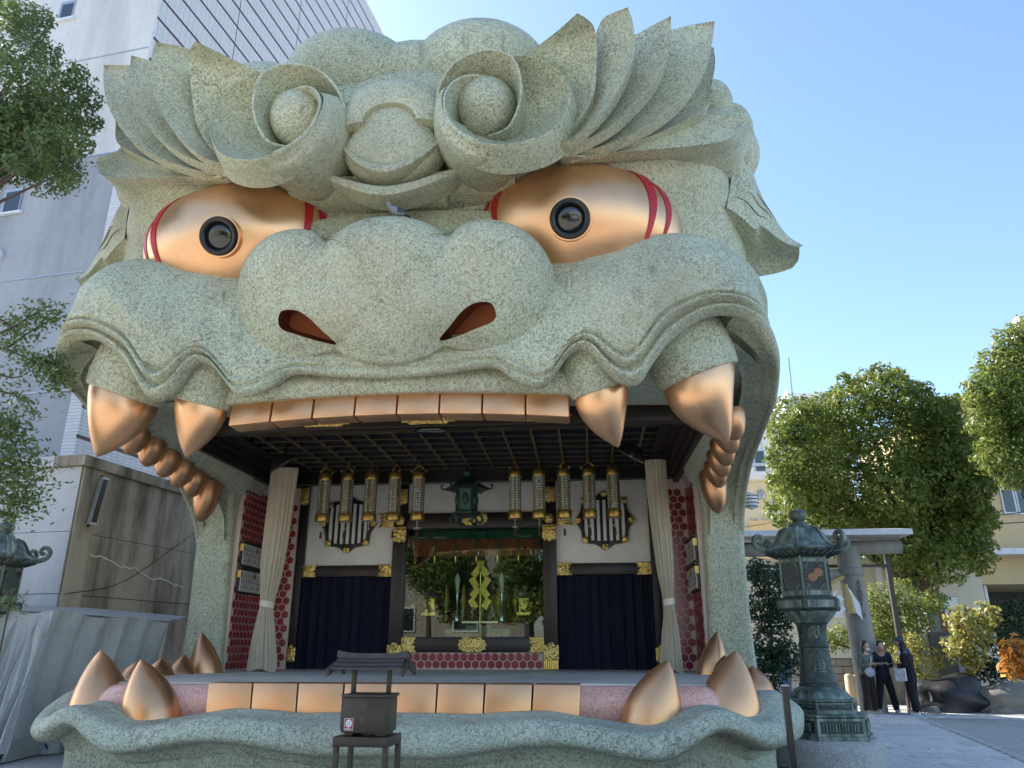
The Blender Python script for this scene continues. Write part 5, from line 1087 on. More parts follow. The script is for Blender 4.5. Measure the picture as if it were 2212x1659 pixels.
def make_stone_lantern():
    t = thing('bronze_lantern', (LX, LY, 0)); c = (LX, LY, 0); rot6 = R(8)
    def hexl(prof, name, mat='verdi', par=t, n=6, ang=25, rot=rot6):
        m = MB().lathe([(r, z) for r, z in prof], (0, 0, 0), n); ca, sa = math.cos(rot), math.sin(rot)
        m.xf(0, lambda v: np.stack([v[:, 0] * ca - v[:, 1] * sa + LX, v[:, 0] * sa + v[:, 1] * ca + LY, v[:, 2]], 1)); return m.build(name, M[mat], par, ang=ang)
    g0 = zz(1590)
    hexl([(hw(112), -.02), (hw(110), g0 - .12), (hw(106), g0 - .04), (hw(98), g0)], 'granite_base', 'granite', n=8, ang=50, rot=R(22.5))
    H = lambda p: [(hw(r) * 1.12, z) for r, z in p]
    base = hexl(H([(88, g0 + .001), (88, g0 + .05), (84, g0 + .055), (82, zz(1545)), (86, zz(1541)), (84, zz(1538)), (66, zz(1537))]), 'lower_plinth')
    up_ = hexl(H([(67, zz(1537)), (66, zz(1532)), (64, zz(1514)), (67, zz(1511)), (65, zz(1507)), (50, zz(1506))]), 'upper_plinth')
    # recessed panels with ribs on each face
    for k in range(6):
        a = rot6 + R(60 * k + 30); d = np.array([math.cos(a), math.sin(a), 0]); s_ = np.array([-d[1], d[0], 0])
        for par, r_, za, zb, wd, nm in ((base, 83, zz(1576), zz(1550), .30, 'rib_panel'), (up_, 65, zz(1529), zz(1517), .24, 'scroll_panel')):
            q = np.array([LX, LY, 0]) + d * (hw(r_) * 1.12 * math.cos(R(30)) + .004)
            MB().slab(np.array([[q - s_ * wd + W(0, 0, za), q - s_ * wd + W(0, 0, zb)], [q + s_ * wd + W(0, 0, za), q + s_ * wd + W(0, 0, zb)]]), d * .006).build(nm, M['verdi_dark'], par, smooth=False)
            if nm == 'rib_panel':
                for j_ in range(11):
                    p = q + d * .01 + s_ * (-.22 + .044 * j_); MB().tube([p + W(0, 0, za + .03), p + W(0, 0, zb - .03)], .014, 6).build('rib', M['verdi'], par)
            else:
                for j_ in (-1, 1):
                    p = q + d * .01; MB().tube(cr([p + s_ * j_ * .03 + W(0, 0, (za + zb) / 2), p + s_ * j_ * .09 + W(0, 0, zb - .02), p + s_ * j_ * .16 + W(0, 0, (za + zb) / 2), p + s_ * j_ * .21 + W(0, 0, zb - .03)], 16), .014, 6).build('cloud_relief', M['verdi'], par)
    # lotus skirt, fluted
    n = 48; a = np.linspace(0, 2 * np.pi, n, endpoint=False); fl_ = 1 + .035 * np.cos(a * 12)
    rows = [np.stack([LX + hw(r) * (1 + (fl_ - 1) * k) * np.cos(a), LY + hw(r) * (1 + (fl_ - 1) * k) * np.sin(a), np.full(n, z)], 1) for r, z, k in ((57, zz(1507), 1), (56, zz(1503), 1.4), (50, zz(1492), 1.5), (42, zz(1485), 1), (37, zz(1482), .2))]
    MB().grid(cr(np.array(rows), 14), cv=True, flip=True).build('lotus_skirt', M['verdi'], t)
    neck = MB().lathe([(hw(38), zz(1483)), (hw(38), zz(1476)), (hw(36), zz(1474)), (hw(35.5), zz(1470)), (hw(33), zz(1450)), (hw(29.5), zz(1420)), (hw(28), zz(1400)), (hw(29.5), zz(1398)), (hw(30), zz(1392)), (hw(28.5), zz(1386)), (hw(27.5), zz(1384)), (hw(28), zz(1366)), (hw(30), zz(1350)), (hw(34), zz(1345))], c, 36).build('column', M['verdi_dark'], t, ang=35)
    for ch, yy in (('獻', 1368), ('燈', 1440)):
        r_ = hw(29.5 if ch == '獻' else 33) ; zc = zz(yy)
        def xf(p, r_=r_, zc=zc):
            th = R(-90) + R(-4) + p[0] / r_; rr = r_ + .004 + p[2] + (-.05 * p[1] if zc < zz(1400) else 0); return np.array([LX + rr * math.cos(th), LY + rr * math.sin(th), zc + p[1]])
        text_mesh(ch, .2, M['verdi'], 'engraved_character', neck, xf, .003)
    rows = [np.stack([LX + hw(r) * (1 + (fl_ - 1) * k) * np.cos(a), LY + hw(r) * (1 + (fl_ - 1) * k) * np.sin(a), np.full(n, z)], 1) for r, z, k in ((33, zz(1346), .3), (40, zz(1338), 1), (48, zz(1328), 1.3), (52, zz(1321), 1))]
    MB().grid(cr(np.array(rows), 12), cv=True, flip=True).build('lotus_cup', M['verdi'], t)
    tray = hexl(H([(48, zz(1322)), (57, zz(1320)), (60, zz(1316)), (60, zz(1296)), (58, zz(1292)), (50, zz(1291))]), 'tray', 'verdi_dark')
    body = hexl(H([(47, zz(1291)), (46.5, zz(1280)), (46, zz(1214)), (47, zz(1206)), (52, zz(1202))]), 'fire_box', 'verdi_dark')
    M.setdefault('lattice_light', plain('pale_paper_pane', (.55, .54, .50), .8))
    for k in range(6):
        a_ = rot6 + R(60 * k + 30); d = np.array([math.cos(a_), math.sin(a_), 0]); s_ = np.array([-d[1], d[0], 0]); q = np.array([LX, LY, 0]) + d * (hw(46.5) * 1.12 * math.cos(R(30)) + .004)
        zc = zz(1247)
        oct_ = np.array([q + s_ * x * .145 + W(0, 0, zc + z * .215) for x, z in ((-.45, 1), (.45, 1), (1, .45), (1, -.45), (.45, -1), (-.45, -1), (-1, -.45), (-1, .45))])
        pn = MB().fan(oct_, flip=False); pw = pn.build('lattice_pane', M['lattice_light'], body, smooth=False)
        mb = MB()
        for j_ in range(-6, 7):
            for sg in (-1, 1):
                o_ = j_ * .055; p0 = None; pl_ = []
                for f in np.linspace(-1, 1, 41):
                    x = f * .145; z = sg * x * 1.45 + o_
                    if abs(z) < .215 and (abs(x) / .145 + abs(z) / .215) < 1.47: pl_.append(q + d * .006 + s_ * x + W(0, 0, zc + z))
                if len(pl_) > 2: mb.tube([pl_[0], pl_[-1]], .0085, 4)
        mb.build('lattice_bars', M['verdi_dark'], pw)
        MB().slab(np.array([[q - s_ * .17 + W(0, 0, zz(1218)), q - s_ * .17 + W(0, 0, zz(1210))], [q + s_ * .17 + W(0, 0, zz(1218)), q + s_ * .17 + W(0, 0, zz(1210))]]), d * .012).build('head_panel', M['verdi'], body, smooth=False)
        MB().slab(np.array([[q - s_ * .17 + W(0, 0, zz(1288)), q - s_ * .17 + W(0, 0, zz(1278))], [q + s_ * .17 + W(0, 0, zz(1288)), q + s_ * .17 + W(0, 0, zz(1278))]]), d * .012).build('foot_panel', M['verdi'], body, smooth=False)
        q2 = np.array([LX, LY, 0]) + d * (hw(60) * 1.12 * math.cos(R(30)) + .002)
        MB().slab(np.array([[q2 - s_ * .2 + W(0, 0, zz(1314)), q2 - s_ * .2 + W(0, 0, zz(1299))], [q2 + s_ * .2 + W(0, 0, zz(1314)), q2 + s_ * .2 + W(0, 0, zz(1299))]]), d * .008).build('tray_panel', M['verdi'], tray, smooth=False)
        if k == 4:
            for dx, dzz in ((-.045, -.03), (.05, .045)):
                MB().ellipsoid(q + d * .02 + s_ * dx + W(0, 0, zc + dzz), (.075, .02, .075), 8, 16).build('emblem', M['apricot'], body)
        ac = rot6 + R(60 * k); dc = np.array([math.cos(ac), math.sin(ac), 0]); b = np.array([LX, LY, 0])
        MB().tube([b + dc * hw(51) + W(0, 0, zz(1290)), b + dc * hw(51) + W(0, 0, zz(1205))], .02, 6).build('corner_bead', M['verdi'], body)
    # roof: bell shape with ridges and curling scrolls
    rp = [(47, 1204), (62, 1199), (79, 1192), (80, 1190), (70, 1186), (57, 1176), (48, 1160), (40, 1147), (28, 1141), (22, 1139)]
    ro = hexl([(hw(r) * 1.06, zz(y_)) for r, y_ in rp], 'roof', 'verdi', n=30, ang=40)
    for k in range(30):
        a_ = R(12 * k); d = np.array([math.cos(a_), math.sin(a_), 0]); b = np.array([LX, LY, 0]); MB().tube([b + d * hw(50) + W(0, 0, zz(1205.5)), b + d * hw(76) + W(0, 0, zz(1194.5))], .016, 4).build('rafter', M['verdi_dark'], ro)
    for k in range(6):
        a_ = rot6 + R(60 * k); d = np.array([math.cos(a_), math.sin(a_), 0]); b = np.array([LX, LY, 0])
        MB().tube(cr([b + d * hw(r * 1.07) + W(0, 0, zz(y_) + .01) for r, y_ in ((26, 1141), (40, 1147), (48.5, 1160), (57.5, 1176), (71, 1187))], 24), .026, 6, flat=.6).build('roof_ridge', M['verdi'], ro)
        sc_ = [(70, 1190), (84, 1190), (98, 1183), (103, 1170), (97, 1160), (87, 1160), (83, 1168), (88, 1174), (93, 1171)]
        MB().tube(cr([b + d * hw(r) + W(0, 0, zz(y_)) for r, y_ in sc_], 44), np.linspace(.045, .03, 44), 8).build('roof_scroll', M['verdi'], ro)
    MB().lathe([(hw(24), zz(1141)), (hw(22), zz(1134)), (hw(18), zz(1130)), (hw(11), zz(1129)), (hw(10), zz(1127)), (hw(14), zz(1124)), (hw(18), zz(1117)), (hw(18.5), zz(1111)), (hw(15), zz(1104)), (hw(7), zz(1100)), (0, zz(1098))], c, 30).build('finial', M['verdi'], t)
    return t
tag(make_stone_lantern(), 'verdigris bronze lantern with curled roof on granite base right of the jaw', 'lantern', 'bronze lanterns flanking the hall')
ROOT_L = [o for o in COL.objects if o.name.startswith('bronze_lantern')][0]
l2 = copy_tree(ROOT_L); q = P(-8, 1240, 12.6); l2.location = (q[0], 12.6, 0); l2.rotation_euler = (0, 0, R(14)); l2['label'] = 'verdigris bronze lantern cut off by the left picture edge'
# black slim post
pb = P(1695, 1482, 8.2); t = thing('barrier_post', (pb[0], pb[1], 0), 'slim black metal post standing in front of the granite lantern base', 'post')
MB().box(pb[0] - .028, pb[0] + .028, pb[1] - .028, pb[1] + .028, .0, pb[2]).build('post_shaft', M['black_gloss'], t, smooth=False); MB().lathe([(.15, 0), (.15, .015), (.03, .03)], (pb[0], pb[1], .001), 20).build('post_foot', M['black_gloss'], t); MB().box(pb[0] - .033, pb[0] + .033, pb[1] - .033, pb[1] + .033, pb[2], pb[2] + .012).build('post_cap', M['steel_grey'], t, smooth=False)

# ---- offering box with a little roof, on a stand
M['bronze_brown'] = plain('brown_metal', (.055, .045, .034), .42, .3, var=.15, scale=5); M['roof_grey'] = plain('weathered_roof_board', (.055, .052, .054), .5, .2, var=.25, scale=8)
YO = 7.6; OA, OB = P(735, 1590, YO), P(828, 1590, YO)
bz0, bz1 = P(780, 1584, YO)[2], P(780, 1500, YO)[2]; rzr = R(-4); OXc = (OA[0] + OB[0]) / 2 + .005; w2 = (OB[0] - OA[0]) / 2 * 1.04; dp = .36
def orot(m):
    ca, sa = math.cos(rzr), math.sin(rzr); return m.xf(0, lambda v: np.stack([v[:, 0] * ca - v[:, 1] * sa + OXc, v[:, 0] * sa + v[:, 1] * ca + YO, v[:, 2]], 1))
OF = thing('offering_box', (OXc, YO + .2, 0), 'brown metal offering box with small roof on a four-legged stand', 'offering box')
def ob(x0, x1, y0, y1, z0, z1, name, mat='bronze_brown', par=OF, bev=.006): return orot(MB().box(x0, x1, y0, y1, z0, z1, bev)).build(name, M[mat], par)
bxo = ob(-w2, w2, 0, dp, bz0, bz1 - .03, 'box'); ob(-w2 - .015, w2 + .015, -.012, dp + .012, bz1 - .029, bz1, 'lid', par=bxo); ob(-w2 + .02, -w2 + .1, .03, dp - .03, bz0 - .028, bz0 - .001, 'foot'); ob(w2 - .1, w2 - .02, .03, dp - .03, bz0 - .028, bz0 - .001, 'foot')
ob(-w2 - .02, -w2 - .001, .02, .2, bz0 + .02, bz0 + .22, 'side_plate', par=bxo)
zp = P(780, 1449, YO + .18)[2]
for s_ in (-1, 1): ob(s_ * (w2 - .035) - .02, s_ * (w2 - .035) + .02, .15, .2, bz1, zp + .08, 'roof_post')
# stand
st = bz0 - .03; ob(-w2 - .06, w2 + .045, -.04, dp + .04, st - .085, st, 'stand_frame')
for sx_ in (-w2 - .055, w2 + .04 - .045):
    for sy_ in (-.035, dp - .01): ob(sx_, sx_ + .05, sy_, sy_ + .05, 0.001, st - .085, 'stand_leg')
# roof: two slopes of overlapping boards, gable boards, ridge
rw = (P(884, 1440, YO)[0] - P(714, 1440, YO)[0]) / 2 * .93; zr0, zr1 = zp, P(790, 1424, YO + .18)[2]; yc = .175; rd = .2
for sg in (-1, 1):
    for k in range(3):
        f0, f1 = k / 3, (k + 1) / 3 + .04; g = []
        for f, o_ in ((f0, .0), (f1, .014)):
            z = zr0 + (zr1 - zr0) * f + .012 - o_ + .0; y_ = yc + sg * rd * (1 - f) ** .9
            g.append([(x * (1 - .07 * f), y_, z + .006 * (abs(x) / rw) ** 3) for x in np.linspace(-rw, rw, 13)])
        m = MB().slab(np.array(g), (0, sg * -.0, .018), flip=sg < 0); orot(m).build('roof_board', M['roof_grey'], OF, smooth=False)
m = MB(); xs_ = np.linspace(-rw * 1.0, rw * 1.0, 15); g = np.array([[(x, yc - .03, zr1 - .01 + dz_ + .028 * (abs(x) / rw) ** 4) for x in xs_] for dz_ in (.0, .065)]); m.slab(g, (0, .06, 0)); orot(m).build('roof_ridge', M['roof_grey'], OF, smooth=False)
for s_ in (-1, 1):
    for sg in (-1, 1):
        g = np.array([[(s_ * rw * .97, yc + sg * .01, zr1 - .0), (s_ * rw * .97, yc + sg * .01, zr1 - .07)], [(s_ * rw, yc + sg * (rd + .015), zr0 + .03), (s_ * rw, yc + sg * (rd + .015), zr0 - .045)]]); m = MB().slab(g, (s_ * .025, 0, 0)); orot(m).build('gable_board', M['bronze_brown'], OF, smooth=False)
ca, sa = math.cos(rzr), math.sin(rzr)
def onface(cx, cz): return lambda p: np.array([(cx + p[0]) * ca - (-.002 - p[2]) * sa + OXc, (cx + p[0]) * sa + (-.002 - p[2]) * ca + YO, cz + p[1]])
hB = bz1 - bz0
M['emboss'] = plain('worn_raised_metal', (.11, .095, .078), .4, .4); text_mesh('奉', .085, M['emboss'], 'raised_character', bxo, onface(.0, bz0 + hB * .68), .004); text_mesh('賽', .085, M['emboss'], 'raised_character', bxo, onface(-.0, bz0 + hB * .33), .004)
M['stick_red'] = plain('crimson_sticker', (.36, .02, .06), .5); M['stick_white'] = plain('white_print', (.75, .72, .72), .5)
def facebox(x0, x1, z0, z1, o0, o1, name, mat, par): return orot(MB().box(x0, x1, -o1, -o0, z0, z1)).build(name, M[mat], par, smooth=False)
sx0, sz0 = -w2 + .03, bz0 + .022; sk = facebox(sx0, sx0 + .088, sz0, sz0 + .105, .001, .002, 'sticker', 'stick_white', bxo); facebox(sx0 + .004, sx0 + .084, sz0 + .004, sz0 + .101, .0022, .0028, 'sticker_print', 'stick_red', bxo)
a = np.linspace(0, 2 * np.pi, 30, endpoint=False); rg = lambda r, o_: np.stack([sx0 + .044 + r * np.cos(a), np.full(30, -o_), sz0 + .06 + r * 1.1 * np.sin(a)], 1)
orot(MB().grid(np.stack([rg(.031, .003), rg(.015, .0032)]), cv=True)).build('sticker_ring', M['white_metal'], bxo); orot(MB().fan(rg(.011, .0034))).build('sticker_dot', M['stick_white'], bxo)
for k in range(5): facebox(sx0 + .015 + k * .012, sx0 + .024 + k * .012, sz0 + .009, sz0 + .018, .003, .0034, 'sticker_lettering', 'stick_white', bxo)

# ---- altar room behind the glass
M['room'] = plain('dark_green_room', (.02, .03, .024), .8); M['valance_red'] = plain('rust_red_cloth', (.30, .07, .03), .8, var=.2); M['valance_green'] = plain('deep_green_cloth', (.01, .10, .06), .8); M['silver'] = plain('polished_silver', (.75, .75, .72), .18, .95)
bc_ = NT('flower_brocade'); bv = bc_.n('ShaderNodeTexVoronoi'); bv.inputs['Scale'].default_value = 9; bc_.l(bc_.coord(), bv.inputs['Vector']); bc_.col(bc_.ramp(bv.outputs[1], [(.1, (.10, .22, .14)), (.35, (.40, .42, .26)), (.55, (.50, .20, .10)), (.75, (.62, .55, .40)), (.95, (.06, .16, .10))], 'LINEAR')).set(.6); M['brocade'] = bc_.m
AR = thing('altar_room', (0, 18, zf), 'dim altar room seen through the big window of the stage', 'room')
yb0, yb1 = YB + .26, YB + 2.4
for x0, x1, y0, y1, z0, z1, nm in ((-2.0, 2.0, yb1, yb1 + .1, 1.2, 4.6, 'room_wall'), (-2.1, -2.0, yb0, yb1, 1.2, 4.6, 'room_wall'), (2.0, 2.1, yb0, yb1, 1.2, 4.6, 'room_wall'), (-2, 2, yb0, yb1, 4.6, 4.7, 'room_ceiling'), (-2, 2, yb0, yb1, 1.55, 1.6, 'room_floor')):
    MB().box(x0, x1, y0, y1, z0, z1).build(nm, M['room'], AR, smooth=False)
def w3(px, py, Y): return P(px, py, Y)
t = thing('valance', (0, YB + .5, 4.0), 'rust red valance with green bands inside the altar window', 'cloth')
for k in range(6):
    x0 = -1.4 + k * .47; xs_ = np.linspace(x0, x0 + .42, 20); g = np.array([[(x, YB + .5 + .02 * math.sin(x * 30), z) for x in xs_] for z in (3.52, 3.95)]); MB().slab(g, (0, .01, 0)).build('valance_drop', M['valance_red'], t)
    MB().box(x0 + .425, x0 + .465, YB + .47, YB + .49, 3.5, 4.05).build('valance_band', M['valance_green'], t, smooth=False)
    MB().lathe([(.0, 3.36), (.03, 3.37), (.022, 3.48), (.03, 3.52), (0, 3.56)], (x0 + .445, YB + .46, 0), 10).build('valance_tassel', M['gold_plain'], t)
MB().box(-1.45, 1.45, YB + .44, YB + .46, 3.9, 4.1).build('valance_head', M['valance_green'], t, smooth=False)
# golden paper zigzag wand
t = thing('golden_wand', (0, YB + .9, 2.2), 'golden folded zigzag wand standing in the middle of the altar', 'altar wand'); zt_, zb_ = 3.42, 2.5
def qd(x, z, w=.13, h=.2, sk_=.14):
    return np.array([[(x - sk_, YB + .9, z), (x - sk_ - w * .6, YB + .9, z - h * .55)], [(x + .0 + w * .35, YB + .9, z + h * .62), (x - w * .25, YB + .9, z + h * .06)]])
for s_ in (-1, 1):
    for k, (dx, zc) in enumerate(((.13, 3.22), (.2, 2.98), (.16, 2.76), (.22, 2.52))):
        u = s_ * (1 if k % 2 == 0 else -1) ; d1 = np.array([s_ * .12, 0, -.13]) if k % 2 == 0 else np.array([-s_ * .06, 0, -.14]); cc = np.array([s_ * dx * .68 + .02, YB + .88 - .01 * k, zc]); e1 = np.array([.075 * s_, 0, -.10]); e2 = np.array([.05 * s_, 0, .055])
        if k % 2: e1 = np.array([-.06 * s_, 0, -.10]); e2 = np.array([.06 * s_, 0, -.04])
        MB().slab(np.array([[cc - e1 - e2, cc - e1 + e2], [cc + e1 - e2, cc + e1 + e2]]), (0, .008, 0)).build('gold_leaf', M['gold_plain'], t, smooth=False)
MB().box(-.06, .10, YB + .87, YB + .88, 3.28, 3.46).build('gold_leaf', M['gold_plain'], t, smooth=False); MB().tube([(.02, YB + .9, 2.0), (.02, YB + .9, 3.3)], .018, 8).build('wand_rod', M['gold_plain'], t)
for s_, lab in ((-1, 'left'), (1, 'right')):
    x = .02 + s_ * .5; t = thing('altar_candle', (x, YB + .8, 2.15), 'white flame-topped altar vase on silver foot %s of the golden wand' % lab, 'vase')
    MB().lathe([(.03, 2.72), (.05, 2.9), (.065, 3.05), (.04, 3.13), (0, 3.2)], (x, YB + .8, 0), 14).build('vase_body', M['bar_white'], t); MB().lathe([(.09, 2.15), (.08, 2.3), (.035, 2.42), (.03, 2.72)], (x, YB + .8, 0), 14).build('vase_foot', M['silver'], t)
    xx = s_ * 1.05 - .02; t = thing('altar_lantern', (xx, YB + .7, 1.6), 'small black and gold altar lantern at the %s of the window' % lab, 'lantern')
    MB().box(xx - .11, xx + .11, YB + .62, YB + .84, 2.32, 2.62).build('lantern_box', M['gold_plain'], t, smooth=False); m = MB().prism(np.array([(xx - .24, YB + .5, 2.62), (xx + .24, YB + .5, 2.62), (xx, YB + .5, 2.86)]), (0, 0, 0), (0, .4, 0)); m.build('lantern_roof', M['lacquer_black'], t, smooth=False)
    MB().lathe([(.03, 2.84), (.035, 2.9), (0, 2.95)], (xx, YB + .7, 0), 10).build('lantern_finial', M['gold_plain'], t); MB().box(xx - .16, xx + .16, YB + .55, YB + .9, 2.26, 2.32).build('lantern_tray', M['gold_plain'], t, smooth=False)
    for dx in (-.1, 0, .1): MB().box(xx + dx - .015, xx + dx + .015, YB + .68, YB + .72, 1.6, 2.26).build('lantern_leg', M['lacquer'], t, smooth=False)
t = thing('altar_table', (0, YB + 1, 1.6), 'low altar table with flowered brocade front below the golden wand', 'table')
for x0, x1, zt_ in ((-.7, -.26, 1.98), (-.255, .3, 2.06), (.305, .72, 1.98)): MB().box(x0, x1, YB + .6, YB + 1.0, 1.6, zt_, .008).build('brocade_front', M['brocade'], t)
MB().box(-.35, .45, YB + .7, YB + 1.3, 2.1, 2.14).build('table_top', M['silver'], t, smooth=False); MB().box(-.5, .55, YB + 1.3, YB + 1.8, 1.6, 2.9).build('shrine_cabinet', plain('brown_wood', (.16, .06, .03), .5), t, smooth=False)
for k in range(4):
    x = -.36 + k * .22; pts_ = [(x, 2.45), (x + .03, 2.38), (x - .01, 2.34), (x + .03, 2.27), (x - .01, 2.22)]
    t = MB().tube([(a_, YB + .75, b_) for a_, b_ in pts_], .018, 4).build('paper_streamer', M['bar_white']); tag(t, ['leftmost', 'second', 'third', 'rightmost'][k] + ' of four small white paper streamers on the altar', 'streamer', 'paper streamers on the altar')
# gilded branches in vases, hanging altar lamps, back screen
for s_, lab in ((-1, 'left'), (1, 'right')):
    x = s_ * 1.32; t = thing('gilded_branch', (x, YB + .55, 1.6), 'gilded leafy branch in a pot at the %s end of the altar window' % lab, 'ornament'); MB().lathe([(.1, 1.6), (.13, 1.66), (.11, 1.84), (.13, 1.88)], (x, YB + .55, 0), 14).build('pot', M['lacquer'], t); MB().tube(cr([(x, YB + .55, 1.85), (x + .08 * -s_, YB + .55, 2.1), (x + .02, YB + .55, 2.35)], 12), .012, 6).build('stem', M['gold_plain'], t)
    n = 260; c = np.array([x, YB + .55, 2.45]) + RNG.normal(size=(n, 3)) * np.array([.13, .08, .13]); m = MB()
    for p in c: u = RNG.normal(size=3) * .028; v = RNG.normal(size=3) * .028; m.add(np.array([p - u, p + v, p + u, p - v]), [(0, 1, 2, 3)])
    m.build('foliage', M['gold'], t, smooth=False)
for k in range(5):
    x = -.8 + k * .4; t = thing('altar_ornament', (x, YB + 1.2, 2.3), ['leftmost', 'second', 'middle', 'fourth', 'rightmost'][k] + ' of five gilt ornaments at the back of the altar', 'ornament', 'gilt ornaments on the altar'); MB().lathe([(.07, 2.16), (.09, 2.22), (.03, 2.3), (.06, 2.45), (.10, 2.6), (.05, 2.78), (.02, 2.95)], (x, YB + 1.2, 0), 12).build('ornament_body', M['gold'], t)
# ---- pigeon on the nose
pg = P(854, 457, 8.36); t = thing('pigeon', pg - W(0, 0, .12), 'grey pigeon perched on top of the lion nose', 'pigeon')
M['pig_grey'] = plain('grey_feather', (.24, .25, .29), .7, var=.15); M['pig_dark'] = plain('dark_feather', (.045, .045, .055), .6)
bx_ = np.array([(-.09, 0, .11), (-.07, 0, .075), (-.03, 0, .03), (.03, 0, .0), (.09, 0, -.03), (.13, 0, -.05)]); rr = [.024, .03, .055, .058, .035, .012]
bd = MB().tube(cr(bx_, 26) + pg, cr(np.array(rr)[:, None], 26)[:, 0], 14).ellipsoid(pg + W(-.095, 0, .125), (.03, .026, .028), 10, 12); bd.build('body', M['pig_grey'], t)
MB().tube([pg + W(-.12, 0, .12), pg + W(-.145, 0, .112)], [.008, .002], 6).build('beak', M['pig_dark'], t)
for s_ in (-1, 1): MB().ellipsoid(pg + W(.05, s_ * .042, -.0), (.085, .014, .035), 10, 14, Matrix.Rotation(R(20), 3, 'Y')).build('wing', M['pig_dark'], t); MB().tube([pg + W(.02, s_ * .02, -.04), pg + W(.02, s_ * .02, -.11)], .006, 5).build('leg', M['apricot'], t)
MB().slab(np.array([[pg + W(.1, -.02, -.035), pg + W(.1, .02, -.035)], [pg + W(.2, -.03, -.085), pg + W(.2, .03, -.085)]]), (0, 0, -.008)).build('tail', M['pig_dark'], t, smooth=False)
# wall lamp on the far side of the right jaw pillar
c_ = P(1622, 1082, 15.2); t = thing('wall_lamp', c_, 'round caged wall lamp on the outer side of the right jaw pillar', 'lamp'); MB().ellipsoid(c_, (.14, .16, .17), 12, 18).build('lamp_glass', M['white_metal'], t)
for k in range(4): MB().tube(np.array([c_ + W(.148 * math.cos(a_), .17 * math.sin(a_), -.12 + .07 * k) * np.array([math.sqrt(max(.05, 1 - ((-.12 + .07 * k) / .2) ** 2))] * 2 + [1]) for a_ in np.linspace(0, 2 * math.pi, 20)]), .008, 4).build('lamp_cage', M['black_gloss'], t)
MB().tube([c_ + W(-.3, 0, .1), c_ + W(0, 0, .16)], .02, 6).build('lamp_arm', M['black_gloss'], t)
# ================================================================== GATE, PLANTS, PEOPLE
M['torii'] = stained('old_granite', (.34, .32, .28), (.15, .14, .11), 1.2, .7); M['steel_brown'] = plain('brown_steel', (.06, .045, .035), .5, .3); M['roof_sheet'] = plain('roof_sheet', (.50, .49, .50), .45, .2); M['rope'] = plain('straw_rope', (.50, .36, .14), .9, var=.3, scale=30)
YT = 22.0; t = thing('stone_torii', (9.63, YT, 0), 'old granite shrine gate with inscribed right pillar under a steel roof', 'torii')
TB, TT = P(1889, 1540, YT), P(1848, 1180, YT); x0_ = 9.66
def tpil(xb, xt): return MB().tube([(xb, YT, -.05), (xb * .65 + xt * .35, YT, 1.5), (xt, YT, 4.2)], [.335, .325, .30], 28)
pilR = tpil(9.68, 9.56).build('pillar', M['torii'], t); tpil(4.4, 4.52).build('pillar', M['torii'], t)
zk = P(1942, 1185, YT)[2]; MB().tube([(3.1, YT, zk + .1), (7, YT, zk), (10.98, YT, zk + .05)], .19, 20).build('top_beam', M['torii'], t)
zn = P(1800, 1242, YT)[2]; MB().tube([(3.9, YT, zn), (9.5, YT, zn)], .155, 18).build('tie_beam', M['torii'], t)
MB().lathe([(.34, -.06), (.36, 0), (.36, .1), (.30, .14)], (9.57, YT, 3.5), 24).build('pillar_collar', M['torii'], t)
for k, ch in enumerate('大正四年十一月'):
    zc = P(1870, 1262 + 11.5 * k, YT)[2]; xc = 9.6 + .03 * (3.2 - zc) / 3
    def xf(p, zc=zc, xc=xc):
        th = R(-84) + p[0] / .32; return np.array([xc + (.322 + p[2]) * math.cos(th), YT + (.322 + p[2]) * math.sin(th), zc + p[1]])
    text_mesh(ch, .16, M['lacquer'], 'engraved_character', pilR, xf, .004)
GRF = thing('gate_roof', (9, YT, 0), 'light steel canopy on brown posts sheltering the stone gate', 'canopy')
zr_ = P(1780, 1156, YT)[2]; xr_ = P(1942, 1150, YT)[0]
MB().prism(np.array([(3.0, YT - .9, zr_ - .12), (3.0, YT - .9, zr_ + .02), (3.0, YT, zr_ + .16), (3.0, YT + .9, zr_ + .02), (3.0, YT + .9, zr_ - .12)]), (3, 0, 0), (xr_, 0, 0)).build('roof_sheet', M['roof_sheet'], GRF, smooth=False)
for y_ in (YT + .55,):
    MB().box(3.2, xr_ - .2, y_ - .04, y_ + .04, zr_ - .2, zr_ - .122).build('roof_beam', M['steel_brown'], GRF, smooth=False)
    MB().box(10.72, 10.84, y_ - .06, y_ + .06, 0, zr_ - .2).build('roof_post', M['steel_brown'], GRF, smooth=False); MB().box(3.3, 3.42, y_ - .06, y_ + .06, 0, zr_ - .2).build('roof_post', M['steel_brown'], GRF, smooth=False)
    zq = P(1800, 1223, y_)[2]; MB().box(3.42, 10.72, y_ - .035, y_ + .035, zq - .04, zq + .04).build('tie_rail', M['steel_brown'], GRF, smooth=False)
    MB().box(9.8, 9.87, y_ - .03, y_ + .03, zq, zr_ - .2).build('strut', M['steel_brown'], GRF, smooth=False)
a, b = P(1700, 1285, YT - .3), P(1822, 1246, YT - .3); a[0] = 5.0; rp = cr([W(5, YT - .3, a[2] + .5), W(6.8, YT - .35, b[2] - .75), W(8.3, YT - .35, b[2] - .4), b], 50)
t = thing('sacred_rope', (7, YT, 2.6), 'twisted straw rope with white paper streamers hung under the gate beam', 'rope'); MB().tube(rp, .05 + .008 * np.sin(np.arange(50) * 1.6), 8).build('rope', M['rope'], t)
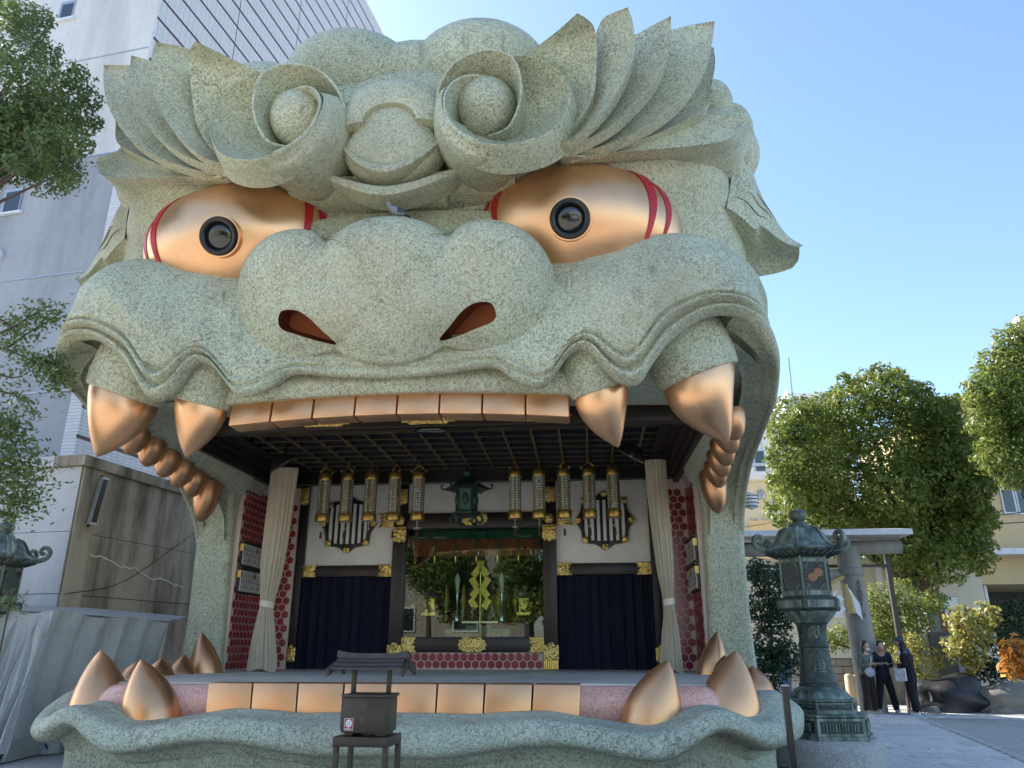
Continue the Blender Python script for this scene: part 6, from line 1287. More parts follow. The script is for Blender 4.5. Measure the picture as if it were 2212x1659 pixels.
def shide(x, y, z, s, par):
    for k in range(4): u = s * (.11 if k % 2 else -.05); c = np.array([x + u, y - .01 * k, z - .17 * k * s]); e1 = np.array([.10 * s, 0, .06 * s]); e2 = np.array([.06 * s if k % 2 else -.06 * s, 0, -.10 * s]); MB().slab(np.array([[c - e1 - e2, c - e1 + e2], [c + e1 - e2, c + e1 + e2]]), (0, .004, 0)).build('paper_streamer', M['bar_white'], par, smooth=False)
q = P(1805, 1283, YT - .36); shide(*q, .72, t); shide(7.4, YT - .4, q[2] - .1, 1.1, t); q = P(1826, 1262, YT - .32); MB().tube([q, q - W(-.05, 0, .35), q - W(-.08, 0, .75)], [.05, .09, .11], 8).build('straw_tassel', M['rope'], t)
q = P(1832, 1270, YT - .38); MB().slab(np.array([[q, q - W(-.08, 0, .35), q - W(-.10, 0, .6)], [q + W(.04, 0, -.02), q - W(-.24, 0, .42), q - W(-.26, 0, .82)]]), (0, .004, 0)).build('paper_streamer', M['bar_white'], t, smooth=False)

# ---- foliage
def leafmat(name, a, b, c, tr=.35):
    m = NT(name); at = m.n('ShaderNodeAttribute'); at.attribute_name = 'tint'; at.attribute_type = 'GEOMETRY'
    k = m.ramp(at.outputs['Fac'], [(0, a), (.55, b), (1, c)]); m.col(k).set(.45, 0, .4)
    tl_ = m.n('ShaderNodeBsdfTranslucent'); m.l(m.mix(.5, k, c), tl_.inputs[0]); mx = m.n('ShaderNodeMixShader'); mx.inputs[0].default_value = tr
    m.l(m.b.outputs[0], mx.inputs[1]); m.l(tl_.outputs[0], mx.inputs[2]); m.l(mx.outputs[0], m.t.nodes['Material Output'].inputs[0]); return m.m
M['leaf_camphor'] = leafmat('camphor_leaf', (.055, .105, .022), (.15, .205, .038), (.34, .36, .075), .4)
M['leaf_left'] = leafmat('evergreen_leaf', (.07, .13, .045), (.13, .20, .07), (.24, .27, .09), .35)
M['leaf_dark'] = leafmat('dark_leaf', (.012, .032, .012), (.025, .055, .02), (.05, .09, .03), .25)
M['leaf_yellow'] = leafmat('yellow_leaf', (.15, .18, .03), (.30, .29, .06), (.46, .38, .13), .4)
M['leaf_orange'] = leafmat('orange_leaf', (.42, .10, .02), (.55, .24, .04), (.6, .42, .09), .35)
M['bark'] = plain('brown_bark', (.09, .065, .045), .9, var=.35, scale=9, bump=.8, bs=18)
def leaves(cen, nrm, size, asp, name, mat, par, **tags):
    """many small folded leaves: one mesh"""
    n = len(cen); r = RNG
    nrm = nrm / (np.linalg.norm(nrm, axis=1)[:, None] + 1e-9); a = r.normal(size=(n, 3)); t_ = a - nrm * (a * nrm).sum(1)[:, None]; t_ /= np.linalg.norm(t_, axis=1)[:, None]; s_ = np.cross(nrm, t_)
    L_ = size * r.uniform(.7, 1.25, n)[:, None]; Wd = L_ * asp
    v = np.empty((n, 4, 3)); v[:, 0] = cen - t_ * L_ * .5; v[:, 1] = cen + s_ * Wd * .5 + nrm * Wd * .12 + t_ * L_ * .05; v[:, 2] = cen + t_ * L_ * .5; v[:, 3] = cen - s_ * Wd * .5 + nrm * Wd * .12 + t_ * L_ * .05
    me = bpy.data.meshes.new(name); me.vertices.add(4 * n); me.vertices.foreach_set('co', v.reshape(-1))
    idx = (np.arange(n)[:, None] * 4 + np.array([0, 1, 2, 0, 2, 3])[None]).reshape(-1); me.loops.add(6 * n); me.loops.foreach_set('vertex_index', idx.astype(np.int32))
    me.polygons.add(2 * n); me.polygons.foreach_set('loop_start', np.arange(0, 6 * n, 3, dtype=np.int32)); me.update(calc_edges=True)
    at = me.attributes.new('tint', 'FLOAT', 'POINT'); at.data.foreach_set('value', np.repeat(r.beta(2, 2.4, n), 4).astype(np.float32)); me.materials.append(mat)
    o = bpy.data.objects.new(name, me); COL.objects.link(o)
    if par is not None: o.parent = par; o.matrix_parent_inverse = world_mat(par).inverted()
    return tag(o, **tags)
def lump_leaves(lumps, dens, size, asp, name, mat, par, upb=.5, shell=.55, jit=.35):
    C_, N_ = [], []
    for (c, rad) in lumps:
        c = np.array(c); rad = np.array(rad if np.ndim(rad) else [rad] * 3, float); n = int(dens * 4 * math.pi * (rad.prod() ** (2 / 3)))
        d = RNG.normal(size=(n, 3)); d /= np.linalg.norm(d, axis=1)[:, None]; rr = shell + (1.06 - shell) * RNG.random(n) ** .6
        bump_ = 1 + .16 * np.sin(d[:, 0] * 7 + c[0] * 3) * np.sin(d[:, 1] * 7 + c[1]) + .12 * np.sin(d[:, 2] * 9 + c[2] * 2)
        C_.append(c + d * rad * (rr * bump_)[:, None]); N_.append(d + RNG.normal(size=(n, 3)) * jit * 2 + np.array([0, 0, upb]))
    return leaves(np.vstack(C_), np.vstack(N_), size, asp, name, mat, par)
def limb(par, path_, r0, r1, name='branch', n=24): return MB().tube(cr(path_, n), np.linspace(r0, r1, n), 8).build(name, M['bark'], par)
# big camphor behind the gate: crown from many clumps
def ptl(l): return [(P(px, py, Y), r) for px, py, Y, r in l]
t = thing('camphor_tree', (14.2, 28, 0), 'big round sunlit camphor tree behind the stone gate', 'tree')
lum = []
for (px, py, r_) in ((1705, 985, 46), (1690, 930, 36), (1740, 915, 44), (1725, 1040, 50), (1760, 1100, 50), (1790, 960, 56), (1780, 1030, 58), (1840, 880, 48), (1880, 850, 52), (1860, 930, 60), (1930, 850, 48), (1960, 890, 52), (1900, 980, 66), (1840, 1060, 62), (1930, 1060, 64), (1990, 960, 62), (2040, 900, 44), (2060, 960, 52), (2080, 1010, 44), (2010, 1040, 62), (2090, 1090, 46), (1800, 1150, 46), (1870, 1150, 56), (1940, 1160, 58), (2010, 1150, 60), (2080, 1160, 52), (2110, 1200, 36), (1960, 1220, 40), (2040, 1215, 44), (1720, 1130, 30), (2120, 1120, 34), (1780, 880, 34)):
    Yd = 27.5 + RNG.uniform(-1.2, .8); lum.append((P(px, py, Yd), r_ * .0168 * (Yd / 28)))
for k in range(54):
    a_ = RNG.uniform(-.3, 3.5); q_ = RNG.uniform(.8, 1.07); px, py = 1905 + 232 * math.cos(a_) * q_, 1045 - 228 * math.sin(a_) * q_; lum.append((P(px, py, 27.2 + RNG.uniform(-1, 1.2)), RNG.uniform(.16, .42) * (1.5 - .5 * q_)))
for k in range(26): a_ = RNG.uniform(0, 6.28); lum.append((np.array([13.4 + 3.0 * math.cos(a_), 29.6 + 1.6 * math.sin(a_), RNG.uniform(5.0, 10.2)]), RNG.uniform(.8, 1.15)))
lump_leaves(lum, 135, .17, .5, 'crown', M['leaf_camphor'], t, .5, .66)
limb(t, [(14.3, 28.4, -.1), (14.25, 28.3, 1.8), (14.1, 28.2, 3.6), (13.9, 28.2, 5.5)], .42, .26, 'trunk')
for e_ in ((11.5, 28, 7.2), (12.8, 27.5, 9.5), (14.5, 28.5, 9.8), (16.2, 28.3, 7.4), (10.8, 28.2, 5.8)): limb(t, [(14.1, 28.2, 3.2), (14.0 * .5 + e_[0] * .5, 28.2, 3.8 + (e_[2] - 3.8) * .4), e_], .2, .05)
# far right tree
t = thing('tall_tree', (16.8, 24.5, 0), 'tall leafy tree cut off by the right picture edge', 'tree'); lum = []
for (px, py, r_) in ((2160, 800, 50), (2190, 740, 40), (2215, 800, 60), (2130, 840, 42), (2170, 870, 60), (2220, 880, 64), (2140, 910, 44), (2180, 950, 56), (2230, 960, 60), (2150, 985, 40), (2200, 1010, 48), (2230, 720, 44), (2260, 780, 60), (2270, 900, 60), (2105, 860, 26), (2250, 1040, 44)): Yd = 24 + RNG.uniform(-.7, .7); lum.append((P(px, py, Yd), r_ * .0145))
lump_leaves(lum, 240, .14, .5, 'crown', M['leaf_camphor'], t, .5, .5); limb(t, [(17.6, 24.8, -.1), (17.4, 24.6, 3), (17, 24.4, 6), (16.8, 24.3, 8.5)], .3, .14, 'trunk')
for e_ in ((16.0, 24, 8.2), (15.6, 24.2, 7.2), (17.6, 24.2, 9.6)): limb(t, [(17.2, 24.5, 4.6), (16.8, 24.3, 6.4), e_], .12, .04)
# left tree in front of the tall building (near)
t = thing('evergreen_tree', (-6.6, 8.2, 0), 'leafy evergreen tree reaching in from the upper left corner', 'tree'); lum = []
for (px, py, r_) in ((20, 30, 70), (60, 70, 60), (90, 40, 40), (100, 120, 52), (40, 150, 76), (110, 185, 52), (165, 170, 44), (195, 215, 38), (70, 240, 70), (150, 250, 56), (205, 265, 26), (20, 290, 70), (100, 310, 60), (165, 305, 46), (70, 360, 46), (130, 365, 44), (30, 350, 34), (145, 395, 22), (-50, 100, 90), (-50, 250, 90)):
    Yd = 8.6 + RNG.uniform(-.5, .5); lum.append((P(px, py, Yd), r_ * .0050))
for k in range(14): lum.append((np.array([RNG.uniform(-7.6, -5.6), RNG.uniform(8.6, 9.6), RNG.uniform(8.2, 9.8)]), RNG.uniform(.35, .6)))
lump_leaves(lum, 560, .075, .48, 'crown', M['leaf_left'], t, .25, .35, .4)
limb(t, [(-8.2, 8.8, -.1), (-8.1, 8.7, 3), (-7.6, 8.6, 5.5), (-6.8, 8.6, 7.6)], .22, .10, 'trunk')
for e_ in ((150, 300), (190, 210), (100, 60), (60, 350), (120, 380), (40, 140)): q = P(*e_, 8.6); limb(t, [(-7.4, 8.6, 6.0), np.array([-7.0, 8.6, 6.6]) * .55 + q * .45 + W(0, 0, .1), q], .05, .008)
# lower sprays of the left side
def spray(par, path_px, Y, r0, nleaf, spread, size=.08, mat='leaf_left', name='twig'):
    p = cr(pts([(a_, b_, Y) for a_, b_ in path_px]), 40); MB().tube(p, np.linspace(r0, r0 * .25, 40), 6).build(name, M['bark'], par)
    i = RNG.integers(8, 40, nleaf); c = p[i] + RNG.normal(size=(nleaf, 3)) * spread; n_ = RNG.normal(size=(nleaf, 3)) * .7 + np.array([0, -.3, .5]); return c, n_
t = thing('slender_tree', (-7.0, 9.0, 0), 'slender tree with sparse twigs reaching in from the left edge at mid height', 'tree'); Cs, Ns = [], []
for path_, nl, sp_ in (([(-40, 750), (10, 752), (60, 720), (110, 690), (140, 672)], 330, .10), ([(10, 752), (60, 775), (100, 800), (140, 830)], 420, .10), ([(0, 720), (40, 700), (70, 680), (100, 668)], 240, .10), ([(60, 775), (100, 780), (130, 800), (120, 840)], 420, .09), ([(-30, 840), (20, 850), (60, 870), (75, 905)], 130, .07), ([(0, 690), (20, 700), (40, 720)], 60, .07), ([(-20, 800), (20, 815), (50, 812)], 50, .08)):
    c, n_ = spray(t, path_, 9.0, .02, nl, sp_); Cs.append(c); Ns.append(n_)
for path_, nl, sp_ in (([(-60, 930), (-10, 930), (30, 960), (50, 1010)], 700, .16), ([(-40, 990), (0, 1000), (40, 1020), (80, 1030)], 800, .17), ([(-40, 1060), (0, 1060), (40, 1085), (75, 1090)], 600, .13), ([(-40, 900), (0, 910), (40, 925)], 350, .12), ([(-20, 1110), (10, 1112), (30, 1118)], 120, .06)):
    c, n_ = spray(t, path_, 9.2, .02, nl, sp_); Cs.append(c); Ns.append(n_)
leaves(np.vstack(Cs), np.vstack(Ns), .075, .5, 'crown', M['leaf_left'], t); limb(t, [(-7.4, 9.2, -.1), (-7.3, 9.2, 2), (-7.2, 9.15, 4.5), (-7.0, 9.0, 6.5)], .10, .03, 'trunk')
c = P(22, 1300, 10.5); n = 90; t = thing('bamboo_grass', c * np.array([1, 1, 0]), 'thin bamboo grass beside the left bronze lantern', 'plant'); MB().tube([(c[0], c[1], 0), c + W(0, 0, .2)], .012, 5).build('stem', M['bark'], t); leaves(c + RNG.normal(size=(n, 3)) * np.array([.1, .1, .09]), RNG.normal(size=(n, 3)) + np.array([0, -.5, .8]), .15, .14, 'foliage', M['leaf_left'], t)
# dark shrub beside the right pillar
def bush(name, lumps, dens, size, mat, label, base, cat='shrub', asp=.5, shell=.4):
    t = thing(name, base, label, cat); lump_leaves(lumps, dens, size, asp, 'foliage', M[mat], t, .5, shell); limb(t, [np.array(base) - W(0, 0, .05), np.array(base) + W(.03, 0, .5), np.array(lumps[0][0])], .05, .02, 'stem'); return t
bush('evergreen_shrub', ptl([(1660, 1260, 18, .42), (1645, 1320, 18, .4), (1690, 1320, 18, .4), (1670, 1390, 18, .48), (1700, 1420, 18, .35), (1640, 1430, 18, .4), (1665, 1460, 17.8, .4), (1635, 1230, 18, .25), (1690, 1240, 18.2, .25)]), 330, .10, 'leaf_dark', 'dark evergreen shrub squeezed between the jaw pillar and the bronze lantern', (6.3, 18, 0))
bush('flowering_bush', ptl([(1900, 1300, 24, .5), (1950, 1290, 24, .5), (1930, 1350, 24, .55), (1985, 1330, 24.3, .5), (2020, 1300, 24.5, .4), (1890, 1360, 24, .4), (1960, 1400, 24, .45)]), 260, .11, 'leaf_camphor', 'broad-leaved bush behind the four people', (11.6, 24, 0))
bush('pale_bush', ptl([(1955, 1420, 23, .4), (1990, 1450, 23, .42), (2020, 1420, 23.2, .3), (1975, 1385, 23, .3)]), 200, .10, 'leaf_yellow', 'pale yellow-green bush right of the blue jacket', (11.6, 23, 0))
bush('autumn_bush', ptl([(2075, 1340, 22.5, .4), (2110, 1370, 22.5, .42), (2070, 1400, 22.4, .38), (2130, 1330, 22.6, .35), (2100, 1420, 22.4, .35)]), 90, .20, 'leaf_yellow', 'bush with large yellowing leaves beside the stone stele', (12.9, 22.5, 0))
bush('orange_plant', ptl([(2195, 1405, 21, .34), (2215, 1440, 21, .34), (2185, 1440, 21, .25)]), 70, .24, 'leaf_orange', 'plant with big orange leaves at the right edge', (13.2, 21, 0), 'plant')
bush('green_bush', ptl([(2150, 1380, 24, .45), (2200, 1360, 24, .5), (2170, 1330, 24.5, .45), (2220, 1320, 24, .5), (2120, 1440, 23.5, .4), (2160, 1450, 23, .35)]), 200, .13, 'leaf_dark', 'dark green bush in front of the yellow house', (14.5, 24, 0))
bush('wall_hedge', ptl([(1785, 1385, 26, .4), (1815, 1375, 26, .42), (1845, 1380, 26, .4), (1760, 1390, 26, .35)]), 240, .10, 'leaf_camphor', 'green hedge on top of the block wall left of the gate pillar', (10.9, 26, .9), 'hedge')
# block wall below the hedge, stone fence behind the people
BW = thing('block_wall', (10.8, 26, 0), 'grey concrete block wall under the hedge', 'wall'); M['block'] = slabmat('concrete_block', (.30, .29, .26), .2); x_a, x_b = P(1700, 1450, 25.6)[0], P(1850, 1450, 25.6)[0]
MB().box(x_a, x_b, 25.62, 25.9, 0, 1.28).build('core', M['joint'], BW, smooth=False)
for r_ in range(6):
    x = x_a - .2 * (r_ % 2)
    while x < x_b: MB().box(max(x, x_a) + .008, min(x + .42, x_b) - .008, 25.58, 25.64, .21 * r_ + .008, .21 * r_ + .2).build('block', M['block'], BW, smooth=False); x += .42
SF = thing('stone_fence', (11.8, 25, 0), 'grey stone fence with upright slabs behind the people', 'fence'); xa, xb = P(1855, 1380, 25)[0], P(2080, 1380, 25)[0]; zq = P(1900, 1395, 25)[2]
MB().box(xa, xb, 24.9, 25.25, 0, zq).build('fence_base', M['torii'], SF, smooth=False); MB().box(xa - .1, xb + .1, 24.85, 25.3, zq, zq + .32).build('fence_coping', M['torii'], SF, smooth=False)
for k in range(7): x = xa + .2 + k * .62; MB().box(x, x + .34, 24.95, 25.15, zq + .32, zq + 1.0, .03).build('fence_slab', M['torii'], SF)
ST_ = thing('inscribed_stele', (12.5, 23.6, 0), 'tall dark inscribed stone slab right of the people', 'stone'); a = P(2012, 1365, 23.6); b = P(2072, 1500, 23.6)
MB().bevbox((P(2014, 1430, 23.6)[0], 23.5, .1), (P(2068, 1430, 23.6)[0], 23.68, a[2]), .05).build('slab', M['verdi_dark'] if False else plain('dark_slate', (.10, .095, .085), .7, bump=.4, bs=45), ST_); MB().bevbox((P(2028, 1380, 23.49)[0], 23.47, P(2040, 1392, 23.5)[2]), (P(2056, 1380, 23.49)[0], 23.495, P(2040, 1374, 23.5)[2]), .01).build('title_plate', M['torii'], ST_); MB().bevbox((11.7, 23.3, -.02), (13.3, 23.9, .12), .03).build('plinth', M['torii'], ST_)
def rock(c, r, name, label, mat): 
    m = MB(); u = np.linspace(.02, math.pi - .02, 16); a = np.linspace(0, 2 * math.pi, 26, endpoint=False); g = []
    for x in u:
        row = []
        for y in a:
            d = np.array([math.sin(x) * math.cos(y), math.sin(x) * math.sin(y), math.cos(x)]); k = 1 + .12 * math.sin(d[0] * 5 + c[0]) * math.cos(d[1] * 4) + .09 * math.sin(d[2] * 7 + d[0] * 3); row.append(np.array(c) + d * np.array(r) * k)
        g.append(row)
    m.grid(np.array(g), cv=True); return tag(m.build(name, mat, ang=60), label, 'rock')
wet = plain('wet_dark_rock', (.018, .018, .018), .5, bump=.5, bs=14); rk2 = plain('grey_rock', (.20, .19, .165), .85, bump=.6, bs=12)
rock((11.75, 22.3, .3), (.95, .6, .62), 'basin_rock', 'big dark boulder right of the people', wet); rock((13.2, 22.4, .25), (1.1, .7, .5), 'garden_rock', 'grey boulder behind the dark boulder', rk2); rock((11.0, 21.75, .06), (.2, .16, .12), 'edging_stone', 'small round edging stone left of the dark boulder', rk2); rock((12.7, 21.75, .06), (.3, .16, .12), 'edging_stone', 'small flat edging stone right of the dark boulder', rk2)
t = thing('bamboo_rail', (12.6, 22.0, 0), 'pale bamboo rail in front of the stone stele', 'fence'); bam = plain('pale_bamboo', (.52, .46, .32), .6); a, b = P(1990, 1502, 21.9), P(2068, 1492, 21.9); a = P(2012, 1492, 22.0); b = P(2068, 1486, 22.0)
zb_ = P(2040, 1490, 22)[2]; MB().tube([P(2006, 1497, 22.0) + W(0, 0, .0), P(2070, 1491, 22.0)], .035, 8).build('rail', bam, t); q = P(2066, 1470, 22.0); MB().tube([(q[0], 22, 0), q], .06, 10).build('rail_post', bam, t); q = P(2010, 1500, 22.0); MB().tube([(q[0], 22, 0), q], .03, 8).build('rail_post', bam, t)
for k, px in enumerate((1833, 1848)):
    q = P(px, 1456 + 2 * k, 24.5); t = MB().lathe([(.13, 0), (.13, q[2] - .06), (.09, q[2]), (0, q[2] + .01)], (q[0], 24.5, 0), 14).build('wooden_bollard', plain('pale_timber', (.52, .42, .26), .7)); tag(t, ['left', 'right'][k] + ' of two short pale timber posts left of the gate pillar', 'post', 'short timber posts')

# ---- people
def skin_mesh(joints, edges, radii, sub=2):
    me = bpy.data.meshes.new('s'); me.from_pydata([tuple(j) for j in joints], edges, []); o = bpy.data.objects.new('s', me); COL.objects.link(o)
    md = o.modifiers.new('k', 'SKIN'); md.use_smooth_shade = True; ms = o.modifiers.new('u', 'SUBSURF'); ms.levels = sub; ms.render_levels = sub
    for i, r_ in enumerate(radii): me.skin_vertices[0].data[i].radius = (r_, r_) if np.isscalar(r_) else r_
    me.skin_vertices[0].data[0].use_root = True
    dg = bpy.context.evaluated_depsgraph_get(); dg.update(); out = bpy.data.meshes.new_from_object(o.evaluated_get(dg)); bpy.data.objects.remove(o); return out
def put(me, name, mat, par, T):
    v = np.empty(len(me.vertices) * 3); me.vertices.foreach_get('co', v); v = np.array([T(p) for p in v.reshape(-1, 3)]); me.vertices.foreach_set('co', v.reshape(-1)); me.materials.clear(); me.materials.append(mat)
    me.polygons.foreach_set('use_smooth', np.ones(len(me.polygons), bool)); me.update(); me.name = name; o = bpy.data.objects.new(name, me); COL.objects.link(o); o.parent = par; o.matrix_parent_inverse = world_mat(par).inverted(); return o
SK = plain('skin', (.50, .31, .22), .55, var=.05); HAIR = plain('black_hair', (.008, .007, .007), .45)
def person(pos, face, h, top, bottom, shoe, label, hair='short', armL=None, armR=None, lean=.0, head=(.0, .06, -.10), cap=None, mask=False, phone=True, bag=None, stance=.12, hoodie=0, step=.0):
    """pos: feet; face: heading in degrees (0 looks towards +Y); all lengths for a 1.70 m figure, y forward"""
    k = h * 1.045 / 1.70; ca, sa = math.cos(R(face)), math.sin(R(face)); pos = np.array(pos, float)
    def T(p): p = np.array(p) * k; return pos + np.array([p[0] * ca - p[1] * sa, p[0] * sa + p[1] * ca, p[2]])
    t = thing('person', pos, label, 'person')
    ly = lambda z: lean * max(0, z - .9)
    hd = np.array([head[0], ly(1.5) + head[1], 1.56])
    if armL is None: armL = ((-.22, ly(1.1) + .0, 1.12), (-.07, ly(1.1) + .26, 1.18))
    if armR is None: armR = ((.22, ly(1.1) + .0, 1.12), (.07, ly(1.1) + .26, 1.18))
    J = [(0, 0, .92), (0, ly(1.1), 1.1), (0, ly(1.3), 1.3), (0, ly(1.42), 1.41), (head[0] * .5, ly(1.5) + head[1] * .5, 1.48), tuple(hd), tuple(hd + np.array([0, .02 + head[2] * -.25, .09]))]
    E_ = [(0, 1), (1, 2), (2, 3), (3, 4), (4, 5), (5, 6)]; Rd = [(.135, .10), (.125, .095), (.145, .105), (.09, .08), .05, .078, .07]
    def add(p, r_, fr): J.append(tuple(p)); Rd.append(r_); E_.append((fr, len(J) - 1)); return len(J) - 1
    hands = []
    for s_, (el, ha) in ((-1, armL), (1, armR)):
        i = add((s_ * .17, ly(1.39), 1.385), .062, 3); i = add(el, .042, i); i = add(ha, .03, i); dirh = np.array(ha) - np.array(el); dirh /= np.linalg.norm(dirh); i = add(np.array(ha) + dirh * .07, .033, i); hands.append((np.array(ha) + dirh * .07, dirh))
    feet = []
    for s_ in (-1, 1):
        i = add((s_ * .09, 0, .86), .09, 0); i = add((s_ * (.09 + stance * .25), .03 + s_ * step * .4, .48), .062, i); i = add((s_ * (.09 + stance * .5), -.02 + s_ * step, .09), .042, i); feet.append((s_ * (.09 + stance * .5), s_ * step)); add((s_ * (.10 + stance * .6), .1 + s_ * step, .03), .035, i)
    put(skin_mesh(J, E_, Rd), 'body', SK, t, T)
    # top garment
    JT = [(0, 0, .74), (0, ly(1.0), .96), (0, ly(1.2), 1.2), (0, ly(1.34), 1.35), (0, ly(1.45), 1.475)]; ET = [(0, 1), (1, 2), (2, 3), (3, 4)]; RT = [(.19, .135), (.18, .13), (.18, .135), (.165, .13), (.10, .09)]
    for s_, (el, ha) in ((-1, armL), (1, armR)):
        b_ = len(JT); JT += [(s_ * .18, ly(1.38), 1.375), tuple(el), tuple(np.array(el) * .12 + np.array(ha) * .88)]; RT += [.095, .076, .06]; ET += [(3, b_), (b_, b_ + 1), (b_ + 1, b_ + 2)]
    put(skin_mesh(JT, ET, RT), 'jacket', top, t, T)
    JB = [(0, 0, 1.04), (0, 0, .88)]; EB_ = [(0, 1)]; RB = [(.175, .13), (.175, .135)]
    for s_, (fx, fy) in zip((-1, 1), feet):
        b_ = len(JB); JB += [(s_ * .095, 0, .78), (s_ * (.09 + stance * .25), .025 + s_ * step * .4, .46), (fx, fy - .02, .04)]; RB += [.115, .095, .08]; EB_ += [(1, b_), (b_, b_ + 1), (b_ + 1, b_ + 2)]
    put(skin_mesh(JB, EB_, RB), 'trousers', bottom, t, T)
    for s_, (fx, fy) in zip((-1, 1), feet):
        m = MB(); g = [np.array([fx, fy - .09 + .27 * f, 0]) + np.stack([w_ * np.cos(np.linspace(0, math.pi, 12)), np.zeros(12), .004 + hh_ * np.sin(np.linspace(0, math.pi, 12))], 1) for f, w_, hh_ in ((0, .02, .03), (.06, .04, .09), (.3, .045, .1), (.6, .048, .075), (.88, .042, .05), (1, .015, .02))]
        m.grid(cr(np.array(g), 16)); m.xf(0, lambda v: np.array([T(p) for p in v])); m.build('shoe', shoe, t)
    # hands: palm + five fingers
    for (hp, dh) in hands:
        sd = np.cross(dh, [0, 0, 1]); sd /= np.linalg.norm(sd) + 1e-9; JH = [tuple(hp - dh * .02), tuple(hp + dh * .05)]; EH = [(0, 1)]; RH = [(.03, .018), (.036, .016)]
        for f in range(4): b_ = len(JH); o_ = sd * (-.027 + .018 * f); L_ = (.05, .062, .058, .045)[f]; JH += [tuple(hp + dh * .07 + o_), tuple(hp + dh * (.07 + L_ * .6) + o_ + W(0, 0, -.008)), tuple(hp + dh * (.07 + L_) + o_ * .95 + W(0, 0, -.024))]; RH += [.0095, .009, .0075]; EH += [(1, b_), (b_, b_ + 1), (b_ + 1, b_ + 2)]
        sgn = -1 if hp[0] > 0 else 1; b_ = len(JH); o_ = sd * .036 * (1 if np.dot(sd, [sgn, 0, 0]) > 0 else -1); JH += [tuple(hp + o_ + dh * .01), tuple(hp + o_ * 1.5 + dh * .045 + W(0, 0, .012))]; RH += [.011, .009]; EH += [(0, b_), (b_, b_ + 1)]
        put(skin_mesh(JH, EH, RH, 1), 'hand', SK, t, T)
    # head details
    fw = np.array([0, math.cos(R(-25)), math.sin(R(-25))]) if head[2] else np.array([0, 1.0, 0])
    def ell(c, r_, name, mat): m = MB().ellipsoid(c, r_, 12, 16); m.xf(0, lambda v: np.array([T(p) for p in v])); return m.build(name, mat, t)
    hc_ = hd + np.array([0, .01, .045]); ell(hc_, (.083, .098, .122), 'head', SK)
    ell(hc_ + fw * .095 + W(0, 0, -.012), (.014, .02, .022), 'nose', SK)
    for s_ in (-1, 1): ell(hc_ + W(s_ * .08, -.005, -.01), (.012, .022, .032), 'ear', SK); ell(hc_ + fw * .084 + W(s_ * .032, 0, .018), (.013, .008, .007), 'eye', HAIR)
    ell(hc_ + fw * .088 + W(0, 0, -.055), (.026, .008, .007), 'mouth', plain('lips', (.35, .13, .11), .5))
    ell(hc_ + W(0, -.026, .034), (.094, .104, .112), 'hair', HAIR)
    if hair == 'long': m = MB(); g = [np.array([0, -.035, 0]) + hc_ + np.stack([w_ * np.cos(np.linspace(-.5, math.pi + .5, 20)), -w2_ * np.sin(np.linspace(-.5, math.pi + .5, 20)), np.full(20, z)], 1) for z, w_, w2_ in ((.1, .06, .05), (.03, .095, .075), (-.1, .1, .07), (-.24, .115, .07), (-.34, .09, .05))]; m.slab(cr(np.array(g), 14), (0, .012, 0)); m.xf(0, lambda v: np.array([T(p) for p in v])); m.build('hair_length', HAIR, t)
    if mask: ell(hc_ + fw * .07 + W(0, 0, -.045), (.06, .038, .045), 'face_mask', M['stick_white'])
    if cap is not None: ell(hc_ + W(0, -.015, .055), (.098, .108, .085), 'cap', cap); ell(hc_ + fw * .13 + W(0, 0, .06), (.07, .07, .012), 'cap_peak', cap)
    if phone: hm = (hands[0][0] + hands[1][0]) / 2 + W(0, .05, .03); m = MB().bevbox(hm - np.array([.036, .05, .005]), hm + np.array([.036, .05, .005]), .003); m.xf(0, lambda v: np.array([T(p) for p in v])); ph = m.build('mobile_phone', M['black_gloss']); tag(ph, 'dark mobile phone held by the ' + phone, 'phone')
    if bag: bag(t, T, hands)
    return t
OL = plain('olive_jacket', (.13, .145, .10), .9); NAVY = plain('navy_jacket', (.008, .011, .028), .8); BLK = plain('black_cloth', (.006, .006, .008), .9); BRN = plain('dark_brown_cloth', (.030, .017, .012), .9); BLUE = plain('blue_fleece', (.01, .035, .22), .85); JEAN = plain('blue_jeans', (.04, .09, .20), .9); CAPM = plain('slate_cap', (.05, .06, .09), .8); WSH = plain('white_shoe', (.62, .62, .60), .6, var=.1); CSH = plain('beige_shoe', (.40, .38, .33), .7)
def bag_lilac(t, T, hands):
    m = MB().ellipsoid((.10, .2, .99), (.15, .08, .12), 12, 18); m.xf(0, lambda v: np.array([T(p) for p in v])); o = m.build('shoulder_bag', plain('lilac_leather', (.42, .39, .42), .6)); tag(o, 'small lilac shoulder bag worn by the woman in olive', 'bag')
    m = MB().tube(cr([(-.13, .09, 1.40), (-.03, .17, 1.25), (.06, .2, 1.08)], 14), .012, 6); m.xf(0, lambda v: np.array([T(p) for p in v])); m.build('strap', M['bar_white'], o)
def bag_tote(t, T, hands):
    g = np.array([[(-.30 + .0 * z, .10 + x, .80 + z - (.02 if abs(x) < .08 else 0)) for x in np.linspace(-.13, .13, 7)] for z in np.linspace(0, .3, 6)]); m = MB().slab(g, (-.07, 0, 0)); m.xf(0, lambda v: np.array([T(p) for p in v])); o = m.build('tote_bag', plain('white_tote', (.60, .58, .57), .8, var=.2, scale=9, dirt=(.42, .12, .14)), smooth=False); tag(o, 'white printed tote bag hanging from the arm of the person in black', 'bag')
    for dy in (-.05, .05): m = MB().tube(cr([(-.335, .10 + dy, 1.09), (-.33, .10 + dy * .6, 1.2), (-.335, .10 - dy, 1.09)], 12), .01, 5); m.xf(0, lambda v: np.array([T(p) for p in v])); m.build('strap', BLK, o)
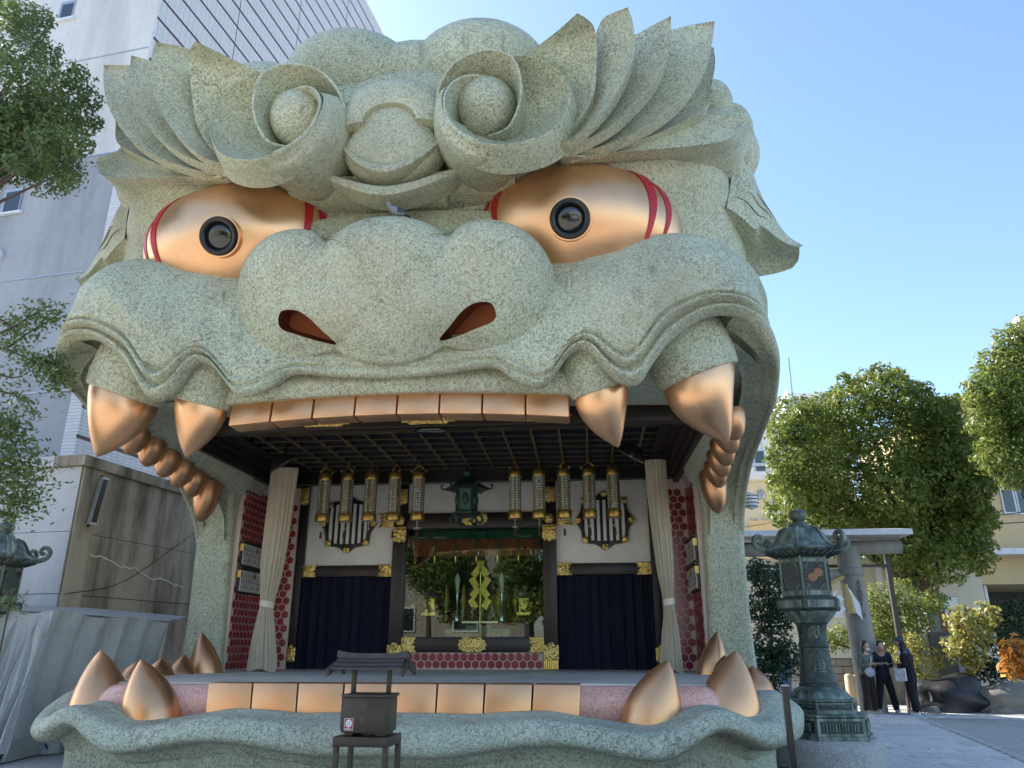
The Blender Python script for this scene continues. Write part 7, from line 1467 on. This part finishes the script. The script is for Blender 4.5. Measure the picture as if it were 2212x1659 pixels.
person((9.45, 21.5, .024), -150, 1.62, OL, BRN, CSH, 'woman with white face mask and olive jacket looking at a phone', 'long', mask=True, phone='woman in olive', bag=bag_lilac, head=(.0, .05, -.12), lean=.04)
person((9.92, 21.7, .024), 175, 1.62, NAVY, BLK, WSH, 'man in navy jacket and black trousers facing the camera, looking at a phone', 'short', phone='man in navy', head=(0, .09, -.2), lean=.1, stance=.26)
person((10.42, 21.25, .024), 48, 1.60, BLK, BLK, WSH, 'person with dark hair dressed all in black, seen from behind', 'long', phone=False, bag=bag_tote, lean=.06, stance=.1, step=.08)
person((10.62, 21.75, .024), 80, 1.72, BLUE, NAVY, BLK, 'man in blue fleece and slate cap behind the person in black', 'short', cap=CAPM, phone=False, armL=((-.26, -.02, 1.12), (-.22, .16, 1.0)), armR=((.26, -.08, 1.1), (.24, .0, .88)), lean=.14)
person((10.12, 23.2, .024), 190, 1.6, BLK, JEAN, BRN, 'person in blue jeans half hidden behind the man in navy', 'short', phone=False, stance=.1)
person((8.05, 24.2, .024), 20, 1.62, plain('blue_print', (.08, .10, .22), .9, var=.5, scale=30), JEAN, BRN, 'person in blue jeans half hidden behind the bronze lantern', 'short', phone=False, step=.14)
# trees across the court, mirrored in the altar window
for bx_, lab in (((-.6, -8.0), 'tree across the court mirrored in the right of the altar window'), ((-6.2, -9.0), 'tree across the court mirrored in the left of the altar window'), ((-3.4, -10.5), 'tree across the court mirrored in the middle of the altar window')):
    t = thing('court_tree', (bx_[0], bx_[1], 0), lab, 'tree'); lum = [((bx_[0] + RNG.uniform(-1.5, 1.5), bx_[1] + RNG.uniform(-1.2, 1.2), RNG.uniform(3.2, 7)), RNG.uniform(.7, 1.1)) for k in range(14)]; lump_leaves(lum, 60, .24, .5, 'crown', M['leaf_camphor'], t); limb(t, [(bx_[0], bx_[1], -.1), (bx_[0] + .1, bx_[1], 2), (bx_[0], bx_[1] + .1, 5)], .22, .1, 'trunk')

n = 260; c = np.stack([RNG.uniform(5.6, 12, n), RNG.uniform(8.5, 21.5, n), RNG.uniform(.034, .045, n)], 1); nn = RNG.normal(size=(n, 3)) * .25 + np.array([0, 0, 1]); leaves(c, nn, .055, .55, 'fallen_leaves', M['leaf_yellow'], None, label='small yellow leaves fallen on the stone path', cat='leaves', kind='stuff')
